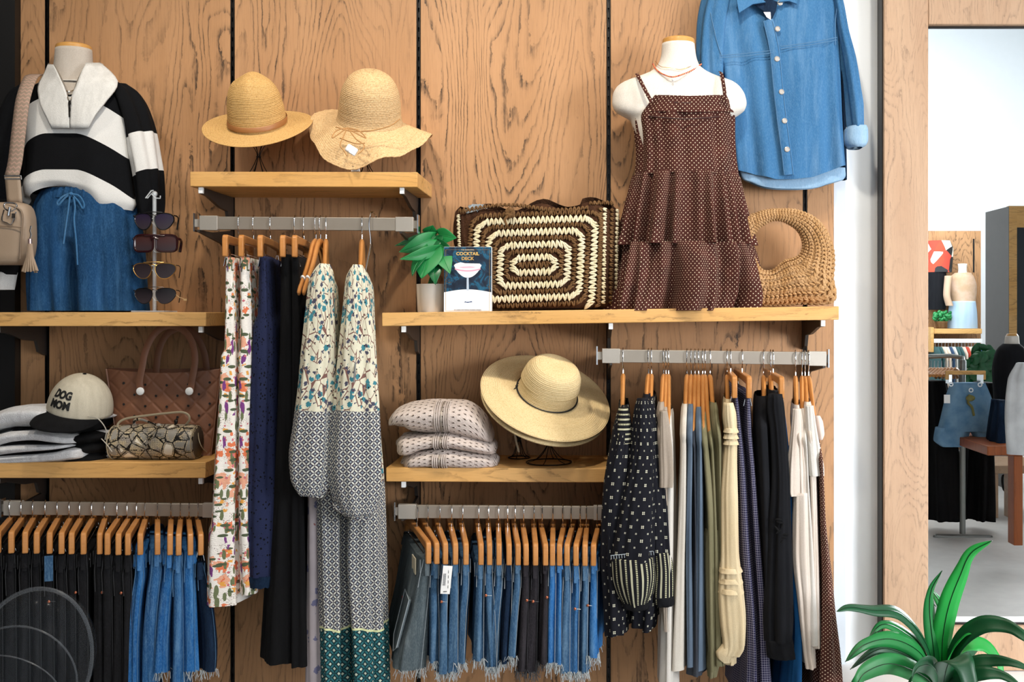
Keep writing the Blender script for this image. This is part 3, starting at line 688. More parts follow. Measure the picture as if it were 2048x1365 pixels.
# ================================================================ jeans on the lower left rail, shorts on the middle rail
def tube_local(t, pts, r, mat, name, n=5): return MB().tube(pts, r, n).build(name, mat, t, local=True)
def denim_item(rk, rz, hook, front, mat, st, name, label, cat, group, hl, hg, seed, thread='thread', rivet=None, fray=None, hd=.185, waist=26, thick=False, bright=None, kindtag=None):
    hx, th = hang_at(rk, rz, hook, front, 'clip', hl, hg)
    t = garment(name, label, cat, group, hx, th, st, mat, amp=.004, seed=seed, hd=hd, rows=44, n=56, follow=.6, drape=.008, pw=3.6, fname='legs')
    df = 3.0-L_H*.97; s_ = df/F; nom = hx+math.tan(th)*L_H
    def pt(px, py, dy=0, k=1.0):   # local point on the front edge
        return Vector((((px-CX)*s_-nom)*cos(th), -hd*k-dy, EYE-(py-CY)*s_-1.0))
    a = st[0]; py0 = a[0]; wst = [(py0-2, a[1]-1.2, a[2]+1.2), (py0+waist, a[1]-1.5, a[2]+1.5)]
    wb_ = garment('', '', '', '', hx, th, wst, mat, amp=.003, seed=seed, hd=hd+.003, parent=t, rows=6, n=56, follow=.6, drape=.006, pw=3.6, fname='waistband', top=False)
    xm = (a[1]+a[2])/2
    # belt loop and seams in thread
    lx = xm-(a[2]-a[1])*.28
    MB().box(pt(xm, py0+waist*.6, .006), (.013, .004, waist*s_*1.35)).build('belt_loop', mat, t, local=True, bevel=.0012)
    m = MB()
    m.tube([pt(xm-5, py0+waist+3, .003), pt(xm+5, py0+waist+3, .003)], .0008, 4)
    for dx in (-.42, .40):
        P = []
        for j in range(9):
            py = py0+ (st[-1][0]-py0)*j/8; q = interp([x[:3] for x in st], py); P.append(pt((q[0]+q[1])/2+dx*(q[1]-q[0])*(.6 if j == 0 else .8), py, .0035, .985))
        if dx < 0: m.tube(P[:3], .0009, 4)
        else: m.tube(P, .0007, 4)
    m.build('seam_stitching', M[thread], t, local=True)
    for u in (-1, 1):
        MB().tube(spl([pt(xm+u*(a[2]-a[1])*.52, py0+2+k*7, .002, .94) for k in range(5)], 2), .0011, 4).build('edge_piping', M[thread], t, local=True)
    if rivet:
        c = pt(xm+rivet[0], rivet[1], .004); MB().ball(c, (.0042, .0025, .0042), 10, 6).build('rivet', M['copper'], t, local=True)
        m = MB().tube([c+Vector((0, .001, 0)), c+Vector((.016, .004, -.002))], .0012, 4).build('pocket_edge', M[thread], t, local=True)
    if fray:
        r = random.Random(seed); m = MB(); q = st[-1]; pyb = q[0]-3; zf = EYE-(pyb-CY)*s_-1.0
        for k in range(fray):
            u = r.random(); side = r.random(); 
            yy = -hd*(1-1.2*u**2); x = (((q[1]+(q[2]-q[1])*side)-CX)*s_-nom)*cos(th)
            ln = r.uniform(.006, .030)*(1.5 if r.random() < .2 else 1); dx = r.uniform(-.008, .008); dd = r.uniform(-.008, .004)
            m.tube([(x, yy-.002, zf), (x+dx*.6, yy+dd*.5-.003, zf-ln*.5), (x+dx*1.2, yy+dd-.003, zf-ln)], .0008, 3, caps=False)
        m.build('frayed_hem', M['fray'] if mat is not M['d_blackw'] else M['threadlo'], t, local=True, kind='stuff')
    return t, hx, th, pt
GB = 'black and blue jeans on the lower left rail'; HB = 'clip hangers on the lower left rail'
BH = [(43, 21), (66, 49), (91, 72), (115, 98), (139, 122), (160, 142), (184, 166), (209, 199), (235, 214), (255, 236), (274, 255), (290, 280), (315, 315), (342, 340), (361, 357), (378, 381)]
R2 = random.Random(5)
for i, (h, f) in enumerate([(20, -6)]+BH+[(396, 402)]):
    dark = i < 12; top = 1108 + R2.uniform(-4, 9)
    wd = 12 + R2.uniform(-1, 2)
    mat = M['d_black'] if dark else (M['d_bright'] if i in (12, 14, 16) else M['d_blue'])
    if i == 17: mat = M['d_dark']
    if i == 4: mat = M['d_black']
    fx = f
    bx = fx+(2 if dark else (-12 if i < 15 else 2))
    ws = wd*.9 if dark else wd
    end = 1440 if i not in (14, 16) else 1352
    if i == 17:
        st = [(top+20, fx-8, fx+10), (1180, fx-8, fx+22), (1250, fx-2, fx+35), (1320, fx, fx+40), (1352, fx, fx+38)]
    else: st = [(top, fx-wd, fx+wd), (top+50, fx-wd-2, fx+wd+1), (1200, (fx+bx)/2-ws-2, (fx+bx)/2+ws+1), (1300, bx-ws-3, bx+ws+1), (end, bx-ws-5, bx+ws+2)]
    side = 'black' if dark else 'blue'; j = i if dark else i-12
    if i == 17: lab = 'dark indigo shorts half hidden behind the hem of the white floral dress'; nm = 'denim_shorts'; cat = 'shorts'
    elif dark: lab = f'black jeans, {ORD[j]} from the left on the lower left rail'; nm = 'black_jeans'; cat = 'jeans'
    else: lab = f'blue jeans, {ORD[j]} of the blue pairs counted from the black jeans'; nm = 'blue_jeans'; cat = 'jeans'
    t, hx, th, pt = denim_item('B', RB, h, f, mat, st, nm, lab, cat, GB, f'wooden clip hanger, {ORD[i]} from the left on the lower left rail', HB, 40+i,
        thread='threadlo' if dark else 'threadb', rivet={4: (0, 1208), 6: (9, 1190), 8: (6, 1190), 10: (6, 1190)}.get(i), fray=50 if i in (14, 16, 17) else None)
    if i == 4:
        MB().box(pt(fx, 1112+28, .010), (.022, .003, .072)).build('blue_strip', M['d_mid'], t, local=True, bevel=.001)
GC = 'denim shorts on the middle lower rail'; HC = 'clip hangers on the middle lower rail'
CHG = [(834, 858, 1130, 'd_grey', 1345), (855, 874, 1127, 'd_mid', 1330), (879, 891, 1132, 'd_mid', 1352), (903, 911, 1122, 'd_mid', 1350), (925, 932, 1120, 'd_mid', 1332), (957, 962, 1127, 'd_mid', 1325),
       (977, 979, 1116, 'd_mid', 1345), (997, 998, 1120, 'd_mid', 1340), (1015, 1018, 1130, 'd_dark', 1330), (1030, 1036, 1116, 'd_mid', 1318), (1047, 1052, 1122, 'd_blackw', 1345), (1068, 1071, 1126, 'd_blackw', 1350),
       (1084, 1091, 1116, 'd_blackw', 1330), (1106, 1105, 1122, 'd_bright', 1332), (1126, 1119, 1114, 'd_bright', 1332), (1143, 1134, 1130, 'd_mid', 1350), (1161, 1152, 1135, 'd_blue', 1350), (1173, 1170, 1130, 'd_mid', 1350), (1195, 1187, 1116, 'd_bright', 1318)]
LC = ['grey wash cut-off shorts showing a back pocket and leather patch, leftmost on the shorts rail', 'light faded blue shorts right beside the grey pair with the pocket']
for i, (h, f, top, mt, bot) in enumerate(CHG):
    if i == 0: st = [(1122, 845, 869), (1180, 832, 868), (1240, 818, 864), (1300, 800, 860), (bot, 792, 856)]
    elif i == 1: st = [(top, 862, 884), (1180, 858, 884), (1250, 860, 886), (bot, 861, 886)]
    else:
        q = R2.uniform(-2, 2); b = f+(-12 if i in (4, 7, 9) else (6 if i in (6,) else -4))+q
        st = [(top, f-11, f+10), (top+45, f-12, f+11), (1230, (f+b)/2-13, (f+b)/2+12), (bot, b-14, b+13)]
    lab = LC[i] if i < 2 else {10: 'washed black shorts, left of the three black pairs in the denim', 11: 'washed black shorts with a copper rivet, middle of the three black pairs', 12: 'washed black shorts, right of the three black pairs in the denim'}.get(i, f'frayed {"bright blue" if mt == "d_bright" else ("dark indigo" if mt == "d_dark" else "faded blue")} denim shorts, {ORD[i]} from the left on the shorts rail')
    if i == 2: lab = 'faded blue denim shorts with the hanging white price tag'
    t, hx, th, pt = denim_item('C', RC, h, f, M[mt], st, 'denim_shorts', lab, 'shorts', GC, f'wooden clip hanger, {ORD[i]} from the left on the shorts rail', HC, 70+i,
        thread='threadlo' if mt == 'd_blackw' else 'thread', rivet={2: (-6, 1206), 6: (-6, 1193), 10: (3, 1203), 11: (-4, 1205), 12: (4, 1197), 16: (-2, 1220), 17: (6, 1213)}.get(i), fray=110)
    if i == 0:
        # back pocket on the flank that turns to the viewer, with patch and red tab
        def fl(px, py, y):
            """on the left flank at depth y"""
            q = interp([x[:3] for x in st], py); p = pt(q[0], py); return Vector((p.x*1.0-.004+(y+.185)*.05, y, p.z))
        P = [fl(0, 1205, -.165), fl(0, 1205, -.05), fl(0, 1295, -.06), fl(0, 1318, -.11), fl(0, 1300, -.16)]
        m = MB(); m.add([v+Vector((-.002, 0, 0)) for v in P]+[v+Vector((.003, 0, 0)) for v in P], [(0, 1, 2, 3, 4), (9, 8, 7, 6, 5)]+[(j, j+5, (j+1) % 5+5, (j+1) % 5) for j in range(5)])
        m.build('back_pocket', M['d_grey'], t, local=True)
        MB().tube([v+Vector((-.003, 0, 0)) for v in P], .0012, 4, closed=True).build('pocket_stitching', M['thread'], t, local=True)
        a = fl(0, 1142, -.12); MB().box(a+Vector((-.003, 0, 0)), (.003, .06, .045)).build('leather_patch', plain('leather_patch', '#c9bfa6', .7), t, local=True)
        a = fl(0, 1225, -.045); MB().box(a+Vector((-.004, 0, 0)), (.002, .006, .014)).build('red_tab', plain('red_tab', '#b02820', .7), t, local=True)
    if i == 2:
        tg = MB().box(pt(893, 1158, .028), (.026, .001, .078), Matrix.Rotation(radians(6), 3, 'Y')).build('price_tag', M['paper'], t, local=True)
        m = MB()
        for k in range(12): m.box(pt(889.5-k*.15, 1146+k*2, .0295), (.008, .0004, .0012))
        for k in range(4): m.box(pt(897-k*.3, 1142+k*10, .0295), (.0012, .0004, .008))
        m.box(pt(890, 1181, .0295), (.010, .0004, .002)); m.build('barcode', M['ink'], tg, local=True, kind='stuff')
# dark hem of the last pair poking out to the right of the shorts
# ================================================================ tops and dresses on the right rail
GD = 'tops and dresses on the right rail'; HD_ = 'hangers on the right rail'
def adopt(o, root):
    bpy.context.view_layer.update()
    o.parent = root; mw = Matrix.Translation(wl(root)) @ Matrix.Rotation(root.rotation_euler.z, 4, 'Z'); o.data.transform(mw.inverted()); return o
def hangD(hook, front, kind, label): return hang_at('D', RD, hook, front, kind, label, HD_)
def top_(hook, front, kind, hl, name, cat, label, st, mat, seed, amp=.004, hd=.19, hem=None, **kw):
    hx, th = hangD(hook, front, kind, hl)
    if kind != 'clip':
        p = st[0][0]; st = [(p-3, st[0][1], st[0][2], .64), (p+6, st[0][1]-2, st[0][2]+2, .76), (p+28, st[0][1]-3, st[0][2]+3, .97), (p+58, (st[0][1]+st[1][1])/2-2, (st[0][2]+st[1][2])/2+2, 1.13)]+[tuple(q)+(1.1,) for q in st[1:] if q[0] > p+62]
    return garment(name, label, cat, GD, hx, th, st, mat, amp=amp, seed=seed, hd=hd, top=(kind == 'clip'), rows=70, n=72, pw=kw.get('pw', 2.8), hemf=hem, drape=kw.get('drape', .008)), hx, th
def sleeve(root, st, mat, y=-.49, seed=1, amp=.003, name='sleeve', n=56, rows=60, hk=.9, cap=(True, False), pw=2.2, label=None):
    st = [(a, b, c, (c-b)/2*(y+D)/F*hk+.004)+tuple(q) for a, b, c, *q in st]
    o = loft(name, st, y, mat, None, n=n, rows=rows, fold=folds(seed, (3, 5, 8, 13), (1, .7, .5, .35), 3), amp=lambda v: amp*(.35+.65*v), cap=cap, pw=pw)
    if label: o['label'] = label
    return adopt(o, root)
def sleeve_inner(root, px0, px1, py, y, mat):
    pass
# black tops with the small white diamonds
g1, hx, th = top_(1246, 1244, 'curved', 'wooden hanger furthest left on the right rail, holding a black diamond-print top', 'print_blouse', 'blouse', 'black diamond-print blouse hanging furthest left on the right rail, draped lowest', [(818, 1238, 1256), (880, 1224, 1262), (1000, 1200, 1262), (1100, 1200, 1262), (1200, 1212, 1262), (1268, 1214, 1262)], M['dobby'], 101, amp=.006)
sleeve(g1, [(822, 1236, 1258), (850, 1228, 1262), (900, 1218, 1266), (1000, 1204, 1262), (1100, 1200, 1250), (1180, 1206, 1246), (1270, 1212, 1240)], M['dobby'], -.475, 102, .005)
sleeve(g1, [(816, 1238, 1256), (850, 1230, 1262), (886, 1224, 1264)], M['yoke'], -.480, 103, .001, 'yoke', rows=10)
g2, hx, th = top_(1297, 1286, 'curved', 'wooden hanger second from left on the right rail', 'print_blouse', 'blouse', 'black diamond-print blouse with a wide striped cuff, middle of three alike', [(796, 1280, 1294), (900, 1268, 1300), (1000, 1262, 1302), (1150, 1258, 1302), (1256, 1256, 1300)], M['dobby'], 104, amp=.005)
sleeve(g2, [(797, 1276, 1296), (820, 1270, 1302), (900, 1262, 1312), (1000, 1240, 1312), (1070, 1228, 1310), (1118, 1220, 1306), ], M['dobby'], -.495, 105, .004)
sleeve(g2, [(1112, 1220, 1308), (1150, 1222, 1312), (1180, 1230, 1308), (1206, 1243, 1300), (1209, 1244, 1300), (1214, 1246, 1300)], M['cuff'], -.497, 106, .003, 'cuff', cap=(True, True))
sleeve(g2, [(1203, 1241, 1302), (1213, 1244, 1301), (1216, 1247, 1298)], M['blacktop'], -.500, 106, .002, 'cuff_band', rows=8, cap=(True, True))
g3, hx, th = top_(1303, 1299, 'curved', 'wooden hanger third from left on the right rail', 'print_blouse', 'blouse', 'black diamond-print blouse with striped cuff, rightmost of three alike', [(801, 1292, 1306), (900, 1288, 1322), (1000, 1290, 1326), (1150, 1280, 1326), (1262, 1278, 1312)], M['dobby'], 107, amp=.004)
sleeve(g3, [(801, 1290, 1306), (830, 1290, 1312), (900, 1296, 1320), (1000, 1300, 1334), (1108, 1306, 1340)], M['dobby'], -.488, 108, .003)
sleeve(g3, [(1104, 1305, 1341), (1140, 1307, 1345), (1190, 1304, 1346), (1205, 1306, 1345)], M['cuff'], -.490, 109, .002, 'cuff', rows=20, cap=(True, True))
sleeve(g3, [(1192, 1303, 1347), (1208, 1308, 1347), (1211, 1312, 1345)], M['blacktop'], -.492, 109, .002, 'cuff_band', rows=8, cap=(True, True))
# blanket stitch along the cuffs
m = MB(); 
for k in range(17):
    px = 1222+k*5.3; a = W(px, 1112-k*.55, -.545); m.tube([a, a+Vector((.001, 0, -.010))], .0009, 4)
a = [W(1221+k*5.3, 1112-k*.55, -.545) for k in range(17)]; m.tube(a, .0009, 4)
adopt(m.build('blanket_stitch', M['thread'], None, kind='stuff'), g2)
# beige and white tees
g, _, _ = top_(1327, 1318, 'curved', 'wooden hanger holding the beige top beside the black blouses', 'beige_tee', 'top', 'thin beige top hanging directly right of the black diamond-print blouses', [(812, 1311, 1324), (900, 1308, 1326), (1000, 1312, 1326), (1200, 1318, 1334), (1262, 1322, 1336)], M['beige'], 110)
g, _, _ = top_(1332, 1328, 'curved', 'wooden hanger holding the beige tee with turned sleeve', 'beige_tee', 'top', 'beige tee whose wide short sleeve flips up at its hem', [(822, 1321, 1335), (900, 1319, 1338), (1000, 1322, 1340), (1262, 1326, 1344)], M['beige'], 111)
sleeve(g, [(822, 1320, 1335), (850, 1318, 1340), (900, 1317, 1345), (950, 1318, 1347), (974, 1318, 1345)], M['beige'], -.50, 111, .002, pw=2.6)
g, _, _ = top_(1337, 1338, 'curved', 'wooden hanger holding the long off-white top', 'long_white_tee', 'top', 'long off-white top between the beige tees and the cream one', [(829, 1331, 1345), (900, 1329, 1350), (1000, 1326, 1352), (1150, 1324, 1352), (1420, 1318, 1354)], M['offwhite'], 112)
g, _, _ = top_(1374, 1367, 'curved', 'wooden hanger holding the cream top', 'cream_top', 'top', 'cream knit top hanging left of the blue grey ones', [(816, 1359, 1373), (880, 1356, 1376), (1000, 1352, 1376), (1150, 1345, 1374), (1341, 1337, 1374)], M['cream'], 113, amp=.003)
g, _, _ = top_(1382, 1377, 'curved', 'wooden hanger holding the narrow blue grey top', 'grey_sweater', 'sweater', 'blue grey knit top, left of the two alike', [(816, 1371, 1386), (900, 1370, 1388), (1100, 1366, 1384), (1334, 1370, 1384)], M['bluegrey'], 114)
g, _, _ = top_(1390, 1386, 'curved', 'wooden hanger whose slate garment sits between the two blue grey tops', 'slate_top', 'top', 'slate coloured top pinched between two blue grey knits', [(832, 1381, 1391), (900, 1382, 1394), (1100, 1384, 1396), (1352, 1372, 1410)], M['slate'], 115)
g, _, _ = top_(1397, 1396, 'curved', 'wooden hanger holding the wider blue grey sweater', 'grey_sweater', 'sweater', 'blue grey sweater with smooth long sleeve, right of the two alike', [(822, 1390, 1403), (900, 1388, 1408), (1100, 1384, 1410), (1341, 1380, 1412)], M['bluegrey'], 116, amp=.003)
g, _, _ = top_(1405, 1407, 'curved', 'wooden hanger holding the left olive blouse', 'olive_blouse', 'blouse', 'olive green blouse nearest the blue grey sweaters', [(830, 1401, 1414), (900, 1402, 1420), (1050, 1408, 1434), (1340, 1412, 1436)], M['olive'], 117, amp=.005)
g, _, _ = top_(1410, 1419, 'curved', 'wooden hanger holding the middle olive blouse', 'olive_blouse', 'blouse', 'olive green blouse squeezed in the middle of three', [(831, 1414, 1426), (900, 1416, 1432), (1100, 1424, 1440), (1330, 1426, 1450)], M['olive'], 118)
g, _, _ = top_(1420, 1431, 'curved', 'wooden hanger holding the olive blouse beside the yellow one', 'olive_blouse', 'blouse', 'olive green blouse with gathered sleeve and smocked cuff beside the yellow one', [(813, 1425, 1440), (900, 1426, 1448), (1100, 1428, 1450), (1330, 1430, 1458)], M['olive'], 119)
sleeve(g, [(1058, 1412, 1446), (1075, 1409, 1449), (1150, 1408, 1450), (1250, 1410, 1448), (1300, 1414, 1444)], M['olive'], -.475, 120, .005, 'gathered_sleeve')
sleeve(g, [(1298, 1413, 1441), (1325, 1412, 1438), (1354, 1416, 1432)], M['olive'], -.475, 121, .003, 'smocked_cuff', rows=20)
# yellow blouse
g, _, _ = top_(1454, 1457, 'curved', 'wooden hanger holding the pale yellow blouse', 'yellow_blouse', 'blouse', 'pale yellow blouse with pleated long sleeve and wide cuff', [(806, 1450, 1465), (900, 1450, 1470), (1100, 1450, 1474), (1330, 1448, 1476)], M['yellow'], 122)
sleeve(g, [(806, 1448, 1466), (830, 1446, 1472), (870, 1450, 1474), (920, 1446, 1474), (1000, 1440, 1476), (1100, 1440, 1478), (1140, 1438, 1482), (1185, 1435, 1488), (1240, 1438, 1492), (1290, 1444, 1490), (1308, 1441, 1480)], M['yellow'], -.50, 123, .0035, rows=90)
for k, py in enumerate((856, 868, 880, 1134, 1155, 1175)):
    a, b = ((1448, 1476) if k < 3 else (1437, 1483+(k-3)*2)); sleeve(g, [(py, a+2, b-2), (py+6, a, b), (py+9, a-1, b+1)], M['yellow'], -.503, 124+k, .001, 'pleat', rows=6, pw=2.6)
sleeve(g, [(1286, 1446, 1488), (1294, 1438, 1484), (1304, 1431, 1476), (1314, 1433, 1468), (1326, 1447, 1460)], M['yellow'], -.505, 130, .0008, 'cuff', rows=16, cap=(False, False), pw=3, hk=.5)
# checked garments
g, _, _ = top_(1461, 1469, 'clip', 'wooden clip hanger tipped above the left navy check dress', 'check_dress', 'dress', 'navy and white check dress beside the yellow sleeve, left of two', [(770, 1464, 1476), (850, 1470, 1486), (950, 1474, 1498), (1100, 1480, 1508), (1250, 1490, 1520), (1420, 1480, 1535)], M['gingham'], 131, amp=.005)
g, _, _ = top_(1484, 1498, 'clip', 'wooden clip hanger above the right navy check dress', 'check_dress', 'dress', 'navy and white check dress beside the black blouse, right of two', [(786, 1490, 1503), (850, 1490, 1508), (950, 1498, 1516), (1100, 1508, 1528), (1250, 1518, 1540), (1420, 1520, 1552)], M['gingham'], 132, amp=.005)
# black
g, _, _ = top_(1527, 1530, 'curved', 'wooden hanger holding the left black blouse', 'black_blouse', 'blouse', 'plain black blouse with deep folds, left of the two on the right rail', [(800, 1510, 1538), (850, 1508, 1544), (950, 1512, 1548), (1150, 1520, 1556), (1300, 1528, 1560)], M['blacktop'], 133, amp=.006)
g, _, _ = top_(1541, 1548, 'curved', 'wooden hanger holding the embroidered black blouse', 'black_blouse', 'blouse', 'black blouse with tonal embroidery on its sleeve, beside the blue dress', [(788, 1540, 1560), (900, 1540, 1566), (1100, 1540, 1570), (1300, 1540, 1572)], M['blacktop'], 134)
sleeve(g, [(788, 1538, 1562), (810, 1536, 1566), (860, 1542, 1570), (950, 1546, 1576), (1050, 1540, 1580), (1150, 1534, 1584), (1240, 1530, 1586), (1280, 1532, 1584)], M['blacktop'], -.50, 135, .005)
sleeve(g, [(1278, 1533, 1584), (1284, 1533, 1585), (1308, 1536, 1588), (1314, 1538, 1588)], M['blacktop'], -.50, 136, .0025, 'cuff', rows=14, cap=(True, False))
m = MB(); r = random.Random(3)
for k in range(9):
    a = W(1562+r.uniform(-9, 9), 1040+k*6, -.530); an = r.uniform(-1, 1)
    m.ball(a, (.010, .003, .0035), 8, 5, Matrix.Rotation(an*1.3, 3, 'Y'))
adopt(m.build('embroidery', M['blackcloth'], None, kind='stuff'), g)
g, _, _ = top_(1546, 1563, 'clip', 'wooden clip hanger holding the bright blue dress', 'blue_dress', 'dress', 'bright blue denim-look dress falling between the black blouse and white tops', [(800, 1557, 1568), (850, 1562, 1576), (950, 1566, 1586), (1100, 1572, 1590), (1250, 1578, 1606), (1420, 1560, 1610)], M['bluecloth'], 137, amp=.005)
# white knits
g, _, _ = top_(1591, 1595, 'curved', 'wooden hanger holding the white knit with a drooping sleeve', 'white_knit', 'top', 'off-white knit whose pointed short sleeve droops left over the blue dress', [(818, 1587, 1602), (900, 1590, 1606), (1050, 1590, 1614), (1200, 1592, 1622), (1300, 1600, 1626), (1336, 1606, 1630)], M['pinkwhite'], 138)
sleeve(g, [(818, 1586, 1602), (850, 1583, 1606), (900, 1578, 1608), (950, 1574, 1612), (984, 1574, 1612), (992, 1577, 1610)], M['pinkwhite'], -.495, 139, .003, pw=3, hk=.35)
sleeve(g, [(985, 1586, 1616), (1100, 1584, 1618), (1200, 1594, 1622), (1300, 1606, 1627), (1336, 1612, 1628)], M['pinkwhite'], -.490, 140, .003, 'front_panel')
g, _, _ = top_(1604, 1605, 'curved', 'wooden hanger second of four above the white knits', 'white_knit', 'top', 'off-white knit in the middle of the white group', [(825, 1600, 1614), (900, 1604, 1618), (1100, 1612, 1628), (1290, 1616, 1636)], M['offwhite'], 141)
g, _, _ = top_(1610, 1618, 'curved', 'wooden hanger third of four above the white knits', 'white_knit', 'top', 'off-white knit with a folded back sleeve at the right end', [(812, 1611, 1626), (900, 1614, 1634), (1100, 1620, 1640), (1296, 1622, 1645)], M['pinkwhite'], 142)
sleeve(g, [(812, 1611, 1627), (850, 1612, 1632), (900, 1614, 1640), (940, 1616, 1646), (952, 1618, 1646)], M['offwhite'], -.495, 143, .003, pw=3, hk=.4)
g, _, _ = top_(1617, 1636, 'curved', 'wooden hanger leaning right above the brown polka dot dress', 'polka_dress', 'dress', 'brown polka dot dress hanging at the right end by the white wall', [(862, 1636, 1641), (950, 1636, 1648), (1050, 1638, 1654), (1150, 1640, 1666), (1240, 1636, 1676), (1320, 1628, 1688), (1420, 1618, 1698)], polka('brown_polka_light', '#5f342b', '#e6d2b6', .0105, .125), 144, amp=.006)
sleeve(g, [(832, 1631, 1640), (845, 1630, 1646), (868, 1634, 1648), (880, 1638, 1644)], plain('shoulder_cover', '#efd8cc', .35), -.485, 145, .001, 'shoulder_cover', rows=12, cap=(True, True))
# ================================================================ mannequins
def seg(name, st, y, mat, parent, **kw): return loft(name, st, y, mat, parent, **kw)
def poly_cap(pxl, pxr, py0, py1, hd, y, mat, parent):
    return loft('neck_cap', [(py0, pxl+14, pxr-14, hd*.55), (py0+2, pxl+6, pxr-6, hd*.85), (py0+5, pxl+1, pxr-1, hd*.98), (py1, pxl, pxr, hd)], y, mat, parent, n=40, rows=10, cap=(True, True))
# --- bust form on the long shelf
yb = -.16
t = thing('bust_form', 'white linen bust form with wooden neck cap wearing the brown polka dress', 'mannequin', W(1356, 612, yb))
loft('torso', [(88, 1324, 1389, .042), (112, 1322, 1392, .043), (130, 1315, 1398, .046), (143, 1302, 1412, .052), (154, 1276, 1436, .058), (164, 1248, 1466, .062), (176, 1232, 1481, .066), (192, 1225, 1490, .070), (208, 1224, 1493, .073), (221, 1229, 1489, .075), (231, 1243, 1477, .078), (240, 1259, 1464, .082), (270, 1270, 1458, .100), (330, 1282, 1446, .090), (400, 1286, 1442, .092), (480, 1300, 1440, .06), (612, 1320, 1420, .03)], yb, M['linen'], t, n=72, rows=110, pw=2.15)
poly_cap(1324, 1390, 75, 89, .042, yb, M['capwood'], t)
def ring(pts, r, mat, name, lab, cat, nn=6): 
    o = MB().tube(spl(pts, 8), r, nn).build(name, mat); tag(o, lab, cat); return o
def neck(pxs, y, hd): return [W(px, py, y-hd*k) for px, py, k in pxs]
nk = thing('bead_necklace', 'orange and red bead necklace with white drop on the bust form', 'necklace', W(1345, 150, -.22))
path = spl(neck([(1306, 129, .1), (1313, 140, .65), (1326, 149, .95), (1345, 154.5, 1.16), (1366, 149, 1.04), (1388, 139, .72), (1402, 129, .15)], yb, .064), 7)
m1, m2 = MB(), MB()
for i, p in enumerate(path): (m1 if (i*7) % 5 else m2).ball(p+Vector((0, -.003, 0)), .0026, 7, 5)
m1.build('orange_beads', plain('orange_bead', '#d9794a', .4), nk, kind='stuff'); m2.build('red_beads', plain('red_bead', '#b8403c', .4), nk, kind='stuff')
MB().ball(W(1346, 159, yb-.078), (.004, .004, .005), 10, 8).build('drop_pearl', M['plasticw'], nk)
tag(MB().tube([p+Vector((0, -.002, .004)) for p in spl(neck([(1310, 125, .1), (1322, 136, .8), (1345, 139, 1.0), (1360, 142, 1.0), (1380, 136, .8), (1400, 126, .1)], yb, .058), 6)], .0009, 5).build('chain_necklace', M['gold']), 'fine gold chain necklace above the orange beads', 'necklace')
dr = thing('polka_dress', 'brown strappy tiered dress with cream polka dots on the bust form', 'dress', W(1356, 612, yb))
wav = folds(61, (11, 19, 29), (1, .8, .5), 1.2)
def deck(x, v, s): return (1-v)**6*(9*(1-min(1, abs(x))**1.6)-4+16*max(0, s))
loft('bodice', [(203, 1289, 1457, .100), (220, 1276, 1463, .104), (240, 1267, 1466, .108), (268, 1270, 1466, .108), (310, 1274, 1468, .105), (354, 1272, 1474, .108)], yb, M['polka'], dr, n=110, rows=50, fold=wav, amp=lambda v: .0035*min(1, v*4), pw=2.2, cap=(False, False), warp=deck)
loft('neckline_band', [(201, 1287, 1459, .102), (209, 1283, 1462, .106), (231, 1275, 1467, .113), (234, 1274, 1468, .114)], yb, M['polka'], dr, n=140, rows=12, fold=folds(3, (50, 37, 23), (1, .6, .5), 1), amp=.0012, pw=2.2, cap=(False, False), warp=lambda x, v, s: 9*(1-min(1, abs(x))**1.6)-4+16*max(0, s))
yk = lambda py, xl, xr, hd, k: [W(xl+(xr-xl)*i/24, py+(9*(1-abs(i/12-1)**1.6)-4), yb-hd*sqrt(max(.02, 1-(i/12-1)**2))) for i in range(25)]
pip = plain('brown_piping', '#3c1f1a', .7)
MB().tube(yk(201, 1288, 1458, .107, 1), .0022, 5).build('piping', pip, dr); MB().tube(yk(233, 1275, 1467, .1225, 1), .0022, 5).build('piping', pip, dr)
loft('middle_tier', [(350, 1272, 1474, .110), (356, 1270, 1477, .114), (400, 1263, 1484, .114), (450, 1255, 1492, .114), (492, 1249, 1498, .114)], yb, M['polka'], dr, n=180, rows=50, fold=folds(21, (9, 16, 25, 37), (1, 1, .8, .4), 1.2), amp=lambda v: .006+.012*v, pw=2.3, cap=(False, False))
loft('lower_tier', [(488, 1249, 1497, .112, -.004), (494, 1247, 1501, .116, -.006), (540, 1242, 1508, .118, -.012), (580, 1237, 1508, .120, -.016), (614, 1232, 1500, .121, -.018), (622, 1232, 1494, .121, -.018)], yb, M['polka'], dr, n=180, rows=50, fold=folds(22, (7, 12, 19, 31), (1.2, 1.1, .7, .4), 1.2), amp=lambda v: .008+.015*v, pw=2.4, cap=(False, False))
for xs in ((1276, 152, .02, 1289, 178, .7, 1303, 204, .86), (1443, 148, .02, 1448, 175, .7, 1451, 202, .8)):
    a, b, k, c, d_, k2, e, f, k3 = xs
    MB().tube(spl([W(a-3, b-4, yb+.03), W(a, b, yb-.05), W(c, d_, yb-.085), W(e, f, yb-.092)], 6), .0055, 8, flat=(1, .35), up=(0, 1, 0)).build('strap', M['polka'], dr)
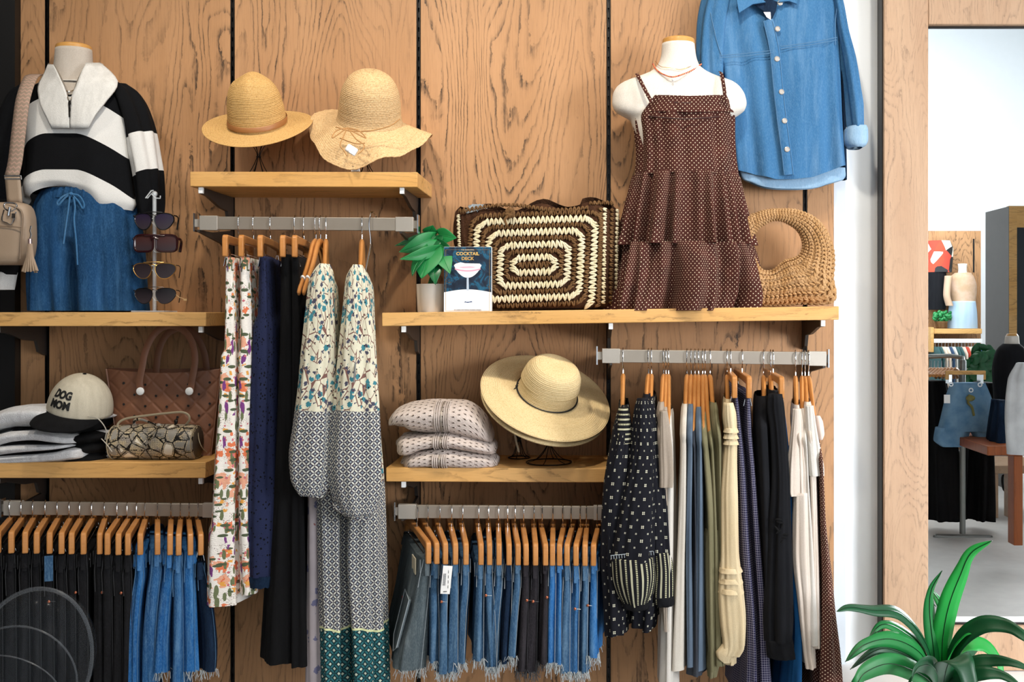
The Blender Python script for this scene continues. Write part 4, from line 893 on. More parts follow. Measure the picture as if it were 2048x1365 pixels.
# --- left torso with striped sweater
ym = -.15
t = thing('torso_form', 'linen torso mannequin with wooden neck cap wearing the striped sweater', 'mannequin', W(150, 622, ym))
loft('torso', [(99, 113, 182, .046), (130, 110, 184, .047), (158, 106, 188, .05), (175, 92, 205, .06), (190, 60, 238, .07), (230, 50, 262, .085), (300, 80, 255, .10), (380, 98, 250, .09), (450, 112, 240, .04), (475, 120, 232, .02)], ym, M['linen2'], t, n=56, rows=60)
poly_cap(113, 182, 88, 100, .046, ym, M['capwood'], t)
tag(MB().tube(spl([W(108, 150, ym-.02), W(122, 172, ym-.056), W(138, 183, ym-.075), W(152, 176, ym-.065), W(166, 160, ym-.04)], 6), .0011, 5).build('chain_necklace', M['gold']), 'fine gold chain necklace with pearl inside the sweater collar', 'necklace')
MB().ball(W(138, 184, ym-.083), .004, 8, 6).build('pearl', M['plasticw'], bpy.data.objects[[o.name for o in bpy.data.objects if o.name.startswith('chain_necklace')][-1]])
# stripes are knitted in: V carries the stripe coordinate
def stripemat(name, bands):
    n = NT(name); x, y, _ = n.sep(n.uv())[:3]
    out = None
    for a, b in bands:
        m_ = n.m_('MULTIPLY', n.m_('GREATER_THAN', y, a), n.m_('LESS_THAN', y, b)); out = m_ if out is None else n.m_('MAXIMUM', out, m_)
    c = n.mix(out, '#e6e5e2', '#0e0f12'); c = n.mix(n.m_('MULTIPLY', n.noise(n.ob(), 500, 1), .25), c, '#000000')
    n.bump(n.noise(n.ob(), 420, 2), .35, .002); return n.fin(c, .95, spec=.15)
sw = thing('striped_sweater', 'black and white striped quarter zip sweater on the torso form', 'sweater', W(150, 400, ym))
S_ = (ym+D)/F
def topx(v): return (EYE-v.z)/S_+CY
def suv(v, fv, k):
    px = v.x/S_+CX; fx = (px-158)/115; return (v.x, topx(v)-46*max(0, abs(fx)-.25)**1.6/.63)
bm = stripemat('sweater_stripes', [(160, 206), (280, 350)])
loft('body', [(158, 104, 196, .060), (168, 84, 232, .075), (182, 62, 256, .088), (215, 48, 272, .105), (255, 50, 272, .115), (300, 58, 270, .122), (350, 58, 272, .124), (385, 50, 276, .124), (403, 50, 280, .116), (414, 62, 272, .106)], ym, bm, sw, n=110, rows=90, uvf=suv, fold=folds(31, (4, 7, 10), (1, .8, .5), 3), amp=lambda v: .0015+.006*v**2, pw=2.2, cap=(False, False),
     warp=lambda x, v, s: (v**6*(-34*max(0, 1-((x+.15)/.75)**2)+10*max(0, x)) if s < .2 else 0)+(1-v)**9*52*max(0, -s)*max(0, 1-abs(x)*.9))
def sluv(slope): 
    return lambda v, fv, k: (v.x, topx(v)+slope*((v.x/S_+CX)-290))
def arm(st, bands, slope, nm, seed, y): loft(nm, st, y, stripemat('sleeve_stripes', bands), sw, n=64, rows=70, uvf=sluv(slope), fold=folds(seed, (3, 5, 8), (1, .8, .6), 3), amp=.004, pw=2.1, cap=(True, True))
arm([(168, 226, 250, .03), (185, 226, 274, .05), (215, 236, 292, .058), (260, 252, 306, .058), (310, 262, 315, .055), (350, 270, 321, .053), (400, 277, 323, .05), (432, 284, 320, .045), (440, 290, 316, .04)], [(0, 272), (351, 500)], .35, 'sleeve', 32, ym-.01)
arm([(172, 46, 66, .03), (190, 24, 66, .05), (240, 2, 60, .055), (300, -8, 52, .055), (360, -18, 44, .052), (420, -24, 30, .05), (440, -24, 20, .04)], [(0, 170), (250, 600)], -.33, 'sleeve', 33, ym-.01)
w1 = cloth('sweater_white', '#e9e8e5', '#dcdbd8', bump=.3, weave=450)
# collar: two flared wings and the placket panel
def shell(name, pts_rows, mat, parent, th=.006):
    """grid of world points with thickness"""
    m_, n_ = len(pts_rows), len(pts_rows[0]); vs = [p for r_ in pts_rows for p in r_]; fs = [(i*n_+j, i*n_+j+1, (i+1)*n_+j+1, (i+1)*n_+j) for i in range(m_-1) for j in range(n_-1)]
    o = mesh(name, vs, fs, mat, parent, uv=[(v.x, v.z) for v in vs]); md = o.modifiers.new('solid', 'SOLIDIFY'); md.thickness = th; md.offset = 0; return o
def rowpts(cols, y0, bulge, rows=14, nn=14, ctr=None, wd=None):
    """cols: list of (py, pxl, pxr, yl, yr)"""
    out = []; a, b = cols[0][0], cols[-1][0]
    for i in range(rows+1):
        py = a+(b-a)*i/rows; xl, xr, yl, yr = interp(cols, py)
        out.append([W(xl+(xr-xl)*j/nn, py, y0+yl+(yr-yl)*j/nn-bulge*sin(pi*j/nn)) for j in range(nn+1)])
    return out
shell('collar', rowpts([(130, 97, 108, -.02, -.052), (150, 88, 117, -.04, -.085), (175, 76, 129, -.080, -.108), (206, 80, 138, -.108, -.120), (232, 92, 139, -.124, -.129), (256, 104, 139, -.130, -.132)], ym, .004), w1, sw)
shell('collar', rowpts([(127, 172, 200, -.052, -.015), (145, 163, 222, -.080, -.030), (166, 155, 236, -.105, -.066), (206, 141, 210, -.120, -.108), (232, 141, 190, -.129, -.126), (256, 141, 178, -.132, -.131)], ym, .004), w1, sw)
loft('collar_stand', [(127, 98, 204, .060), (140, 96, 210, .064), (160, 90, 218, .070), (172, 86, 226, .075)], ym+.012, w1, sw, n=60, rows=12, cap=(False, False), warp=lambda x, v, s: 40*(1-v) if s < -.2 else 0)
MB().tube([W(138, 205, ym-.124), W(139, 234, ym-.134)], .0024, 6).build('zip_slot', M['darkmetal'], sw)
MB().tube(spl([W(108, 130, ym-.052), W(124, 160, ym-.088), W(137, 200, ym-.122)], 6), .0022, 6).tube(spl([W(172, 130, ym-.052), W(156, 160, ym-.088), W(142, 200, ym-.122)], 6), .0022, 6).build('zip_tape', M['steel'], sw)
MB().box(W(139.5, 205, ym-.130), (.007, .004, .012)).box(W(139.5, 218, ym-.132), (.004, .002, .016)).build('zip_pull', M['darkmetal'], sw, bevel=.001)
# trousers
pn = thing('denim_trousers', 'soft blue denim drawstring trousers on the torso form', 'trousers', W(160, 620, ym))
def cleft(px0): return lambda x, v, s: 0
def ppost(v, fv, k):
    px = v.x/S_+CX; u = (px-168-6*fv)/11; g = max(0, (fv-.40)/.60)
    if v.y < ym: v = v+Vector((0, .100*min(1, g*1.8)*math.exp(-u*u), 0))
    return v
loft('legs', [(384, 96, 262, .100), (400, 88, 268, .108), (420, 80, 272, .112), (470, 73, 278, .118), (520, 70, 283, .118), (570, 68, 286, .115), (622, 69, 290, .112)], ym, M['d_pants'], pn, n=140, rows=90, fold=folds(51, (5, 9, 14, 23), (1, .7, .5, .3), 3), amp=lambda v: .002+.006*v, pw=2.5, post=ppost)
loft('waistband', [(382, 98, 262, .104), (392, 92, 266, .110), (403, 88, 269, .113)], ym, M['d_pants'], pn, n=160, rows=10, fold=folds(52, (46, 31, 61), (1, .8, .5), .5), amp=.0022, cap=(False, False), warp=lambda x, v, s: 0)
yd = ym-.125
m = MB()
for P in ([(140, 388), (128, 398), (117, 410), (115, 404), (126, 393), (140, 387)], [(142, 388), (158, 392), (168, 408), (165, 417), (156, 402), (144, 390)], [(140, 389), (137, 415), (132, 450), (127, 488)], [(146, 390), (150, 415), (148, 440), (152, 480), (155, 530)]):
    m.tube(spl([W(a, b, yd-.003) for a, b in P], 6), .0028, 6, flat=(1, .5), up=(0, 1, 0))
m.ball(W(142, 388, yd-.006), (.007, .004, .005), 8, 6).build('drawstring', M['d_shirt'], pn)
# crossbody bag
bg = thing('crossbody_bag', 'taupe leather crossbody bag with woven strap and tassel', 'bag', W(30, 480, -.30))
tp = plain('taupe_leather', '#a58f79', .5, bump=.3, bs=700); yg = -.30
loft('body', [(406, -12, 46, .018), (410, -26, 56, .030), (420, -36, 63, .038), (440, -42, 67, .042), (480, -44, 68, .044), (510, -44, 64, .044), (525, -40, 54, .040), (530, -36, 44, .03)], yg, tp, bg, n=60, rows=50, pw=3.4, cap=(True, True))
MB().tube(spl([W(8, 409, yg-.030), W(34, 416, yg-.036), W(45, 430, yg-.042), W(43, 470, yg-.046), W(40, 518, yg-.045)], 6), .0025, 6).build('piping', plain('taupe_piping', '#8c7763', .5), bg)
MB().tube(spl([W(-10, 452, yg-.0465), W(20, 453, yg-.0475), W(43, 455, yg-.046)], 6), .0015, 5).build('seam', plain('taupe_piping2', '#8c7763', .5), bg)
def strapmat():
    n = NT('woven_strap'); x, y, _ = n.sep(n.uv())[:3]
    z = n.m_('FRACT', n.m_('MULTIPLY', n.m_('ADD', y, n.m_('MULTIPLY', n.m_('PINGPONG', x, .007), .9)), 75)); c = n.mix(n.m_('LESS_THAN', z, .35), '#93806f', '#b08f80')
    n.bump(n.noise(n.ob(), 500, 1), .4, .001); return n.fin(c, .8)
pts = spl([W(72, 150, -.17), W(60, 158, -.235), W(46, 200, -.285), (W(38, 260, -.30)), W(31, 320, -.305), W(24, 352, -.308)], 8); vs = []; fs = []; uv = []; Lc = 0
for i, p in enumerate(pts):
    if i: Lc += (p-pts[i-1]).length
    for j, (dx, dy) in enumerate(((-.021, .0015), (-.007, -.0005), (.007, -.0005), (.021, .0015))): vs.append(p+Vector((dx, dy, 0))); uv.append((dx+.021, Lc))
for i in range(len(pts)-1):
    for j in range(3): fs.append((i*4+j, i*4+j+1, i*4+j+5, i*4+j+4))
o = mesh('strap', vs, fs, strapmat(), bg, uv=uv); md = o.modifiers.new('s', 'SOLIDIFY'); md.thickness = .003
shell('strap_end', [[W(10+j*30/4+(i*.8), 352+i*9, -.312) for j in range(5)] for i in range(7)], tp, bg, .004)
m = MB().tube([W(9, 352, -.314), W(42, 352, -.314), W(43, 358, -.314), W(10, 358, -.314)], .0022, 6, closed=True)
m.tube(spl([W(8, 412, -.335), W(13, 420, -.338), W(25, 422, -.338), W(33, 414, -.335), W(30, 407, -.33), W(12, 406, -.33)], 4, True), .0022, 6, closed=True)
m.tube([W(20, 415, -.34), W(17, 432, -.345)], .004, 8).tube(spl([W(8, 420, -.34), W(4, 440, -.345), W(14, 446, -.346), W(24, 448, -.345), W(32, 424, -.338)], 4), .002, 6).box(W(28, 432, -.345), (.010, .006, .014))
m.build('hardware', M['chrome'], bg)
m = MB().tube([W(62, 452, -.352), W(60, 462, -.354), W(62, 470, -.352), W(60, 478, -.354)], .0022, 6); hw = m.build('tassel_chain', M['chrome'], bg)
MB().tube([W(60, 478, -.354), W(60, 489, -.354)], .0055, 10).build('tassel_cap', plain('tassel_cap', '#d8b8b4', .25, .8), bg)
m = MB(); r = random.Random(2)
for k in range(16):
    a = 2*pi*k/16; m.tube([W(60, 488, -.354)+Vector((cos(a)*.004, sin(a)*.004, 0)), W(60, 515, -.354)+Vector((cos(a)*.008, sin(a)*.006, 0)), W(60, 544, -.354)+Vector((cos(a)*.022, sin(a)*.012, r.uniform(-.003, .003)))], [.0026, .003, .0026], 5)
m.build('tassel_fringe', tp, bg, kind='stuff')
# white sleeve cuff of the neighbouring display, cut by the left edge
# ================================================================ denim shirt on the wall
ys = -.085
sh = thing('denim_shirt', 'washed blue denim button shirt hung high on the wood wall', 'shirt', W(1570, 200, ys))
def hemw(x, v, s):
    return v**10*(10 - 26*abs(x)**3) + 0
loft('body', [(-46, 1470, 1640, .02), (-20, 1436, 1664, .030), (0, 1424, 1676, .036), (30, 1420, 1678, .040), (80, 1430, 1677, .042), (150, 1448, 1680, .044), (250, 1462, 1684, .045), (320, 1472, 1688, .046), (352, 1476, 1690, .046)], ys, M['d_shirt'], sh, n=120, rows=90, fold=folds(77, (3, 5, 9, 14), (1, .9, .6, .5), 4), amp=lambda v: .003+.003*v, pw=2.6, cap=(False, False), warp=lambda x, v, s: (v**6*(16-16*abs(x)) if s > 0 else v**8*(10-28*max(0, abs(x)-.35)-12*max(0, x))))
loft('hem_facing', [(336, 1478, 1690, .02), (352, 1481, 1691, .02), (366, 1486, 1686, .02), (375, 1500, 1664, .018)], ys-.004, M['d_shirtin'], sh, n=60, rows=14, pw=3, cap=(False, False), warp=lambda x, v, s: v*v*(4-14*abs(x)**3))
# left and right sleeve
loft('sleeve', [(-30, 1424, 1470, .03), (0, 1408, 1462, .04), (60, 1398, 1450, .044), (120, 1396, 1446, .044), (200, 1402, 1446, .042), (300, 1410, 1450, .042)], ys+.005, M['d_shirt'], sh, n=48, rows=50, fold=folds(78, (3, 5, 8), (1, .8, .6), 3), amp=.005)
loft('sleeve', [(-30, 1650, 1672, .03), (0, 1662, 1684, .034), (60, 1670, 1696, .036), (120, 1680, 1712, .038), (180, 1688, 1722, .038), (215, 1692, 1727, .038), (250, 1697, 1727, .036), (262, 1700, 1726, .034)], ys, M['d_shirt'], sh, n=48, rows=60, fold=folds(79, (3, 5, 8), (1, .8, .6), 3), amp=.004)
loft('rolled_cuff', [(254, 1697, 1730, .040), (262, 1690, 1733, .044), (280, 1688, 1734, .044), (292, 1692, 1730, .042), (297, 1700, 1722, .036)], ys, M['d_shirtin'], sh, n=48, rows=20, fold=folds(80, (2, 3), (1, .8), 1), amp=.002, cap=(False, False), pw=2.6)
mb = MB(); yy = ys-.052
def strip(name, P, wd, th, mat, y=yy, n=8):
    pts = spl([W(a, b, y) for a, b in P], n); return MB().tube(pts, 1, 8, flat=(wd, th), up=(0, 1, 0)).build(name, mat, sh)
strip('placket', [(1536, 40), (1549, 100), (1556, 170), (1564, 240), (1572, 300), (1578, 350)], .0165, .0045, M['d_shirt'])
m = MB()
for dx in (-9, 9):
    m.tube(spl([W(a+dx, b, yy-.0045) for a, b in [(1536, 42), (1549, 100), (1556, 170), (1564, 240), (1572, 300), (1578, 350)]], 6), .0008, 4)
m.tube(spl([W(1440, 111, yy-.001), W(1480, 108, yy-.001), W(1545, 101, yy-.003)], 5), .0011, 4).tube(spl([W(1440, 115, yy-.001), W(1480, 113, yy-.001), W(1545, 106, yy-.003)], 5), .0011, 4)
m.tube(spl([W(1562, 98, yy-.003), W(1620, 90, yy-.001), W(1674, 80, yy+.02)], 5), .0011, 4).tube(spl([W(1562, 93, yy-.003), W(1620, 85, yy-.001), W(1674, 75, yy+.02)], 5), .0011, 4)
m.tube(spl([W(1420, 20, yy+.025), W(1426, 50, yy+.012), W(1436, 90, yy+.012), W(1444, 112, yy+.01)], 5), .0012, 4).tube(spl([W(1676, 0, yy+.03), W(1671, 40, yy+.02), W(1671, 90, yy+.02)], 5), .0012, 4)
m.build('seam_stitching', M['threadb'], sh)
for a, b in ((1555, 58), (1554, 118), (1563, 184), (1569, 242), (1574, 299), (1560, 6)):
    bt = MB().lathe([(.0085, 0), (.0085, .002), (.0065, .003), (.0060, .0022), (0.001, .0022)], 18, Matrix.Rotation(pi/2, 3, 'X'), W(a, b, yy-.004)).build('button', plain('shell_button', '#b9b2aa', .25, .4), sh)
# collar wings, inner back and price tag
def slab(name, P, y0, mat, th=.006, parent=None, dy=None):
    n = len(P); f = [W(a, b, y0+(dy[i] if dy else 0)) for i, (a, b) in enumerate(P)]
    vs = f+[v+Vector((0, th, 0)) for v in f]
    return MB().add(vs, [tuple(range(n)), tuple(range(2*n-1, n-1, -1))]+[(i, i+n, (i+1) % n+n, (i+1) % n) for i in range(n)]).build(name, mat, parent, bevel=.0012)
slab('collar', [(1472, -6), (1510, -14), (1532, 4), (1506, 8), (1478, 26)], yy-.012, M['d_shirt'], .008, sh, [0, .01, 0, -.004, -.006])
slab('collar', [(1556, 4), (1575, -12), (1598, -12), (1594, 8), (1578, 2)], yy-.012, M['d_shirt'], .008, sh)
slab('neck_opening', [(1506, 8), (1534, -6), (1556, 4), (1551, 24), (1543, 40), (1527, 22)], yy-.003, M['d_dark'], .003, sh)
slab('neck_tag', [(1527, 24), (1541, 24), (1542, 40), (1533, 34)], yy-.006, M['paper'], .001, sh)
loft('side_vent', [(120, 1676, 1684, .02), (200, 1680, 1690, .02), (300, 1683, 1692, .02), (348, 1684, 1693, .02), (360, 1684, 1693, .02)], ys+.02, M['d_dark'], sh, n=24, rows=20)
for o in [o for o in bpy.data.objects if o.name.startswith('neck_')and o.parent is None]: o.parent = sh
# ================================================================ straw hats
def straw(name, a, b, dark, sc=1.0, knot=False):
    n = NT(name); o = n.ob(); x = n.noise(n.map(o, (1, 1, 1)), 260*sc, 3, .5, .6)
    c = n.mix(n.ramp(x, [(.35, 0.), (.65, 1.)]), a, b); c = n.mix(n.m_('MULTIPLY', n.ramp(n.noise(o, 330*sc, 2), [(.52, 0.), (.72, 1.)]), .55), c, dark)
    n.bump(x, .3, .0015); return n.fin(c, .75, spec=.25)
M['straw_g'] = straw('golden_straw', '#c49a5c', '#d2ac72', '#8a6534'); M['straw_t'] = straw('raffia', '#cda878', '#dcbd90', '#80603a', .8); M['straw_l'] = straw('pale_paper_straw', '#d2b98a', '#dcc79a', '#a98a58')
def hat(name, parent, prof, mat, Mx, c, n=96, ridge=.0008, pitch=.005, deform=None, inner=True, wov=0):
    """prof: coarse (r,z) from the crown centre out to the brim edge; ridged like sewn braid"""
    P = [Vector((r, 0, z)) for r, z in prof]; P = spl(P, 6); L = 0; fine = []
    for i in range(len(P)-1):
        d = (P[i+1]-P[i]).length; k = max(1, int(d/(pitch/4)))
        for j in range(k): fine.append((P[i].lerp(P[i+1], j/k), (P[i+1]-P[i]).normalized(), L+d*j/k))
        L += d
    fine.append((P[-1], (P[-1]-P[-2]).normalized(), L)); rows = []
    for p, t, l in fine:
        nn = Vector((-t.z, 0, t.x)); rr = ridge*abs(sin(pi*l/pitch)); row = []
        for k in range(n):
            a = 2*pi*k/n; q = p+nn*(rr*1.0 + (wov*sin(a*n/3+l/pitch*pi) if wov else 0)); v = Vector((max(q.x, .0005)*cos(a), max(q.x, .0005)*sin(a), q.z))
            if deform: v = deform(v, a, p.x, l)
            row.append(c+(Mx @ v))
        rows.append(row)
    vs = [v for r_ in rows for v in r_]; m_ = len(rows); fs = [(i*n+k, i*n+(k+1) % n, (i+1)*n+(k+1) % n, (i+1)*n+k) for i in range(m_-1) for k in range(n)]+[tuple(range(n-1, -1, -1))]
    o = mesh(name, vs, fs, mat, parent); md = o.modifiers.new('solid', 'SOLIDIFY'); md.thickness = .0022; md.offset = -1; return o
def stand(label, x, y, zt, h, r=.05, spread=.055, ringr=.05):
    """wire hat stand"""
    t = thing('hat_stand', label, 'hat stand', (x, y, zt), group='wire hat stands'); m = MB()
    for k in range(6):
        a = 2*pi*k/6+.3; d = Vector((cos(a), sin(a), 0)); b = Vector((x, y, zt))
        m.tube(spl([b+d*ringr+Vector((0, 0, .0025)), b+d*ringr*.55+Vector((0, 0, h*.12)), b+d*.008+Vector((0, 0, h*.42)), b+d*.006+Vector((0, 0, h*.6)), b+d*.03+Vector((0, 0, h*.9)), b+d*.045+Vector((0, 0, h))], 5), .0013, 6)
    m.build('wires', M['wire'], t)
    MB().tube([(x+ringr*cos(2*pi*k/32), y+ringr*sin(2*pi*k/32), zt+.0022) for k in range(32)], .002, 6, closed=True).build('base_ring', M['wire'], t)
    MB().tube([(x+.007*cos(2*pi*k/12), y+.007*sin(2*pi*k/12), zt+h*.5) for k in range(12)], .0016, 6, closed=True).build('collar', M['wire'], t)
    return t
# tan fedora
y1 = -.165; c = W(516, 249, y1)
h1 = thing('straw_fedora', 'golden straw fedora with tan leather band on the short top shelf', 'hat', c)
def dent(v, a, r, l):
    if v.z > .02:
        f = max(0, (v.z-.02)/.10); fr = math.exp(-((sin(a)+1)/.25)**2) if sin(a) < 0 else 0
        v = v+Vector((-.010*f*math.copysign(1, v.x)*max(0, -sin(a))*abs(cos(a))*1.6, 0, 0)); v.y += .010*f*fr
        v.z += .010*math.exp(-((v.x/.03)**2))*f-.004*f
    else:
        v.z += .012*(abs(cos(a))**2)*((r-.085)/.07 if r > .085 else 0)*(1 if r > .085 else 0)
    return v
tilt = Matrix.Rotation(radians(30), 3, 'X')
hat('straw', h1, [(0, .150), (.03, .147), (.056, .134), (.073, .104), (.081, .065), (.084, .03), (.085, .004), (.089, -.004), (.105, -.007), (.135, -.011), (.166, -.014)], M['straw_g'], tilt, c, deform=dent, pitch=.0048, ridge=.0013)
MB().tube([c+tilt @ Vector((.0893*cos(2*pi*k/60), .0893*sin(2*pi*k/60), .014)) for k in range(60)], .0085, 8, closed=True, flat=(.2, 1), up=(0, 0, 1)).build('leather_band', plain('tan_leather', '#a26c3c', .45), h1)
stand('black wire hat stand under the golden straw fedora', c.x+.002, -.165, Z1+.0, .13)
# floppy raffia hat
y2 = -.17; c = W(737, 230, y2)
h2 = thing('floppy_hat', 'floppy crocheted raffia hat with wavy brim on the short top shelf', 'hat', c)
def flop(v, a, r, l):
    if r > .092:
        k = (r-.092)/.085; v.z += k*(-.022*max(0, -sin(a))+.020*sin(2*a+2.6)*.9+.009*sin(5*a+1)+.004*sin(9*a))+.012*k*max(0, sin(a)); v.x *= 1+.08*k*sin(3*a); v.z -= k*k*.016
    return v
hat('raffia', h2, [(0, .138), (.030, .134), (.060, .116), (.080, .084), (.089, .045), (.092, .012), (.095, -.012), (.103, -.026), (.125, -.036), (.155, -.046), (.186, -.052)], M['straw_t'], Matrix.Rotation(radians(27), 3, 'X') @ Matrix.Rotation(radians(7), 3, 'Y'), c+Vector((.004, 0, 0)), n=150, deform=flop, pitch=.0052, ridge=.0013, wov=.0009)
m = MB(); yq = y2-.13
for P in ([(672, 254), (700, 262), (740, 262), (780, 252), (800, 238)], [(692, 256), (672, 262), (664, 276), (675, 270), (692, 257)], [(694, 256), (686, 275), (680, 290), (688, 302), (694, 312)], [(694, 256), (718, 262), (732, 276), (722, 272), (694, 257)], [(696, 257), (712, 278), (728, 290), (724, 302), (716, 308)], [(680, 276), (700, 284), (716, 288), (730, 286)]):
    m.tube(spl([W(a, b, -.290-(b-250)*.0010) for a, b in P], 6), .0019, 5)
m.build('raffia_bow', plain('raffia_string', '#b98a55', .8), h2)
tg = thing('security_tag', 'white plastic security tag clipped on the floppy hat brim', 'tag', W(703, 304, -.34))
MB().box(W(703, 300, -.335), (.036, .012, .024), Matrix.Rotation(radians(32), 3, 'Y')).build('housing', M['plasticw'], tg, bevel=.007, seg=3)
MB().box(W(705, 305, -.342), (.022, .006, .014), Matrix.Rotation(radians(32), 3, 'Y')).build('raised_centre', M['plasticw'], tg, bevel=.003, seg=3)
stand('black wire hat stand under the floppy raffia hat', c.x-.01, -.17, Z1+.0, .11)
m = MB().box(W(711, 337, -.28), (.026, .001, .018)).build('price_label', M['paper'], None); tag(m, 'small white printed price label hanging under the floppy hat', 'label')
q = MB().box(W(706, 334, -.2815), (.006, .0006, .004)); [q.box(W(706+k*2.2, 341, -.2815), (.001, .0006, .006)) for k in range(6)]; q.build('printing', M['ink'], m, kind='stuff')
# two wide sun hats, nested, tipped on a stand
y3 = -.21; c = W(1093, 790, y3)
Rm = Matrix.Rotation(radians(19), 3, 'Y') @ Matrix.Rotation(radians(31), 3, 'X')
def wide(v, a, r, l):
    if r < .085 and v.z > .0: v.x *= 1.06; v.z -= .010*math.exp(-(((v.x)/.04)**2+((v.y)/.05)**2))
    return v
hn = ['upper of two nested pale wide-brim sun hats, with a thin black cord', 'lower of two nested pale wide-brim sun hats, only its rim showing']
for i in range(2):
    cc = c-(Rm @ Vector((0, 0, .012*i)))+Vector((-.0*i, 0, -.004*i))
    hh = thing('sun_hat', hn[i], 'hat', cc, group='wide sun hats')
    hat('straw', hh, [(0, .118), (.032, .117), (.060, .110), (.077, .086), (.085, .045), (.090, .010), (.098, .001), (.12, -.001), (.16, -.003), (.196, -.008), (.205, -.010)] if i == 0 else [(0, .092), (.03, .091), (.052, .084), (.066, .066), (.075, .036), (.082, .006), (.090, .000), (.12, -.003), (.16, -.006), (.192, -.012), (.2, -.016)], M['straw_l'], Rm, cc, n=120, deform=wide, pitch=.0052, ridge=.0014)
    if i == 0:
        P = [cc+Rm @ Vector((.0925*1.04*cos(2*pi*k/60), .0925*sin(2*pi*k/60), .0085)) for k in range(60)]
        MB().tube(P, .0026, 7, closed=True).build('black_cord', M['ink'], hh)
        k0 = cc+Rm @ Vector((-.094, -.022, .010)); MB().ball(k0, .0045, 8, 6).tube(spl([k0, k0+Vector((-.004, -.003, -.006)), k0+Vector((-.009, -.004, -.010))], 4), .0018, 6).tube(spl([k0, k0+Vector((.002, -.003, .006)), k0+Vector((.006, -.003, .010))], 4), .0018, 6).build('cord_knot', M['ink'], hh)
stand('black wire hat stand under the nested sun hats', W(1098, 925, -.20).x, -.20, Z5, .12, ringr=.070)
t = stand('spare black wire hat stand half hidden behind the nested sun hats', W(1038, 900, -.10).x, -.10, Z5, .11, ringr=.034)
tag(MB().tube(spl([W(1031, 842, -.17), W(1030, 870, -.17), W(1034, 890, -.17), W(1038, 905, -.17)], 5), .003, 6, flat=(1, .3)).build('ribbon', plain('ribbon', '#b9ab94', .7)), 'thin pale ribbon tie dangling from the nested sun hats', 'ribbon')
# ================================================================ crochet tote
yt = -.155
ct = thing('crochet_tote', 'brown and cream crochet tote with concentric rectangles on the long shelf', 'bag', W(1080, 615, yt))
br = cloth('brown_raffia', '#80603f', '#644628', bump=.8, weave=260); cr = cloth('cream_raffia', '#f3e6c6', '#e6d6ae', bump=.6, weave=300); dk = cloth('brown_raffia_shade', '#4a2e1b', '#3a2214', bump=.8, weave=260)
TS = [(409, 922, 1222, .050), (424, 911, 1234, .068), (470, 908, 1242, .080), (520, 918, 1240, .088), (570, 926, 1234, .090), (600, 938, 1228, .088), (612, 950, 1220, .082), (618, 965, 1208, .07)]
def rimw(x, v, s): return (1-v)**10*(-8*sin(x*9+1)-6*sin(x*4+.6)*1.0 + (14 if s < 0 else -2)+(-10 if x > .6 else 0))
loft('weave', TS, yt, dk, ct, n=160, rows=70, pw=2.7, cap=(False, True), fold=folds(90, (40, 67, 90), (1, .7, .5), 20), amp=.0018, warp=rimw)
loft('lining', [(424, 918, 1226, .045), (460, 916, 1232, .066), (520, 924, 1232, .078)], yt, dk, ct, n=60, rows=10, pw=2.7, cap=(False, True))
sT = (yt+D)/F
def tot(px, py):
    xl, xr, hd = interp(TS, py); cx = (xl+xr)/2; hw = (xr-xl)/2; f = min(.995, abs(px-cx)/hw); y = yt-hd*(1-f**2.7)**(1/2.7)
    d0 = yt+D; return W(CX+(px-CX)*1.0, CY+(py-CY), yt)+Vector((0, y-yt, 0))
def ndir(px, py):
    a, b, c_, d_ = tot(px-2, py), tot(px+2, py), tot(px, py-2), tot(px, py+2); n_ = (b-a).cross(d_-c_); n_.normalize(); return n_ if n_.y < 0 else -n_
stitch = {0: MB(), 1: MB()}
rs = random.Random(9)
def st_(px, py, ang, col, ln=7.2, wd=3.6):
    p = tot(px, py); nn = ndir(px, py); ax = Vector((cos(ang), 0, -sin(ang))); ax = (ax-nn*ax.dot(nn)).normalized(); bx = nn.cross(ax)
    ax = ax*cos(.0)+bx*rs.uniform(-.25, .25); ax.normalize(); bx = nn.cross(ax)
    for sgn in (-1, 1):
        M3 = Matrix((ax*cos(.22*sgn)+bx*sin(.22*sgn), bx, nn)).transposed()
        stitch[col].ball(p+nn*.004+bx*(sgn*wd*.42*sT), (ln*sT*rs.uniform(.85, 1.1), wd*.56*sT, .0045), 6, 5, M3)
cx0, cy0 = 1071, 533
for k in range(0, 9):
    col = 0 if k % 2 else 1     # 0 cream, 1 brown
    hb = 2+k*12.4; ha = hb+26
    if k >= 7: hb = 2+k*12.2
    per = 4*(ha+hb); n_ = max(6, int(per/9.0))
    for j in range(n_):
        s = j/n_*per; r_ = min(hb, 12+k*1.5)
        # walk round a rectangle
        if s < 2*ha: px, py, an = cx0-ha+s, cy0-hb, pi/2
        elif s < 2*ha+2*hb: px, py, an = cx0+ha, cy0-hb+(s-2*ha), 0
        elif s < 4*ha+2*hb: px, py, an = cx0+ha-(s-2*ha-2*hb), cy0+hb, -pi/2
        else: px, py, an = cx0-ha, cy0+hb-(s-4*ha-2*hb), pi
        dx, dy = px-cx0, py-cy0
        cxn, cyn = max(0, abs(dx)-(ha-r_)), max(0, abs(dy)-(hb-r_))
        if cxn > 0 and cyn > 0:
            L_ = sqrt(cxn*cxn+cyn*cyn); f = r_/L_ if L_ > r_ else 1
            px = cx0+math.copysign(ha-r_+cxn*f, dx); py = cy0+math.copysign(hb-r_+cyn*f, dy); an = atan2(math.copysign(cyn, -dy), math.copysign(cxn, dx))
        px += (py-cy0)*-.05; py += (px-cx0)*-.035
        if not (928 < px < 1226 and 424 < py < 612): continue
        if k >= 8 and py > 590: pass
        st_(px, py, an, col, *((9.2, 4.8) if col == 0 else (6.4, 4.2)))
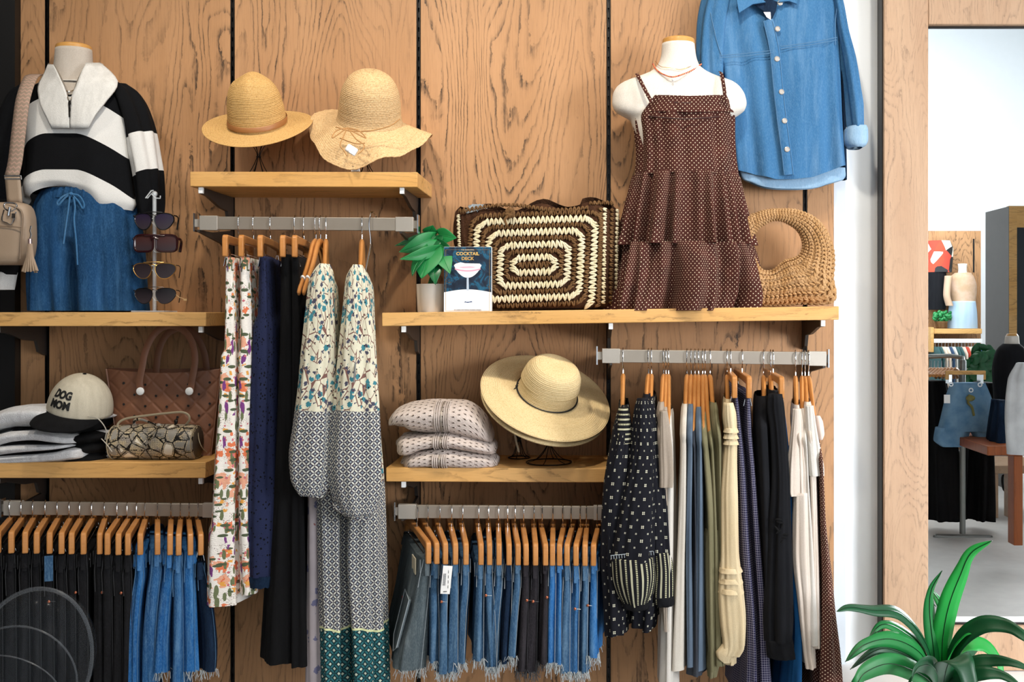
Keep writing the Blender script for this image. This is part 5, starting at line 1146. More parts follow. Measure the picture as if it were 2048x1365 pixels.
for cxx, col in ((1200, 1), (1208, 0), (1222, 1), (1232, 0)):
    for py in range(424, 606, 9): st_(cxx+(py-424)*-.02, py+rs.uniform(-1, 1), .25, col, 5.5, 4)
for py in range(436, 600, 8): st_(921+(py-430)*.05, py, .1, 0, 5, 4)
for px in range(925, 1225, 8):
    f = (px-925)/300; st_(px, 421+8*sin(f*9+2)*.6-(8 if f > .85 else 0), pi/2, 1, 6, 4)
for c_, mt in ((0, cr), (1, br)): stitch[c_].build('cream_stitches' if c_ == 0 else 'brown_stitches', mt, ct, kind='stuff')
m = MB()
for k in range(7): m.ball(W(1020+cos(k*.9)*5, 426+sin(k*.9)*6, yt-.10), (.009, .008, .009), 8, 6)
m.tube(spl([W(1018, 430, yt-.1), W(1010, 440, yt-.112), W(1014, 452, yt-.115)], 4), .004, 6).build('wooden_toggle_knot', br, ct)
# tissue paper peeping out of the tote
m = MB(); r = random.Random(4)
st = [(410, 945, 968, .02), (420, 936, 974, .03), (432, 932, 978, .035), (446, 930, 980, .03)]
tp_ = loft('tissue_paper', st, yt-.01, cloth('grey_tissue', '#aab4bc', '#8e9aa4', bump=.9, weave=120), None, n=60, rows=20, fold=folds(5, (7, 13, 21), (1, 1, .8), 8), amp=.004, cap=(True, True)); tag(tp_, 'crumpled grey tissue stuffing poking out of the crochet tote', 'tissue')
# ================================================================ pot plant and card box
yp = -.19
pl = thing('potted_plant', 'small broad-leaved plant in a white pot beside the cocktail box', 'plant', W(866, 620, yp))
c0 = W(866, 622, yp); zt = W(0, 565, yp).z; hw = 33*(yp+D)/F
MB().lathe([(.001, 0), (hw*.90, 0), (hw*.93, .004), (hw, zt-c0.z), (hw*.92, zt-c0.z), (hw*.90, zt-c0.z-.012), (.001, zt-c0.z-.012)], 40, None, Vector((c0.x, yp, Z4+.0005)), cap=False).build('pot', plain('white_pot', '#d9d2c8', .55), pl)
gl = NT('green_leaf'); gf = gl.fin(gl.mix(gl.noise(gl.ob(), 14, 2), '#0f6b34', '#1d8a45'), .45); gl.b.inputs['Specular IOR Level'].default_value = .5
gl2 = NT('dark_green_leaf'); gf2 = gl2.fin(gl2.mix(gl2.noise(gl2.ob(), 14, 2), '#0b4a26', '#146234'), .32)
def heart(base, tip, wdir, wdt, mat, parent, curl=.25, name='leaf', notch=False):
    """a heart shaped leaf from base to tip, width direction wdir"""
    b, t_ = Vector(base), Vector(tip); ax = t_-b; L = ax.length; ax.normalize(); wd_ = (Vector(wdir)-ax*Vector(wdir).dot(ax)).normalized(); nn = ax.cross(wd_); 
    if nn.y > 0: nn = -nn
    N, K = 14, 8; vs = []; fs = []
    for i in range(N+1):
        u = i/N; w0 = wdt*(sin(pi*min(1, u*.93+.07))**.75)*(1.15-.75*u)
        if notch: w0 *= 1-.22*max(0, sin(u*19))
        for j in range(-K, K+1):
            s = j/K; back = -.22*L*abs(s)**1.3*(1-u)**3
            p = b+ax*(u*L+back)+wd_*(s*w0)+nn*(curl*L*(-.9*(u-.35)**2+.15)+.20*w0*(abs(s)-.5*s*s*1.2)); vs.append(p)
    W_ = 2*K+1
    for i in range(N):
        for j in range(2*K): fs.append((i*W_+j, i*W_+j+1, (i+1)*W_+j+1, (i+1)*W_+j))
    o = mesh(name, vs, fs, mat, parent); md = o.modifiers.new('s', 'SOLIDIFY'); md.thickness = .0008
    ve = MB().tube([b+ax*(i/8*L*.92)+nn*(curl*L*(-.9*(i/8*.92-.35)**2+.15)+.0010) for i in range(9)], .0009, 4).build('midrib', gf, o); return o
LV = [((862, 500), (842, 556), (1, 0, .2), 44, .02, 0), ((872, 475), (838, 520), (1, 0, .5), 36, -.02, 1), ((862, 478), (800, 505), (.2, 0, 1), 26, .0, 0), ((868, 470), (789, 492), (.2, 0, 1), 15, -.03, 1), ((870, 500), (802, 520), (.3, 0, 1), 18, .03, 0), ((848, 515), (822, 548), (1, 0, .4), 20, .03, 1),
      ((878, 470), (912, 476), (0, 0, 1), 22, -.02, 0), ((880, 505), (900, 545), (1, 0, 0), 26, .02, 0), ((868, 520), (870, 566), (1, 0, 0), 26, .02, 1), ((858, 466), (866, 452), (1, 0, 0), 22, -.03, 0), ((880, 488), (914, 515), (.3, 0, 1), 16, 0, 1)]
for i, (b_, t_, wd_, w_, dy, k) in enumerate(LV):
    b3 = W(*b_, yp-.03-dy*1.2); t3 = W(*t_, yp-.075-dy*1.8); o = heart(b3, t3, wd_, w_*.00105*1.2, gf2 if k else gf, pl, notch=False, curl=.25+.12*(i % 3))
    MB().tube(spl([Vector((c0.x+(i-5)*.003, yp+((i*7) % 5-2)*.004, zt-.012)), Vector((c0.x*.6+b3.x*.4, yp-.01, zt*.5+b3.z*.5)), b3], 5), .0018, 5).build('stem', gf, pl)
# card box
yc = -.245
a = W(888, 494, yc-.02); b = W(983, 621, yc-.02); wB = b.x-a.x; hB = a.z-Z4
bx = thing('card_box', 'boxed cocktail card deck standing against the crochet tote', 'box', ((a.x+b.x)/2, yc, Z4))
navy = NT('box_print'); v_ = navy.noise(navy.ob(), 28, 3, 1.5); nv_ = navy.fin(navy.ramp(v_, [(.35, '#141d2c'), (.5, '#1b2c40'), (.60, '#1d5f7e'), (.66, '#1c2b3e'), (.78, '#8f8276')]), .3)
xm, zb = (a.x+b.x)/2, Z4; yf = yc-.02
MB().span((a.x, yf, zb+.0008), (b.x, yf+.028, zb+hB)).build('carton', M['plasticw'], bx, bevel=.0008)
MB().span((a.x+.0005, yf-.0006, zb+.045*hB/.2), (b.x-.0005, yf-.0001, zb+hB-.0006)).build('printed_front', nv_, bx)
def flat(name, P, mat, d): n = len(P); return MB().add([(xm+p[0]*wB, yf-d, zb+p[1]*hB) for p in P]+[(xm+p[0]*wB, yf-d+.0004, zb+p[1]*hB) for p in P], [tuple(range(n)), tuple(range(2*n-1, n-1, -1))]+[(i, i+n, (i+1) % n+n, (i+1) % n) for i in range(n)]).build(name, mat, bx)
Wm = plain('box_white', '#f3f4f6', .35, var=0)
flat('white_table', [(-.5, .005), (.5, .005), (.5, .31)]+[(.5-k/10, .31+.045*sin(pi*k/10)) for k in range(1, 10)]+[(-.5, .31)], Wm, .0012)
flat('coupe_bowl', [(-.29+.0, .72)]+[(-.29+.58*k/12, .72-.19*sin(pi*k/12)**.7) for k in range(1, 12)]+[(.29, .72), (.25, .745), (-.05, .75), (-.15, .765), (-.25, .745)], Wm, .0016)
flat('pink_band', [(-.27, .67)]+[(-.27+.54*k/10, .625+.03*abs(k/5-1)**2) for k in range(11)]+[(.27, .67)]+[(.27-.54*k/10, .645+.03*abs(k/5-1)**2) for k in range(11)], plain('pink_print', '#dd9fb4', .35, var=0), .0020)
flat('pink_band', [(-.2, .69), (-.1, .678), (.1, .680), (.18, .695), (.05, .705), (-.1, .70)], plain('pink_print2', '#e6b4c4', .35, var=0), .0020)
flat('coupe_stem', [(-.025, .34), (.025, .34), (.02, .54), (-.02, .54)], plain('stem_print', '#b9c6d4', .3, var=0), .0017)
flat('ink_sketch', [(-.08, .155), (-.05, .175), (-.03, .165), (.04, .168), (.08, .178), (.1, .16), (.05, .158), (0, .15), (-.05, .158)], plain('blue_print', '#35507e', .4, var=0), .0017)
m = MB(); G = [(-.46, .03), (.46, .03), (.46, .955), (-.46, .955)]
m.tube([(xm+p[0]*wB, yf-.0019, zb+p[1]*hB) for p in G], .0005, 4, closed=True); m.build('gold_border', plain('gold_print', '#c9a468', .4, .3), bx)
for s, sz, px_, z_, mt in (('THE ESSENTIAL', .0056, 0, .952, '#d8c9a8'), ('COCKTAIL', .0135, 0, .893, '#d8b26a'), ('DECK', .0135, 0, .820, '#c9a05c'), ('50 CARDS FOR MIXING MODERN DRINKS', .0042, 0, .045, '#6d7480')):
    vs, fs = text_geo(s, sz, .0004, .0004 if sz > .01 else 0, 1.05); mesh('lettering', [Vector((xm+px_*wB, yf-.0024, zb+z_*hB))+v for v in vs], fs, plain('print_'+mt[1:], mt, .4, var=0), bx, smooth=False)
# ================================================================ woven ring-handle bag
yb2 = -.16; hc = Vector((1552, 492))
wv = cloth('tan_raffia', '#cfa678', '#bb905f', bump=.9, weave=240)
wbag = thing('woven_bag', 'tan woven raffia bag with round handle opening on the long shelf', 'bag', W(1560, 612, yb2))
IN = [(-180, 44, 30), (-150, 46, 40), (-120, 58, 60), (-90, 50, 64), (-60, 44, 58), (-30, 48, 46), (0, 55, 36), (30, 50, 40), (60, 48, 50), (90, 50, 54), (120, 48, 54), (150, 44, 40), (180, 44, 30)]
# angle (deg, 0 = right, 90 = up): inner radius, in pixels about the opening's centre
INN = [(-180, 50), (-150, 50), (-120, 56), (-100, 50), (-80, 38), (-60, 34), (-45, 38), (-20, 50), (0, 53), (30, 52), (60, 50), (90, 51), (120, 49), (150, 49), (180, 50)]
OUT = [(-180, 102), (-155, 112), (-135, 140), (-129, 152), (-110, 125), (-90, 120), (-70, 124), (-50, 152), (-44, 160), (-30, 130), (0, 112), (30, 98), (60, 82), (90, 73), (120, 76), (150, 92), (180, 102)]
vs = []; fs = []; uvv = []; NT_, NS = 260, 84
for i in range(NT_):
    d = -180+360*i/NT_; ri, = interp(INN, d); ro, = interp(OUT, d); rm, rh = (ri+ro)/2, (ro-ri)/2
    th_ = radians(d); hd = .018+.045*max(0, min(1, (rh-14)/34))
    for k in range(NS):
        a = 2*pi*k/NS; row = a/(2*pi)*NS/3.0; rr = 1+.05*sin(row*2*pi/1.0*.5*2)*1.0
        q = .035*sin(a*NS/6)+.03*sin(i*2*pi/NT_*96+(int(a*NS/12/pi) % 2)*pi)
        px = hc.x+cos(th_)*(rm+rh*cos(a)*(1+q)); py = hc.y-sin(th_)*(rm+rh*cos(a)*(1+q)); py = min(py, 611.5)
        p = W(px, py, yb2); p.y = yb2+sin(a)*hd*(1+q*1.6); vs.append(p); uvv.append((i/NT_*.8, k/NS*.25))
for i in range(NT_):
    for k in range(NS): j = (i+1) % NT_; l = (k+1) % NS; fs.append((i*NS+k, i*NS+l, j*NS+l, j*NS+k))
mesh('weave', vs, fs, wv, wbag)
m = MB()
def bagpt(i, a, lift=.002):
    d = -180+360*i; ri, = interp(INN, ((d+180) % 360)-180); ro, = interp(OUT, ((d+180) % 360)-180); rm, rh = (ri+ro)/2, (ro-ri)/2; th_ = radians(d); hd = .018+.045*max(0, min(1, (rh-14)/34))
    px = hc.x+cos(th_)*(rm+rh*cos(a)); py = min(611, hc.y-sin(th_)*(rm+rh*cos(a))); p = W(px, py, yb2); p.y = yb2+sin(a)*hd; return p+Vector((0, math.copysign(lift, sin(a)), 0))
rr_ = random.Random(8)
for row in range(8):
    a = -pi+pi*(row+.5)/8
    k = 0; n_ = 58+int(22*(.5+.5*cos(a)))
    for j in range(n_):
        for s in (-1, 1):
            a0 = a+s*.015; p = bagpt(j/n_+.0, a0+s*.10); q = bagpt((j+.75)/n_, a0+s*.01)
            m.tube([p, p.lerp(q, .5)+Vector((0, -.0012 if p.y < yb2 else .0012, 0)), q], [.0026, .0042, .0024], 6)
m.build('braided_stitches', wv, wbag, kind='stuff')
# ================================================================ sunglasses stand
yg = -.22
sx = W(309, 0, yg).x; gs = thing('sunglasses_stand', 'clear acrylic sunglasses stand with four tiers beside the striped sweater', 'display stand', (sx, yg, Z2))
ac = NT('clear_acrylic'); acm = ac.fin('#e8eef2', .05, Alpha=.38); ac.b.inputs['Specular IOR Level'].default_value = .9
MB().tube([(sx, yg, Z2+.001), (sx, yg, W(0, 385, yg).z)], .0058, 14).build('post', acm, gs)
MB().span((sx-.05, yg-.05, Z2+.0005), (sx+.05, yg+.05, Z2+.005)).build('base_plate', acm, gs, bevel=.001)
MB().ball((sx, yg, W(0, 388, yg).z), .009, 12, 8).build('finial', acm, gs)
def holder(pz):
    m = MB(); c = Vector((sx, yg-.008, pz)); P = [c+Vector((0, 0, .016)), c+Vector((-.004, -.006, .014)), c+Vector((-.017, -.016, -.010)), c+Vector((-.010, -.018, -.010)), c+Vector((0, -.014, .004)), c+Vector((.014, -.018, -.010)), c+Vector((.026, -.012, -.010)), c+Vector((.023, -.004, -.002))]
    m.tube(P, .0020, 6); m.build('nose_rest', acm, gs)
tiers = [392, 448, 499, 542, 595]
for py in tiers: holder(W(0, py, yg).z)
def glasses(label, py, px0, px1, h, shape, frame, lens, r, temple=True, gold=False):
    a = W(px0, 0, yg-.030); b = W(px1, 0, yg-.030); cx_ = (a.x+b.x)/2; w_ = (b.x-a.x)/2; z = W(0, py, yg-.03).z; y = yg-.033; s = (yg-.03+D)/F
    t = thing('sunglasses', label, 'sunglasses', (cx_, y, z), group='sunglasses on the clear stand')
    hh = h*s/2
    for sg in (-1, 1):
        lx = cx_+sg*w_*.52; P = []
        for k in range(40):
            an = 2*pi*k/40; c_, s_2 = cos(an), sin(an)
            if shape == 'aviator': X = w_*.44*sgp(c_, .85)*(1 if s_2 > 0 else 1-.22*abs(s_2)); X += -sg*w_*.0+sg*w_*.05*(-s_2 if s_2 < 0 else 0)*-1; Z = hh*(.78*sgp(s_2, .6) if s_2 > 0 else 1.05*s_2)
            else: X = w_*.45*sgp(c_, .5); Z = hh*.95*sgp(s_2, .5)
            P.append(Vector((lx+X, y+.010*((lx+X-cx_)/w_)**2, z+Z)))
        rim = MB().tube(P, r, 6, closed=True).build('rim', frame, t)
        n_ = len(P); ctr = sum(P, Vector())/n_
        MB().add([ctr+Vector((0, -.0015, 0))]+P+[ctr+Vector((0, .0012, 0))], [(0, 1+k, 1+(k+1) % n_) for k in range(n_)]+[(n_+1, 1+(k+1) % n_, 1+k) for k in range(n_)]).build('lens', lens, t)
        ex = cx_+sg*w_; MB().tube(spl([(ex-sg*.002, y+.008, z+hh*.55), (ex+sg*.003, y+.014, z+hh*.5), (ex+sg*.001, y+.030, z+hh*.4), (ex-sg*.004, y+.045, z+hh*.1), (ex-sg*.010, y+.050, z-hh*.9)], 5), r*1.2 if not gold else .0012, 6).build('temple', frame if not gold else M['wire'], t)
    z2 = z+hh*.62
    MB().tube(spl([(cx_-w_*.16, y, z2-.004), (cx_, y-.003, z2), (cx_+w_*.16, y, z2-.004)], 4), r*1.1, 6).tube([(cx_-w_*.45, y+.001, z+hh*.86), (cx_, y-.002, z+hh*.92), (cx_+w_*.45, y+.001, z+hh*.86)], r*.9, 6).build('bridge', frame, t)
def lensm(name, c, al=.82):
    n = NT(name); z = n.sep(n.node('ShaderNodeTexCoord').outputs['Generated'])[2]
    n.fin(n.mix(z, '#3a3338', c), .04); n.b.inputs['Transmission Weight'].default_value = .0; n.b.inputs['IOR'].default_value = 1.3; n.b.inputs['Specular IOR Level'].default_value = .8; return n.m
glasses('black sunglasses with purple tint lenses, topmost on the clear stand', 441, 266, 348, 36, 'aviator', plain('black_acetate', '#121114', .2), lensm('purple_lens', '#2a2038'), .0018)
glasses('chunky dark red rectangular sunglasses, second from the top of the stand', 487, 266, 354, 35, 'square', plain('burgundy_acetate', '#2e0f12', .18), lensm('brown_lens', '#4a2a26'), .0034)
glasses('gold rimmed aviator sunglasses with brown lenses, third from the top', 540, 263, 352, 34, 'aviator', M['gold'], lensm('smoke_lens', '#2c2428'), .0013, gold=True)
glasses('black sunglasses with dark gradient lenses, lowest on the clear stand', 590, 266, 352, 34, 'aviator', plain('black_frame', '#0e0e10', .25), lensm('dark_lens', '#17161a'), .0011)
a = W(352, 590, yg-.03); tag(MB().tube([a, a+Vector((.012, -.004, -.008)), a+Vector((.026, -.006, -.012))], .0012, 5).box(a+Vector((.030, -.006, -.015)), (.010, .001, .006)).build('price_tag', plain('kraft_tag', '#c9a878', .7)), 'tiny kraft paper tag tied to the lowest sunglasses', 'tag')
# ================================================================ folded knits
def folded(label, name, group, st, y, mat, seed, amp=.003, front=None, rows=60, pw=2.6):
    t = thing(name, label, 'sweater', W(st[len(st)//2][0], st[len(st)//2][2], y), group=group)
    f = folds(seed, (2, 3, 5, 9), (1, .8, .6, .4), 6)
    loftx('folded_body', st, y, mat, t, n=72, rows=rows, pw=pw, fold=f, amp=amp)
    return t
gw = 'folded white and black sweaters'
wk = cloth('white_knit_folded', '#e9e9ea', '#dcdcde', bump=.6, weave=350); bk = cloth('black_knit_folded', '#101012', '#0a0a0b', bump=.3)
yw = -.20
LW = [('white sweater with black inner layer, topmost of the folded stack', [(-22, 850, 880, .06), (-5, 836, 872, .10), (25, 818, 856, .105), (60, 808, 850, .105), (100, 806, 850, .105), (140, 812, 851, .105), (165, 818, 852, .10), (180, 826, 850, .085), (187, 832, 846, .05)], [(60, 846, 864, .10), (130, 848, 866, .10), (190, 822, 862, .09), (210, 826, 856, .06)]),
      ('white sweater with a knitted pocket seam, second from the top of the folded stack', [(-22, 885, 896, .06), (-8, 874, 898, .10), (25, 862, 890, .11), (60, 854, 880, .11), (100, 853, 876, .11), (140, 858, 880, .11), (165, 864, 882, .10), (178, 866, 882, .08), (184, 870, 878, .05)], [(40, 872, 892, .10), (120, 872, 890, .10), (200, 858, 886, .09), (224, 862, 880, .06)]),
      ('thin white sweater, third from the top of the folded stack', [(-22, 902, 912, .06), (-5, 892, 912, .10), (30, 886, 906, .11), (80, 882, 900, .11), (130, 880, 896, .11), (160, 880, 892, .10), (170, 881, 890, .06)], [(20, 898, 910, .10), (120, 892, 906, .10), (205, 878, 904, .09), (222, 882, 900, .06)]),
      ('white sweater with dark lower layer, lowest of the folded stack', [(-22, 914, 922, .06), (0, 908, 923, .10), (40, 902, 923, .11), (90, 898, 921, .11), (140, 893, 918, .11), (175, 885, 916, .105), (188, 887, 914, .09), (193, 892, 912, .05)], [(60, 912, 924, .10), (140, 912, 924, .10), (205, 900, 924, .09), (222, 908, 923, .05)])]
for i, (lab, st, inner) in enumerate(LW):
    t = folded(lab, 'folded_sweater', gw, st, yw, wk, 200+i, .003)
    loftx('inner_layer', inner, yw+.012, bk, t, n=48, rows=30, fold=folds(210+i, (2, 3, 5)), amp=.002)
    a, b, c_ = (196, 832+i*25, .0)[:3]
    loftx('folded_sleeve', [(188, inner[2][1]+4, inner[2][1]+14, .05), (205, inner[2][1]+2, inner[2][1]+16, .06), (222+(i % 2)*8, inner[2][1]+4, inner[2][1]+14, .05), (232, inner[2][1]+7, inner[2][1]+11, .03)], yw+.03, wk if i != 2 else bk, t, n=30, rows=20, fold=folds(220+i, (2, 3, 5)), amp=.003)
tg_ = MB().tube(spl([W(176, 834, yw-.10), W(196, 838, yw-.11), W(212, 860, yw-.10), W(210, 880, yw-.09)], 5), .0016, 6).tube(spl([W(203, 878, yw-.09), W(214, 890, yw-.09), W(224, 904, yw-.10)], 4), .0028, 6, flat=(1, .4)); tag(tg_.build('tag_cord', plain('cord', '#b9b3a6', .7)), 'pale cord and strap tag hanging off the folded white sweaters', 'cord')
# ---- cap
yk_ = -.22; cc = W(160, 822, yk_); cp = thing('baseball_cap', 'cream baseball cap reading DOG MOM on the folded white sweaters', 'cap', cc)
RC_ = Matrix.Rotation(radians(14), 3, 'Y') @ Matrix.Rotation(radians(-12), 3, 'Z') @ Matrix.Rotation(radians(10), 3, 'X')
rx, ry, rz_ = .091, .095, .118
def dome(a, e, k=1.0, off=0):   # a azimuth, e elevation
    x = cos(a)*cos(e); y = sin(a)*cos(e); z = sin(e)
    f = .25*max(0, -y)**1.0; v = Vector((rx*x*(1+off/rx), ry*y*(1+off/ry), rz_*(sgp(z, .9))*(1-.04*max(0, y))*(1+off/rz_)))
    v.y += 0; return v
crm = cloth('cap_twill', '#d8cfba', '#cac1ac', bump=.3, weave=700)
vs = []; fs = []; N1, N2 = 96, 30
for i in range(N2+1):
    e = (pi/2)*i/N2*.999
    for k in range(N1):
        a = 2*pi*k/N1; g = abs((a*3/pi+.5) % 1-.5); v = dome(a, e, off=-.0012*math.exp(-(g/.03)**2)*(1-i/N2)); vs.append(cc+RC_ @ v)
for i in range(N2):
    for k in range(N1): fs.append((i*N1+k, i*N1+(k+1) % N1, (i+1)*N1+(k+1) % N1, (i+1)*N1+k))
fs.append(tuple(range(N2*N1, (N2+1)*N1))); o = mesh('crown', vs, fs, crm, cp); md = o.modifiers.new('s', 'SOLIDIFY'); md.thickness = .002
MB().ball(cc+RC_ @ Vector((0, 0, rz_)), (.006, .006, .003), 10, 6).build('top_button', M['blackcloth'], cp)
vs = []; fs = []; NU, NV = 40, 12
for j in range(NV+1):
    for i in range(NU+1):
        a = -pi/2+(i/NU-.5)*radians(158); u = j/NV; v = Vector((rx*cos(a), ry*sin(a), .002))
        e_ = cos((i/NU-.5)*pi)**.8; v += Vector((cos(a)*.25, sin(a), 0))*(.072*u*e_); v.z -= .020*u*u*e_+.018*u*e_*(abs(v.x)/.09)**2+.004*u; vs.append(cc+RC_ @ v)
for j in range(NV):
    for i in range(NU): fs.append((j*(NU+1)+i, j*(NU+1)+i+1, (j+1)*(NU+1)+i+1, (j+1)*(NU+1)+i))
o = mesh('brim', vs, fs, M['blackcloth'], cp); md = o.modifiers.new('s', 'SOLIDIFY'); md.thickness = .003
for s, z0 in (('DOG', .062), ('MOM', .033)):
    tv, tf = text_geo(s, .033, .0014, .0016, .80)
    nv = []
    for v in tv:
        a = -pi/2+(v.x)/rx/.93; z = z0+v.z*.92; e = math.asin(min(.99, (z/rz_))); p = dome(a, e, off=.0006+(-v.y+.0014)*.5); nv.append(cc+RC_ @ p)
    mesh('lettering', nv, tf, M['ink'], cp, smooth=False)
# ---- rubber tote behind
yr = -.125; rt = thing('rubber_tote', 'brown rubber tote bag with quilted lines, holes and looped handles', 'bag', W(325, 915, yr))
rb = plain('brown_rubber', '#8a5c43', .5, bump=.15, bs=500)
sR = (yr-.05+D)/F
vs = []; fs = []; NX, NZ = 150, 110
def rtp(u, w, lift=0):
    """u across, w down the front panel"""
    py = 738+5*4*u*(1-u)*1.6+(918-738)*w; xl = 214+26*w; xr = 440-20*w; px = xl+(xr-xl)*u
    a = (px-240+ (py-740)*1.0)/43.0; b = (px-240-(py-740)*1.0)/43.0; g = min(abs(a-round(a)), abs(b-round(b)))*43*.7
    d = .0022*math.exp(-(g/2.4)**2); return W(px, py, yr-.055+.02*abs(2*u-1)**4+d-lift)
for i in range(NZ+1):
    for k in range(NX+1): vs.append(rtp(k/NX, i/NZ))
for i in range(NZ):
    for k in range(NX): fs.append((i*(NX+1)+k, i*(NX+1)+k+1, (i+1)*(NX+1)+k+1, (i+1)*(NX+1)+k))
o = mesh('front_panel', vs, fs, rb, rt); md = o.modifiers.new('s', 'SOLIDIFY'); md.thickness = .004; md.offset = 1
A = [rtp(k/12, 0) for k in range(13)]; B = [rtp(k/12, 1) for k in range(13)]; vs = []; bk_ = [W(216+(436-216)*k/12, 736+2*sin(pi*k/12), yr+.045) for k in range(13)]; bb = [W(240+(420-240)*k/12, 917, yr+.04) for k in range(13)]
vs = bk_+bb; fs = [(k, k+1, k+14, k+13) for k in range(12)]
n0 = len(vs); vs += [A[0], B[0], A[12], B[12]]; fs += [(0, n0, n0+1, 13), (12, 25, n0+3, n0+2), (13, n0+1, n0+3, 25)]
o = mesh('back_and_sides', vs, fs, rb, rt, smooth=False); md = o.modifiers.new('s', 'SOLIDIFY'); md.thickness = .004
m = MB()
for r_ in range(9):
    for c_ in range(7):
        px = 247.5+c_*43+(21.5 if r_ % 2 else 0); py = 763+r_*23.6*.91
        if px > 430 or py > 905: continue
        u = (px-(214+26*(py-738)/180))/((440-20*(py-738)/180)-(214+26*(py-738)/180)); w_ = (py-738)/180
        if 0.03 < u < .97: m.lathe([(.0038, 0), (.0038, .0008), (.001, .0008)], 12, Matrix.Rotation(pi/2, 3, 'X'), rtp(u, w_, .0016))
m.build('vent_holes', M['ink'], rt, kind='stuff')
def handle(P, y, nm='handle'): 
    MB().tube(spl([W(a, b, y-dy) for a, b, dy in P], 8), .0105, 8, flat=(1, .22), up=(0, 1, 0)).build(nm, rb, rt)
handle([(283, 786, .012), (279, 765, .012), (284, 735, .010), (290, 705, .0), (303, 676, -.005), (322, 657, -.01), (345, 652, -.01), (368, 662, -.008), (384, 685, -.004), (390, 720, .006), (385, 755, .012), (380, 786, .012)], yr-.060)
handle([(312, 745, 0), (318, 700, 0), (335, 668, 0), (365, 656, 0), (392, 672, 0), (408, 705, 0), (414, 745, 0)], yr+.03)
for px in (281, 379):
    MB().lathe([(.012, 0), (.012, .003), (.010, .0045), (.001, .005)], 24, Matrix.Rotation(pi/2, 3, 'X'), W(px, 783, yr-.078)).build('white_button', M['plasticw'], rt)
# ---- snake print barrel bag
def snake():
    n = NT('snake_print'); uv = n.ob(); v = n.map(uv, (1, 1, .8)); d = n.vor(v, 34, 'DISTANCE_TO_EDGE').outputs['Distance']; cell = n.sep(n.vor(v, 34).outputs['Color'])[0]
    sc_ = n.vor(n.map(uv, (1, 1, 1)), 190, 'DISTANCE_TO_EDGE', .35).outputs['Distance']; nz = n.noise(uv, 40, 3)
    c = n.mix(n.ramp(nz, [(.38, 0.), (.6, 1.)]), '#a39a8e', '#cbb894'); c = n.mix(n.m_('LESS_THAN', sc_, .07), c, '#2a2620')
    band = n.m_('LESS_THAN', n.m_('ADD', d, n.m_('MULTIPLY', n.m_('SUBTRACT', n.noise(uv, 90, 2), .5), .16)), .05)
    c = n.mix(band, c, '#14120f'); c = n.mix(n.m_('MULTIPLY', n.m_('LESS_THAN', cell, .35), n.m_('GREATER_THAN', d, .16)), c, '#8f8a80'); c = n.mix(n.m_('MULTIPLY', n.m_('GREATER_THAN', cell, .8), n.m_('GREATER_THAN', d, .2)), c, '#e6dcc8')
    n.bump(sc_, .4, .001); return n.fin(c, .35)
snk = snake(); yq_ = -.23
bb_ = thing('barrel_bag', 'snake print barrel bag with knotted strap lying before the rubber tote', 'bag', W(314, 918, yq_))
loftx('body', [(224, 872, 900, .030), (226, 858, 912, .042), (232, 851, 918, .050), (300, 848, 920, .053), (380, 849, 921, .053), (392, 851, 920, .051), (396, 853, 918, .048)], yq_, snk, bb_, n=64, rows=50, pw=2.0)
loftx('end_panel', [(395, 856, 916, .044), (397, 857, 915, .042)], yq_, plain('snake_dark', '#4a4035', .5, bump=.5, bs=300), bb_, n=40, rows=2, pw=2.0)
pe = plain('bag_piping', '#a89a80', .45)
for px in (229, 394):
    MB().tube([W(px, 885, yq_)+Vector((0, sin(2*pi*k/40)*.0515, cos(2*pi*k/40)*.0500)) for k in range(40)], .0020, 6, closed=True).build('end_piping', pe, bb_)
MB().tube(spl([W(236, 862, yq_-.02), W(236, 848, yq_-.02), W(252, 838, yq_-.02), (W(290, 832, yq_-.02)), W(335, 827, yq_-.02), W(362, 825, yq_-.02), W(376, 830, yq_-.02), W(379, 840, yq_-.02), W(372, 850, yq_-.01)], 6), .0034, 6, flat=(1, .6)).build('strap', pe, bb_)
MB().tube(spl([W(268, 850, yq_-.045), W(270, 841, yq_-.05), W(284, 840, yq_-.055), W(305, 848, yq_-.058), W(318, 853, yq_-.06), W(306, 868, yq_-.066), W(285, 888, yq_-.064)], 6), .0045, 6, flat=(1, .4)).tube(spl([W(318, 853, yq_-.06), W(308, 866, yq_-.066), W(300, 880, yq_-.066), W(291, 898, yq_-.062)], 6), .0045, 6, flat=(1, .4)).ball(W(317, 851, yq_-.06), (.010, .007, .006), 10, 6).build('knotted_tie', snk, bb_)
MB().tube(spl([W(396, 862, yq_+.01), W(398, 880, yq_-.03), W(404, 895, yq_-.03), W(414, 905, yq_)], 6), .0013, 5).build('cord', pe, bb_)
MB().ball(W(352, 844, yq_-.03), (.006, .005, .008), 8, 6).tube([W(350, 850, yq_-.03), W(354, 838, yq_-.03)], .003, 6).build('clasp', M['darkmetal'], bb_)
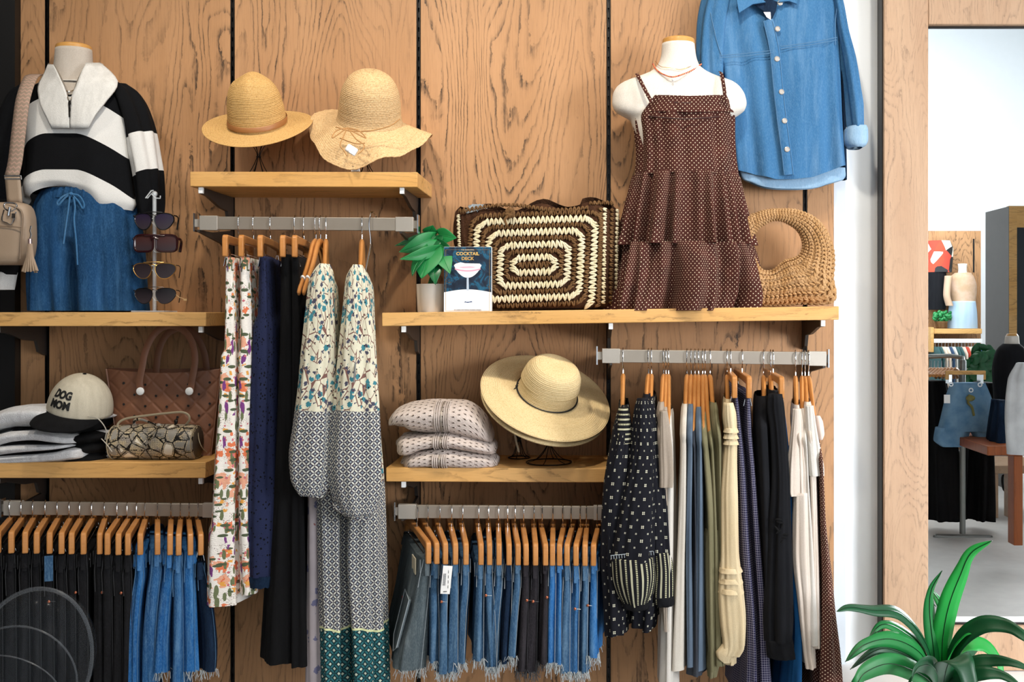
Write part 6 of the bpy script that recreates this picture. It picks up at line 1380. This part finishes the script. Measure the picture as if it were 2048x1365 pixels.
# ================================================================ cream perforated cardigans
def perfknit():
    n = NT('perforated_knit'); x, y, _ = n.sep(n.uv())[:3]
    u = n.m_('DIVIDE', x, .034); v = n.m_('DIVIDE', y, .030); out = None
    for o_ in (0, .5):
        a = n.m_('SUBTRACT', n.m_('FRACT', n.m_('ADD', u, o_)), .5); b = n.m_('SUBTRACT', n.m_('FRACT', n.m_('ADD', v, o_)), .5)
        d = n.m_('ADD', n.m_('MULTIPLY', a, a), n.m_('MULTIPLY', b, b)); out = d if out is None else n.m_('MINIMUM', out, d)
    c = n.mix(n.noise(n.ob(), 300, 2), '#d9cdc6', '#bfb0a8'); c = n.mix(n.m_('LESS_THAN', out, .0085), c, '#3a2c24')
    n.bump(n.m_('ADD', n.m_('MULTIPLY', n.ramp(out, [(.0, 0.), (.04, 1.)]), 2.0), n.noise(n.ob(), 350, 2)), .7, .003); return n.fin(c, .95, spec=.1)
pk = perfknit(); rbm = cloth('ribbed_knit', '#d6cac3', '#c6b8b0', bump=.4)
yc_ = -.20
CS = [('cream perforated cardigan, topmost of the three folded ones', [(784, 836, 852, .05), (790, 822, 850, .08), (806, 810, 850, .10), (830, 802, 860, .11), (870, 798, 862, .115), (893, 799, 862, .115), (930, 802, 870, .115), (955, 815, 876, .11), (975, 838, 880, .10), (984, 856, 882, .07), (987, 862, 880, .04)]),
      ('cream perforated cardigan, middle of the three folded ones', [(800, 880, 905, .05), (806, 868, 912, .08), (820, 866, 912, .11), (850, 864, 900, .115), (893, 860, 894, .115), (930, 864, 898, .115), (960, 872, 903, .11), (985, 880, 906, .09), (993, 886, 904, .05)]),
      ('cream perforated cardigan, lowest of the three folded ones', [(813, 915, 934, .05), (818, 908, 936, .08), (835, 900, 935, .11), (865, 894, 934, .115), (893, 892, 934, .115), (930, 896, 934, .115), (960, 900, 933, .11), (988, 908, 930, .09), (997, 914, 928, .05)])]
for i, (lab, st) in enumerate(CS):
    t = folded(lab, 'folded_cardigan', 'folded cream cardigans', st, yc_, pk, 230+i, .0025, pw=2.3)
    m = MB(); cxp = 893-i*2
    for dx in (-13, -9, -5, 5, 9, 13):
        yt_, yb_, hd, _ = interp([q+(0,) for q in st], cxp+dx); pts = []
        for k in range(11):
            a = -radians(70)+radians(140)*k/10; zc = W(0, (yt_+yb_)/2, yc_).z; hh = (yb_-yt_)/2*(yc_+D)/F
            pts.append((W(cxp+dx, 0, yc_).x, yc_-hd*sgp(cos(a), .87)-.003, zc+hh*sgp(sin(a), .87)))
        m.tube(pts, .0026, 5)
    m.build('ribbed_placket', rbm, t)
    pts = [(W(cxp, 0, yc_).x, p_[1]-.001, p_[2]) for p_ in pts]; MB().tube(pts, .0022, 5).build('zip', M['steel'], t)
    loftx('side_fold', [(790+i*8, st[1][1]+8, st[1][1]+22, .05), (800+i*6, st[1][1], st[1][1]+32, .07), (815+i*5, st[1][1]-6, st[1][1]+34, .07), (830+i*5, st[1][1]-4, st[1][1]+28, .05)], yc_+.045, pk, t, n=36, rows=20, fold=folds(240+i, (2, 3)), amp=.003)
# ================================================================ strap-leaved plant before the mirror
yD = -.50; dp = thing('strap_leaf_plant', 'tall green strap-leaved plant standing before the oak framed mirror', 'plant', (W(1880, 0, yD).x, yD, .355))
dl = NT('strap_leaf'); dlf = dl.fin(dl.mix(dl.noise(dl.map(dl.ob(), (1, 1, .3)), 9, 3), '#0a5a2a', '#158a3c'), .48, **{'Coat_Weight': .03}); dl2 = NT('strap_leaf_light'); dlf2 = dl2.fin(dl2.mix(dl2.noise(dl2.ob(), 9, 2), '#128a34', '#22a844'), .48)
dl3 = NT('strap_leaf_dark'); dlf3 = dl3.fin(dl3.mix(dl3.noise(dl3.ob(), 9, 2), '#06351c', '#0c5a30'), .45)
mr = plain('leaf_midrib', '#063a1a', .4)
def strap(P, wd, mat, side=None, twist=0):
    pts = spl([W(a, b, yD+dy) for a, b, dy in P], 7); n_ = len(pts); vs = []; fs = []; mid = []
    for i, p in enumerate(pts):
        u = i/(n_-1); t = (pts[min(i+1, n_-1)]-pts[max(i-1, 0)]).normalized(); s = Vector(side) if side else Vector((0, 1, 0)).cross(t)
        s = (s-t*s.dot(t)).normalized(); q = twist*u; nn = t.cross(s); s2 = s*cos(q)+nn*sin(q); n2 = t.cross(s2)
        w_ = wd*1.12*(.42+.58*sin(pi*min(1, u*1.15+.12))**.9 if u < .7 else (.42+.58*sin(pi*min(1, .7*1.15+.12))**.9)*max(0, 1-((u-.7)/.3)**1.8)**.8+.001)
        for j in (-2, -1, 0, 1, 2): vs.append(p+s2*(j/2*w_)+n2*(-.16*w_*(1-abs(j)/2)))
        mid.append(p+n2*(-.16*w_-.0007))
    for i in range(n_-1):
        for j in range(4): fs.append((i*5+j, i*5+j+1, (i+1)*5+j+1, (i+1)*5+j))
    o = mesh('leaf', vs, fs, mat, dp); md = o.modifiers.new('s', 'SOLIDIFY'); md.thickness = .0010; MB().tube(mid, .0011, 4).build('midrib', mr, o)
X0 = (1878, 1372, 0)
LEAVES = [
 ([(1882, 1365, 0), (1884, 1280, -.02), (1897, 1210, -.04), (1920, 1150, -.06), (1942, 1106, -.09), (1984, 1082, -.12)], .026, dlf2, None, .0),
 ([(1874, 1372, 0), (1866, 1300, -.02), (1858, 1225, -.03), (1862, 1180, -.05), (1884, 1142, -.08)], .018, dlf, None, .5),
 ([(1872, 1372, 0), (1850, 1290, -.05), (1800, 1230, -.11), (1745, 1222, -.15), (1700, 1216, -.18), (1673, 1224, -.20)], .018, dlf3, (.2, .75, .6), 0),
 ([(1872, 1372, 0), (1842, 1300, -.06), (1800, 1262, -.1), (1765, 1250, -.13), (1738, 1275, -.16)], .017, dlf, (.2, .6, .7), 0),
 ([(1870, 1374, -.02), (1840, 1310, -.10), (1785, 1280, -.15), (1730, 1290, -.20), (1690, 1325, -.22)], .022, dlf, (.1, .5, .85), 0),
 ([(1870, 1374, -.02), (1830, 1325, -.12), (1780, 1300, -.16), (1745, 1305, -.18), (1700, 1340, -.2)], .016, dlf3, (.1, .5, .85), 0),
 ([(1870, 1376, -.04), (1840, 1350, -.18), (1780, 1328, -.24), (1730, 1345, -.28), (1712, 1372, -.30), (1700, 1400, -.3)], .024, dlf, (.2, .3, .85), 0),
 ([(1880, 1374, -.02), (1868, 1340, -.20), (1850, 1330, -.24), (1830, 1340, -.28), (1815, 1380, -.30)], .022, dlf3, (.4, .2, .85), 0),
 ([(1884, 1374, -.04), (1892, 1330, -.20), (1905, 1315, -.26), (1925, 1325, -.3), (1940, 1370, -.32), (1945, 1420, -.32)], .034, dlf3, (.95, .1, .3), 0),
 ([(1884, 1372, 0), (1915, 1290, -.05), (1960, 1252, -.1), (2010, 1252, -.14), (2050, 1275, -.18), (2085, 1310, -.2)], .022, dlf3, (-.1, .6, .75), 0),
 ([(1884, 1372, 0), (1900, 1310, -.04), (1930, 1265, -.06), (1960, 1258, -.08), (1990, 1245, -.05)], .020, dlf2, (.5, .5, .6), 0),
 ([(1886, 1372, .0), (1930, 1300, .02), (1965, 1290, .02), (1995, 1320, .0), (2006, 1360, -.02)], .020, dlf2, (.6, .4, .5), 0),
 ([(1886, 1374, -.02), (1940, 1330, -.12), (1985, 1322, -.16), (2030, 1328, -.2), (2070, 1345, -.22)], .016, dlf3, (0, .6, .7), 0),
 ([(1886, 1376, -.04), (1950, 1350, -.18), (2000, 1350, -.22), (2045, 1375, -.26)], .017, dlf3, (0, .6, .7), 0),
 ([(1878, 1372, .02), (1880, 1300, .06), (1890, 1235, .10), (1876, 1200, .12), (1862, 1180, .16)], .018, dlf, None, .3),
 ([(1876, 1372, .02), (1850, 1330, .06), (1810, 1300, .10), (1790, 1330, .14)], .018, dlf2, (.3, .5, .7), 0),
 ([(1884, 1370, .02), (1925, 1320, .08), (1960, 1290, .14), (2000, 1320, .18)], .018, dlf3, (.3, .5, .7), 0)]
for a in LEAVES: strap(*a)
c = Vector((W(1880, 0, yD).x, yD, .3555))
MB().lathe([(.001, 0), (.055, 0), (.06, .004), (.078, .09), (.078, .105), (.072, .105), (.070, .09), (.001, .088)], 36, None, c, cap=False).build('pot', M['plasticw'], dp)
MB().tube([c+Vector((0, 0, .085)), W(1880, 1376, yD)], [.012, .009], 10).build('stem', dlf3, dp)
# ================================================================ clear dome cover low at the left, near the viewer
yz = -1.15; cz = W(62, 1330, yz)
dm = thing('clear_cover', 'clear domed plastic cover with curved rims in the lower left corner', 'cover', (cz.x, yz, cz.z-.12))
cl = NT('clear_plastic'); clm = cl.fin('#6a7078', .12, Alpha=.055); cl.b.inputs['Specular IOR Level'].default_value = .25
cl3 = NT('clear_plastic_rim'); clr = cl3.fin('#6d7278', .3, Alpha=.35); 
sz = (yz+D)/F; vs = []; fs = []; NA, NB = 64, 22
RM = Matrix.Rotation(radians(18), 3, 'Y')
for i in range(NB+1):
    e = pi*i/NB-pi/2
    for k in range(NA):
        a = 2*pi*k/NA; vs.append(cz+RM @ Vector((cos(a)*cos(e)*118*sz, sin(a)*cos(e)*100*sz, sin(e)*155*sz)))
for i in range(NB):
    for k in range(NA): fs.append((i*NA+k, i*NA+(k+1) % NA, (i+1)*NA+(k+1) % NA, (i+1)*NA+k))
mesh('dome', vs, fs, clm, dm)
def arc(kx, kz, dz, y_, nm, r):
    MB().tube([cz+RM @ Vector((cos(2*pi*k/60)*118*sz*kx, y_, sin(2*pi*k/60)*155*sz*kz+dz)) for k in range(60)], r, 6, closed=True).build(nm, clr, dm)
arc(1.0, 1.0, 0, 0, 'outer_rim', .0045); arc(.96, .66, -.02, -.03, 'inner_rim', .0022); arc(.88, .42, -.04, -.05, 'inner_rim', .0016)
# black sleeve with white cuff of the next display, cut by the left edge
bs = thing('black_sleeve_top', 'black garment sleeve with white turned cuff cut off by the left edge', 'top', W(5, 500, -.24))
loft('sleeve', [(400, -60, 34, .04), (470, -50, 40, .045), (540, -30, 34, .04), (550, -24, 31, .036)], -.22, M['blackcloth'], bs, n=40, rows=24, fold=folds(8, (3, 5)), amp=.003)
loft('white_cuff', [(545, -26, 31, .040), (552, -28, 30, .042), (570, -26, 28, .042), (580, -24, 27, .038)], -.22, w1, bs, n=40, rows=10, fold=folds(8, (3, 5)), amp=.002)
# ================================================================ the far side of the shop, seen in the mirror
YM = -.05
def V(px, py, d): return Vector(((px-CX)*d/F, 2*YM-(d-D), EYE-(py-CY)*d/F))   # a point whose mirror image lies at distance d
def vbox(mb, px0, px1, py0, py1, d0, d1):
    a, b = V(px0, py0, d0), V(px1, py1, d0); return mb.span((a.x, a.y, b.z), (b.x, 2*YM-(d1-D), a.z))
def vloft(name, st, d, mat, parent, **kw):
    """loft whose mirror image stands at distance d"""
    yv = d-D; o = loft(name, st, yv, mat, None, **kw)
    for v in o.data.vertices: v.co.y = 2*YM-v.co.y
    o.data.flip_normals(); off = wl(parent); o.data.transform(Matrix.Translation(-off)); o.parent = parent; return o
DF = 11.0
fp = MB(); vbox(fp, 1820, 1962, 462, 900, DF, DF+.04)
cw = thing('oak_display_panel', 'oak display panel on the far wall, seen in the mirror', 'panel', V(1890, 900, DF))
fp.build('board', M['panel'], cw, bevel=.003)
MB().span(tuple(V(1946, 478, DF-.004)), tuple(V(1948, 545, DF+.01)+Vector((0, 0, 0)))).build('slot', M['black'], cw)
fs_ = thing('far_shelf', 'light wood shelf under the far mannequin, seen in the mirror', 'shelf', V(1910, 668, DF-.4))
m = MB(); vbox(m, 1868, 1964, 658, 668, DF-.38, DF-.01); m.build('board', M['shelf'], fs_, bevel=.003)
m = MB(); vbox(m, 1862, 1868, 655, 705, DF-.40, DF-.01); m.build('upright', M['shelf'], fs_, bevel=.003)
fr = thing('far_rail', 'white garment rail below the far shelf, seen in the mirror', 'rail', V(1910, 680, DF-.4))
m = MB(); vbox(m, 1868, 1965, 678, 686, DF-.40, DF-.37); m.build('bar', M['plasticw'], fr)
m = MB(); vbox(m, 1923, 1927, 678, 760, DF-.36, DF-.33); m.build('post', M['steel'], fr)
# far mannequin in peach top and pale jeans
fm = thing('far_mannequin', 'distant white mannequin in peach wrap top and pale blue jeans, seen in the mirror', 'mannequin', V(1926, 657, DF-.2)); dd = DF-.2
vloft('neck', [(528, 1916, 1934, .05), (540, 1917, 1933, .05), (558, 1912, 1938, .07)], dd, M['linen'], fm, n=24, rows=10)
vloft('torso', [(546, 1910, 1941, .08), (556, 1899, 1948, .10), (575, 1895, 1953, .11), (600, 1901, 1951, .11), (612, 1904, 1950, .11)], dd, cloth('peach_print', '#c9a888', '#d8b8a0', sc=14, obsc=(1, 1, 1)), fm, n=32, rows=24)
vloft('arm', [(552, 1890, 1904, .06), (590, 1887, 1900, .05), (612, 1892, 1906, .05)], dd-.1, cloth('peach_print2', '#c9a888', '#d8b8a0', sc=14), fm, n=24, rows=14)
vloft('jeans', [(603, 1900, 1950, .12), (630, 1897, 1953, .13), (657, 1896, 1954, .13)], dd, cloth('pale_denim', '#a9c8e4', '#c4dcf0', sc=10), fm, n=40, rows=20)
# patterned kimono top
kt = thing('patterned_top', 'black top with red and cream geometric pattern, seen in the mirror', 'top', V(1875, 600, DF-.1))
n = NT('kimono_print'); v_ = n.vor(n.map(n.ob(), (1, 1, 1)), 9); kc = n.fin(n.ramp(n.sep(v_.outputs['Color'])[0], [(0, '#1a1718'), (.3, '#b5402f'), (.5, '#e4d9c8'), (.7, '#c0452f'), (.85, '#2a2a2c')], 'CONSTANT'), .9)
vloft('upper', [(482, 1855, 1900, .08), (500, 1852, 1906, .10), (545, 1850, 1903, .10)], DF-.15, kc, kt, n=32, rows=16)
vloft('lower', [(544, 1852, 1892, .08), (600, 1850, 1894, .09), (620, 1850, 1890, .09)], DF-.16, M['blacktop'], kt, n=32, rows=16)
fpz = thing('basket_plant', 'small bright green plant in a brown basket on the far shelf, seen in the mirror', 'plant', V(1882, 657, DF-.3))
vloft('basket', [(643, 1870, 1895, .06), (657, 1873, 1893, .055)], DF-.3, br, fpz, n=24, rows=6, cap=(True, True))
m = MB(); r = random.Random(6)
for k in range(60):
    p = V(1885+r.uniform(-17, 17), 634+r.uniform(-10, 9), DF-.3+r.uniform(-.06, .06)); m.ball(p, (.022, .012, .016), 6, 4, Matrix.Rotation(r.uniform(-1, 1), 3, 'Y'))
m.build('foliage', gf, fpz, kind='stuff')
# second framed mirror on the right
DM = 8.6
sm = thing('far_framed_mirror', 'oak framed second mirror with dark face at the right, seen in the mirror', 'cabinet', V(2040, 1060, DM))
m = MB(); vbox(m, 2018, 2034, 412, 900, DM, DM+.05); m.build('front_stile', M['shelf'], sm)
m = MB(); vbox(m, 2034, 2140, 412, 455, DM, DM+.05); m.build('front_rail', M['shelf'], sm)
m = MB(); vbox(m, 2034, 2140, 455, 900, DM+.02, DM+.04); m.build('dark_panel', plain('blue_black', '#1e262e', .3), sm)
a, b = V(2018, 413, DM), V(1998, 424, DM+.5); MB().span((a.x-.002, a.y, 0), (a.x, b.y+.0, a.z)).build('side_panel', M['greymetal'], sm)
m = MB(); vbox(m, 2018, 2140, 900, 905, DM, DM+.05); m.build('foot', M['shelf'], sm)
# pipe rack with black garments and the shorts in front
DR = 6.8; rk = thing('pipe_rack', 'grey steel pipe garment rack, seen in the mirror', 'garment rack', V(1925, 1075, DR))
m = MB().tube([V(1925, 720, DR), V(1925, 1068, DR)], .020, 12); m.build('post', plain('galvanised_pipe', '#8d908d', .45, .6), rk)
gp = plain('galvanised_pipe2', '#8d908d', .45, .6)
MB().tube([V(1872, 1074, DR-.02), V(1980, 1076, DR-.02)], .018, 10).tube([V(1872, 1072, DR-.02), V(1868, 1088, DR-.02)], .018, 10).tube([V(1980, 1074, DR-.02), V(1986, 1090, DR-.02)], .018, 10).build('base_pipe', gp, rk)
for px, py in ((1868, 1088), (1986, 1092)): MB().lathe([(.001, 0), (.055, 0), (.055, .008), (.02, .014), (.001, .014)], 20, None, V(px, py, DR-.02)).build('foot_flange', gp, rk)
MB().tube([V(1850, 714, DR+.1), V(1900, 712, DR+.1), V(1925, 716, DR+.05), V(1927, 735, DR)], .016, 10).build('top_rail', gp, rk)
for k in range(8):
    px = 1858+k*7; h_ = thing('wooden_hanger', f'honey wood hanger on the pipe rack in the mirror, {ORD[k]} from its left', 'hanger', V(px, 745, DR), group='hangers on the mirrored pipe rack')
    MB().tube(spl([V(px-12, 752, DR-.18), V(px-2, 742, DR-.05), V(px+4, 738, DR), V(px+10, 744, DR+.12), V(px+14, 756, DR+.2)], 4), .011, 8).build('wood_body', M['hang'], h_); MB().tube([V(px+4, 738, DR), V(px+4, 722, DR+.02)], .003, 6).build('hook', M['chrome'], h_)
for k, (st, dz, lab) in enumerate((([(762, 1850, 1890, .1), (850, 1848, 1905, .14), (1000, 1846, 1922, .16), (1036, 1846, 1926, .16)], .05, 'long black dress left of the rack post, seen in the mirror'), ([(765, 1950, 1985, .1), (850, 1940, 1982, .14), (1000, 1936, 1983, .15), (1036, 1932, 1984, .15)], .08, 'long black dress right of the rack post, seen in the mirror'))):
    t = thing('black_dress', lab, 'dress', V((st[2][1]+st[2][2])/2, 1036, DR+dz), group='black dresses on the mirrored rack'); vloft('body', st, DR+.1+dz, M['blackcloth'], t, n=60, rows=30, fold=folds(300+k, (7, 11, 17)), amp=lambda v: .004+.012*v)
t = thing('denim_shorts', 'pale blue denim shorts with drawstring on a clip hanger, seen in the mirror', 'shorts', V(1935, 890, DR-.3)); dS = DR-.3
def spost(name, st): return vloft(name, st, dS, cloth('pale_shorts_denim', '#7fa3c0', '#5f88aa', sc=14, obsc=(1, 1, 1)), t, n=48, rows=24, fold=folds(310, (3, 5, 9)), amp=.006)
spost('waist', [(766, 1900, 1968, .05), (795, 1890, 1980, .06), (850, 1876, 1996, .065), (862, 1872, 2000, .065)])
spost('leg', [(855, 1870, 1940, .06), (880, 1866, 1932, .06), (893, 1880, 1926, .055)]); spost('leg', [(855, 1936, 2002, .06), (872, 1944, 2006, .06), (890, 1954, 1975, .055)])
MB().tube(spl([V(1940, 790, dS-.07), V(1936, 805, dS-.07), V(1944, 815, dS-.07), V(1948, 832, dS-.07)], 4), .008, 6).ball(V(1941, 797, dS-.07), (.03, .01, .02)).build('drawstring', plain('olive_cord', '#77733f', .8), t)
for px, py in ((1902, 769), (1942, 781), (1960, 770)): MB().tube([V(px, py, dS-.07)+Vector((.012*cos(q*pi/6), 0, .012*sin(q*pi/6))) for q in range(12)], .004, 5, closed=True).build('eyelet', M['plasticw'], t)
MB().span(tuple(V(1888, 790, dS-.075)), tuple(V(1900, 807, dS-.073))).build('price_tag', M['paper'], t)
hh = thing('clip_hanger', 'pale wood clip hanger holding the shorts, seen in the mirror', 'hanger', V(1932, 745, dS))
m = MB(); vbox(m, 1892, 1972, 742, 750, dS-.02, dS+.0); vbox(m, 1892, 1899, 748, 760, dS-.02, dS); vbox(m, 1965, 1972, 748, 760, dS-.02, dS); m.build('wood_bar', M['shelf'], hh, bevel=.003)
for px in (1901, 1964): m = MB(); vbox(m, px-3, px+3, 750, 768, dS-.03, dS+.03); m.build('clip', M['chrome'], hh)
MB().tube([V(1932, 742, dS), V(1932, 722, dS)], .003, 6).build('hook', M['chrome'], hh)
# bench, table and seated goods at the right
bt = thing('wood_table', 'reddish wood table at the right edge, seen in the mirror', 'table', V(2035, 1085, 6.0)); dT = 6.0
m = MB(); vbox(m, 1975, 2140, 893, 912, dT, dT+.7); m.build('table_top', M['redwood'], bt, bevel=.006)
for px, k in ((2037, 0), (2120, 1)): m = MB(); vbox(m, px-9, px+9, 912, 1092, dT+.02, dT+.11); m.build('leg', M['redwood'], bt, bevel=.004)
bn = thing('wood_bench', 'lighter wood bench behind the red table, seen in the mirror', 'bench', V(1990, 1075, 7.4))
m = MB(); vbox(m, 1972, 2100, 932, 948, 7.4, 7.9); m.build('seat', M['panel2'], bn, bevel=.004)
for px in (1984, 2034): m = MB(); vbox(m, px-15, px+13 if px < 2000 else px+6, 948, 1075, 7.42, 7.52); m.build('leg', M['panel2'], bn, bevel=.004)
MB().tube(spl([V(2026, 958, 7.6), V(2006, 952, 7.6), V(2008, 980, 7.6), V(2024, 984, 7.6), V(2024, 968, 7.6), V(2016, 970, 7.6)], 5), .010, 8).build('iron_scroll', M['wire'], bn)
db = thing('black_bust', 'black draped bust form with pale neck cap at the right, seen in the mirror', 'mannequin', V(2020, 890, 6.6))
vloft('bust', [(688, 2008, 2034, .07), (700, 1996, 2046, .10), (740, 1988, 2052, .13), (800, 1992, 2060, .14), (880, 1990, 2070, .15)], 6.6, M['blacktop'], db, n=40, rows=30, fold=folds(5, (3, 5)), amp=.006)
vloft('neck', [(672, 2012, 2036, .05), (692, 2009, 2038, .055)], 6.6, M['linen'], db, n=24, rows=6); vloft('neck_cap', [(668, 2015, 2033, .04), (674, 2012, 2036, .05)], 6.6, M['capwood'], db, n=24, rows=4)
wt = thing('white_blouse', 'white blouse with grey patches hanging at the right edge, seen in the mirror', 'blouse', V(2045, 905, 5.8)); vloft('body', [(726, 2036, 2060, .04), (760, 2018, 2080, .07), (830, 2012, 2090, .08), (908, 2016, 2090, .08)], 5.8, cloth('white_patch', '#eef0f2', '#d2d4d8', sc=8, obsc=(1, 1, 1)), wt, n=40, rows=24, fold=folds(12, (3, 5, 8)), amp=.01)
bj = thing('folded_jeans', 'dark blue jeans heaped on the red table, seen in the mirror', 'jeans', V(1995, 893, 6.2)); vloft('heap', [(800, 1990, 2006, .06), (840, 1984, 2014, .1), (893, 1976, 2018, .12)], 6.25, M['d_dark'], bj, n=36, rows=16, fold=folds(13, (3, 5, 8)), amp=.012)
# green plants behind the rack
gpz = thing('leafy_plant', 'dark green leafy plant behind the mirrored pipe rack', 'plant', V(1970, 760, 8.6)); m = MB(); r = random.Random(16)
for k in range(160):
    p = V(1968+r.gauss(0, 16), 735+r.gauss(0, 18), 8.6+r.uniform(-.1, .1)); m.ball(p, (.05, .012, .03), 6, 4, Matrix.Rotation(r.uniform(-1.4, 1.4), 3, 'Y'))
m.build('foliage', gf2, gpz, kind='stuff'); m = MB().tube([V(1968, 740, 8.6), Vector((V(1968, 740, 8.6).x, V(1968, 740, 8.6).y, 0))], .015, 8); m.build('stem', M['redwood'], gpz)
# row of small bright garments on the far rail
r = random.Random(20)
for k in range(14):
    px = 1870+k*6.6; col = r.choice(['#b5402f', '#2f4a6b', '#d8d4cc', '#8a3a48', '#c0c4c8', '#33585a', '#e4d2c0'])
    t = thing('hanging_top', f'small {({"#b5402f":"red","#2f4a6b":"blue","#d8d4cc":"pale","#8a3a48":"wine","#c0c4c8":"grey","#33585a":"teal","#e4d2c0":"cream"})[col]} garment on the far rail in the mirror, {ORD[k]} from its left', 'garment', V(px, 740, DF-.38), group='garments on the mirrored far rail')
    vloft('body', [(694, px-2, px+3, .10), (706, px-3, px+4, .18), (800, px-3, px+4, .19)], DF-.385, plain('garment_'+col[1:], col, .9), t, n=16, rows=8); MB().tube([V(px, 694, DF-.385), V(px, 680, DF-.385)], .004, 5).build('hook', M['chrome'], t)
for o in bpy.data.objects:
    if o.get('label') and len(o['label'].split()) > 16: print('LONG', o.name, o['label'])
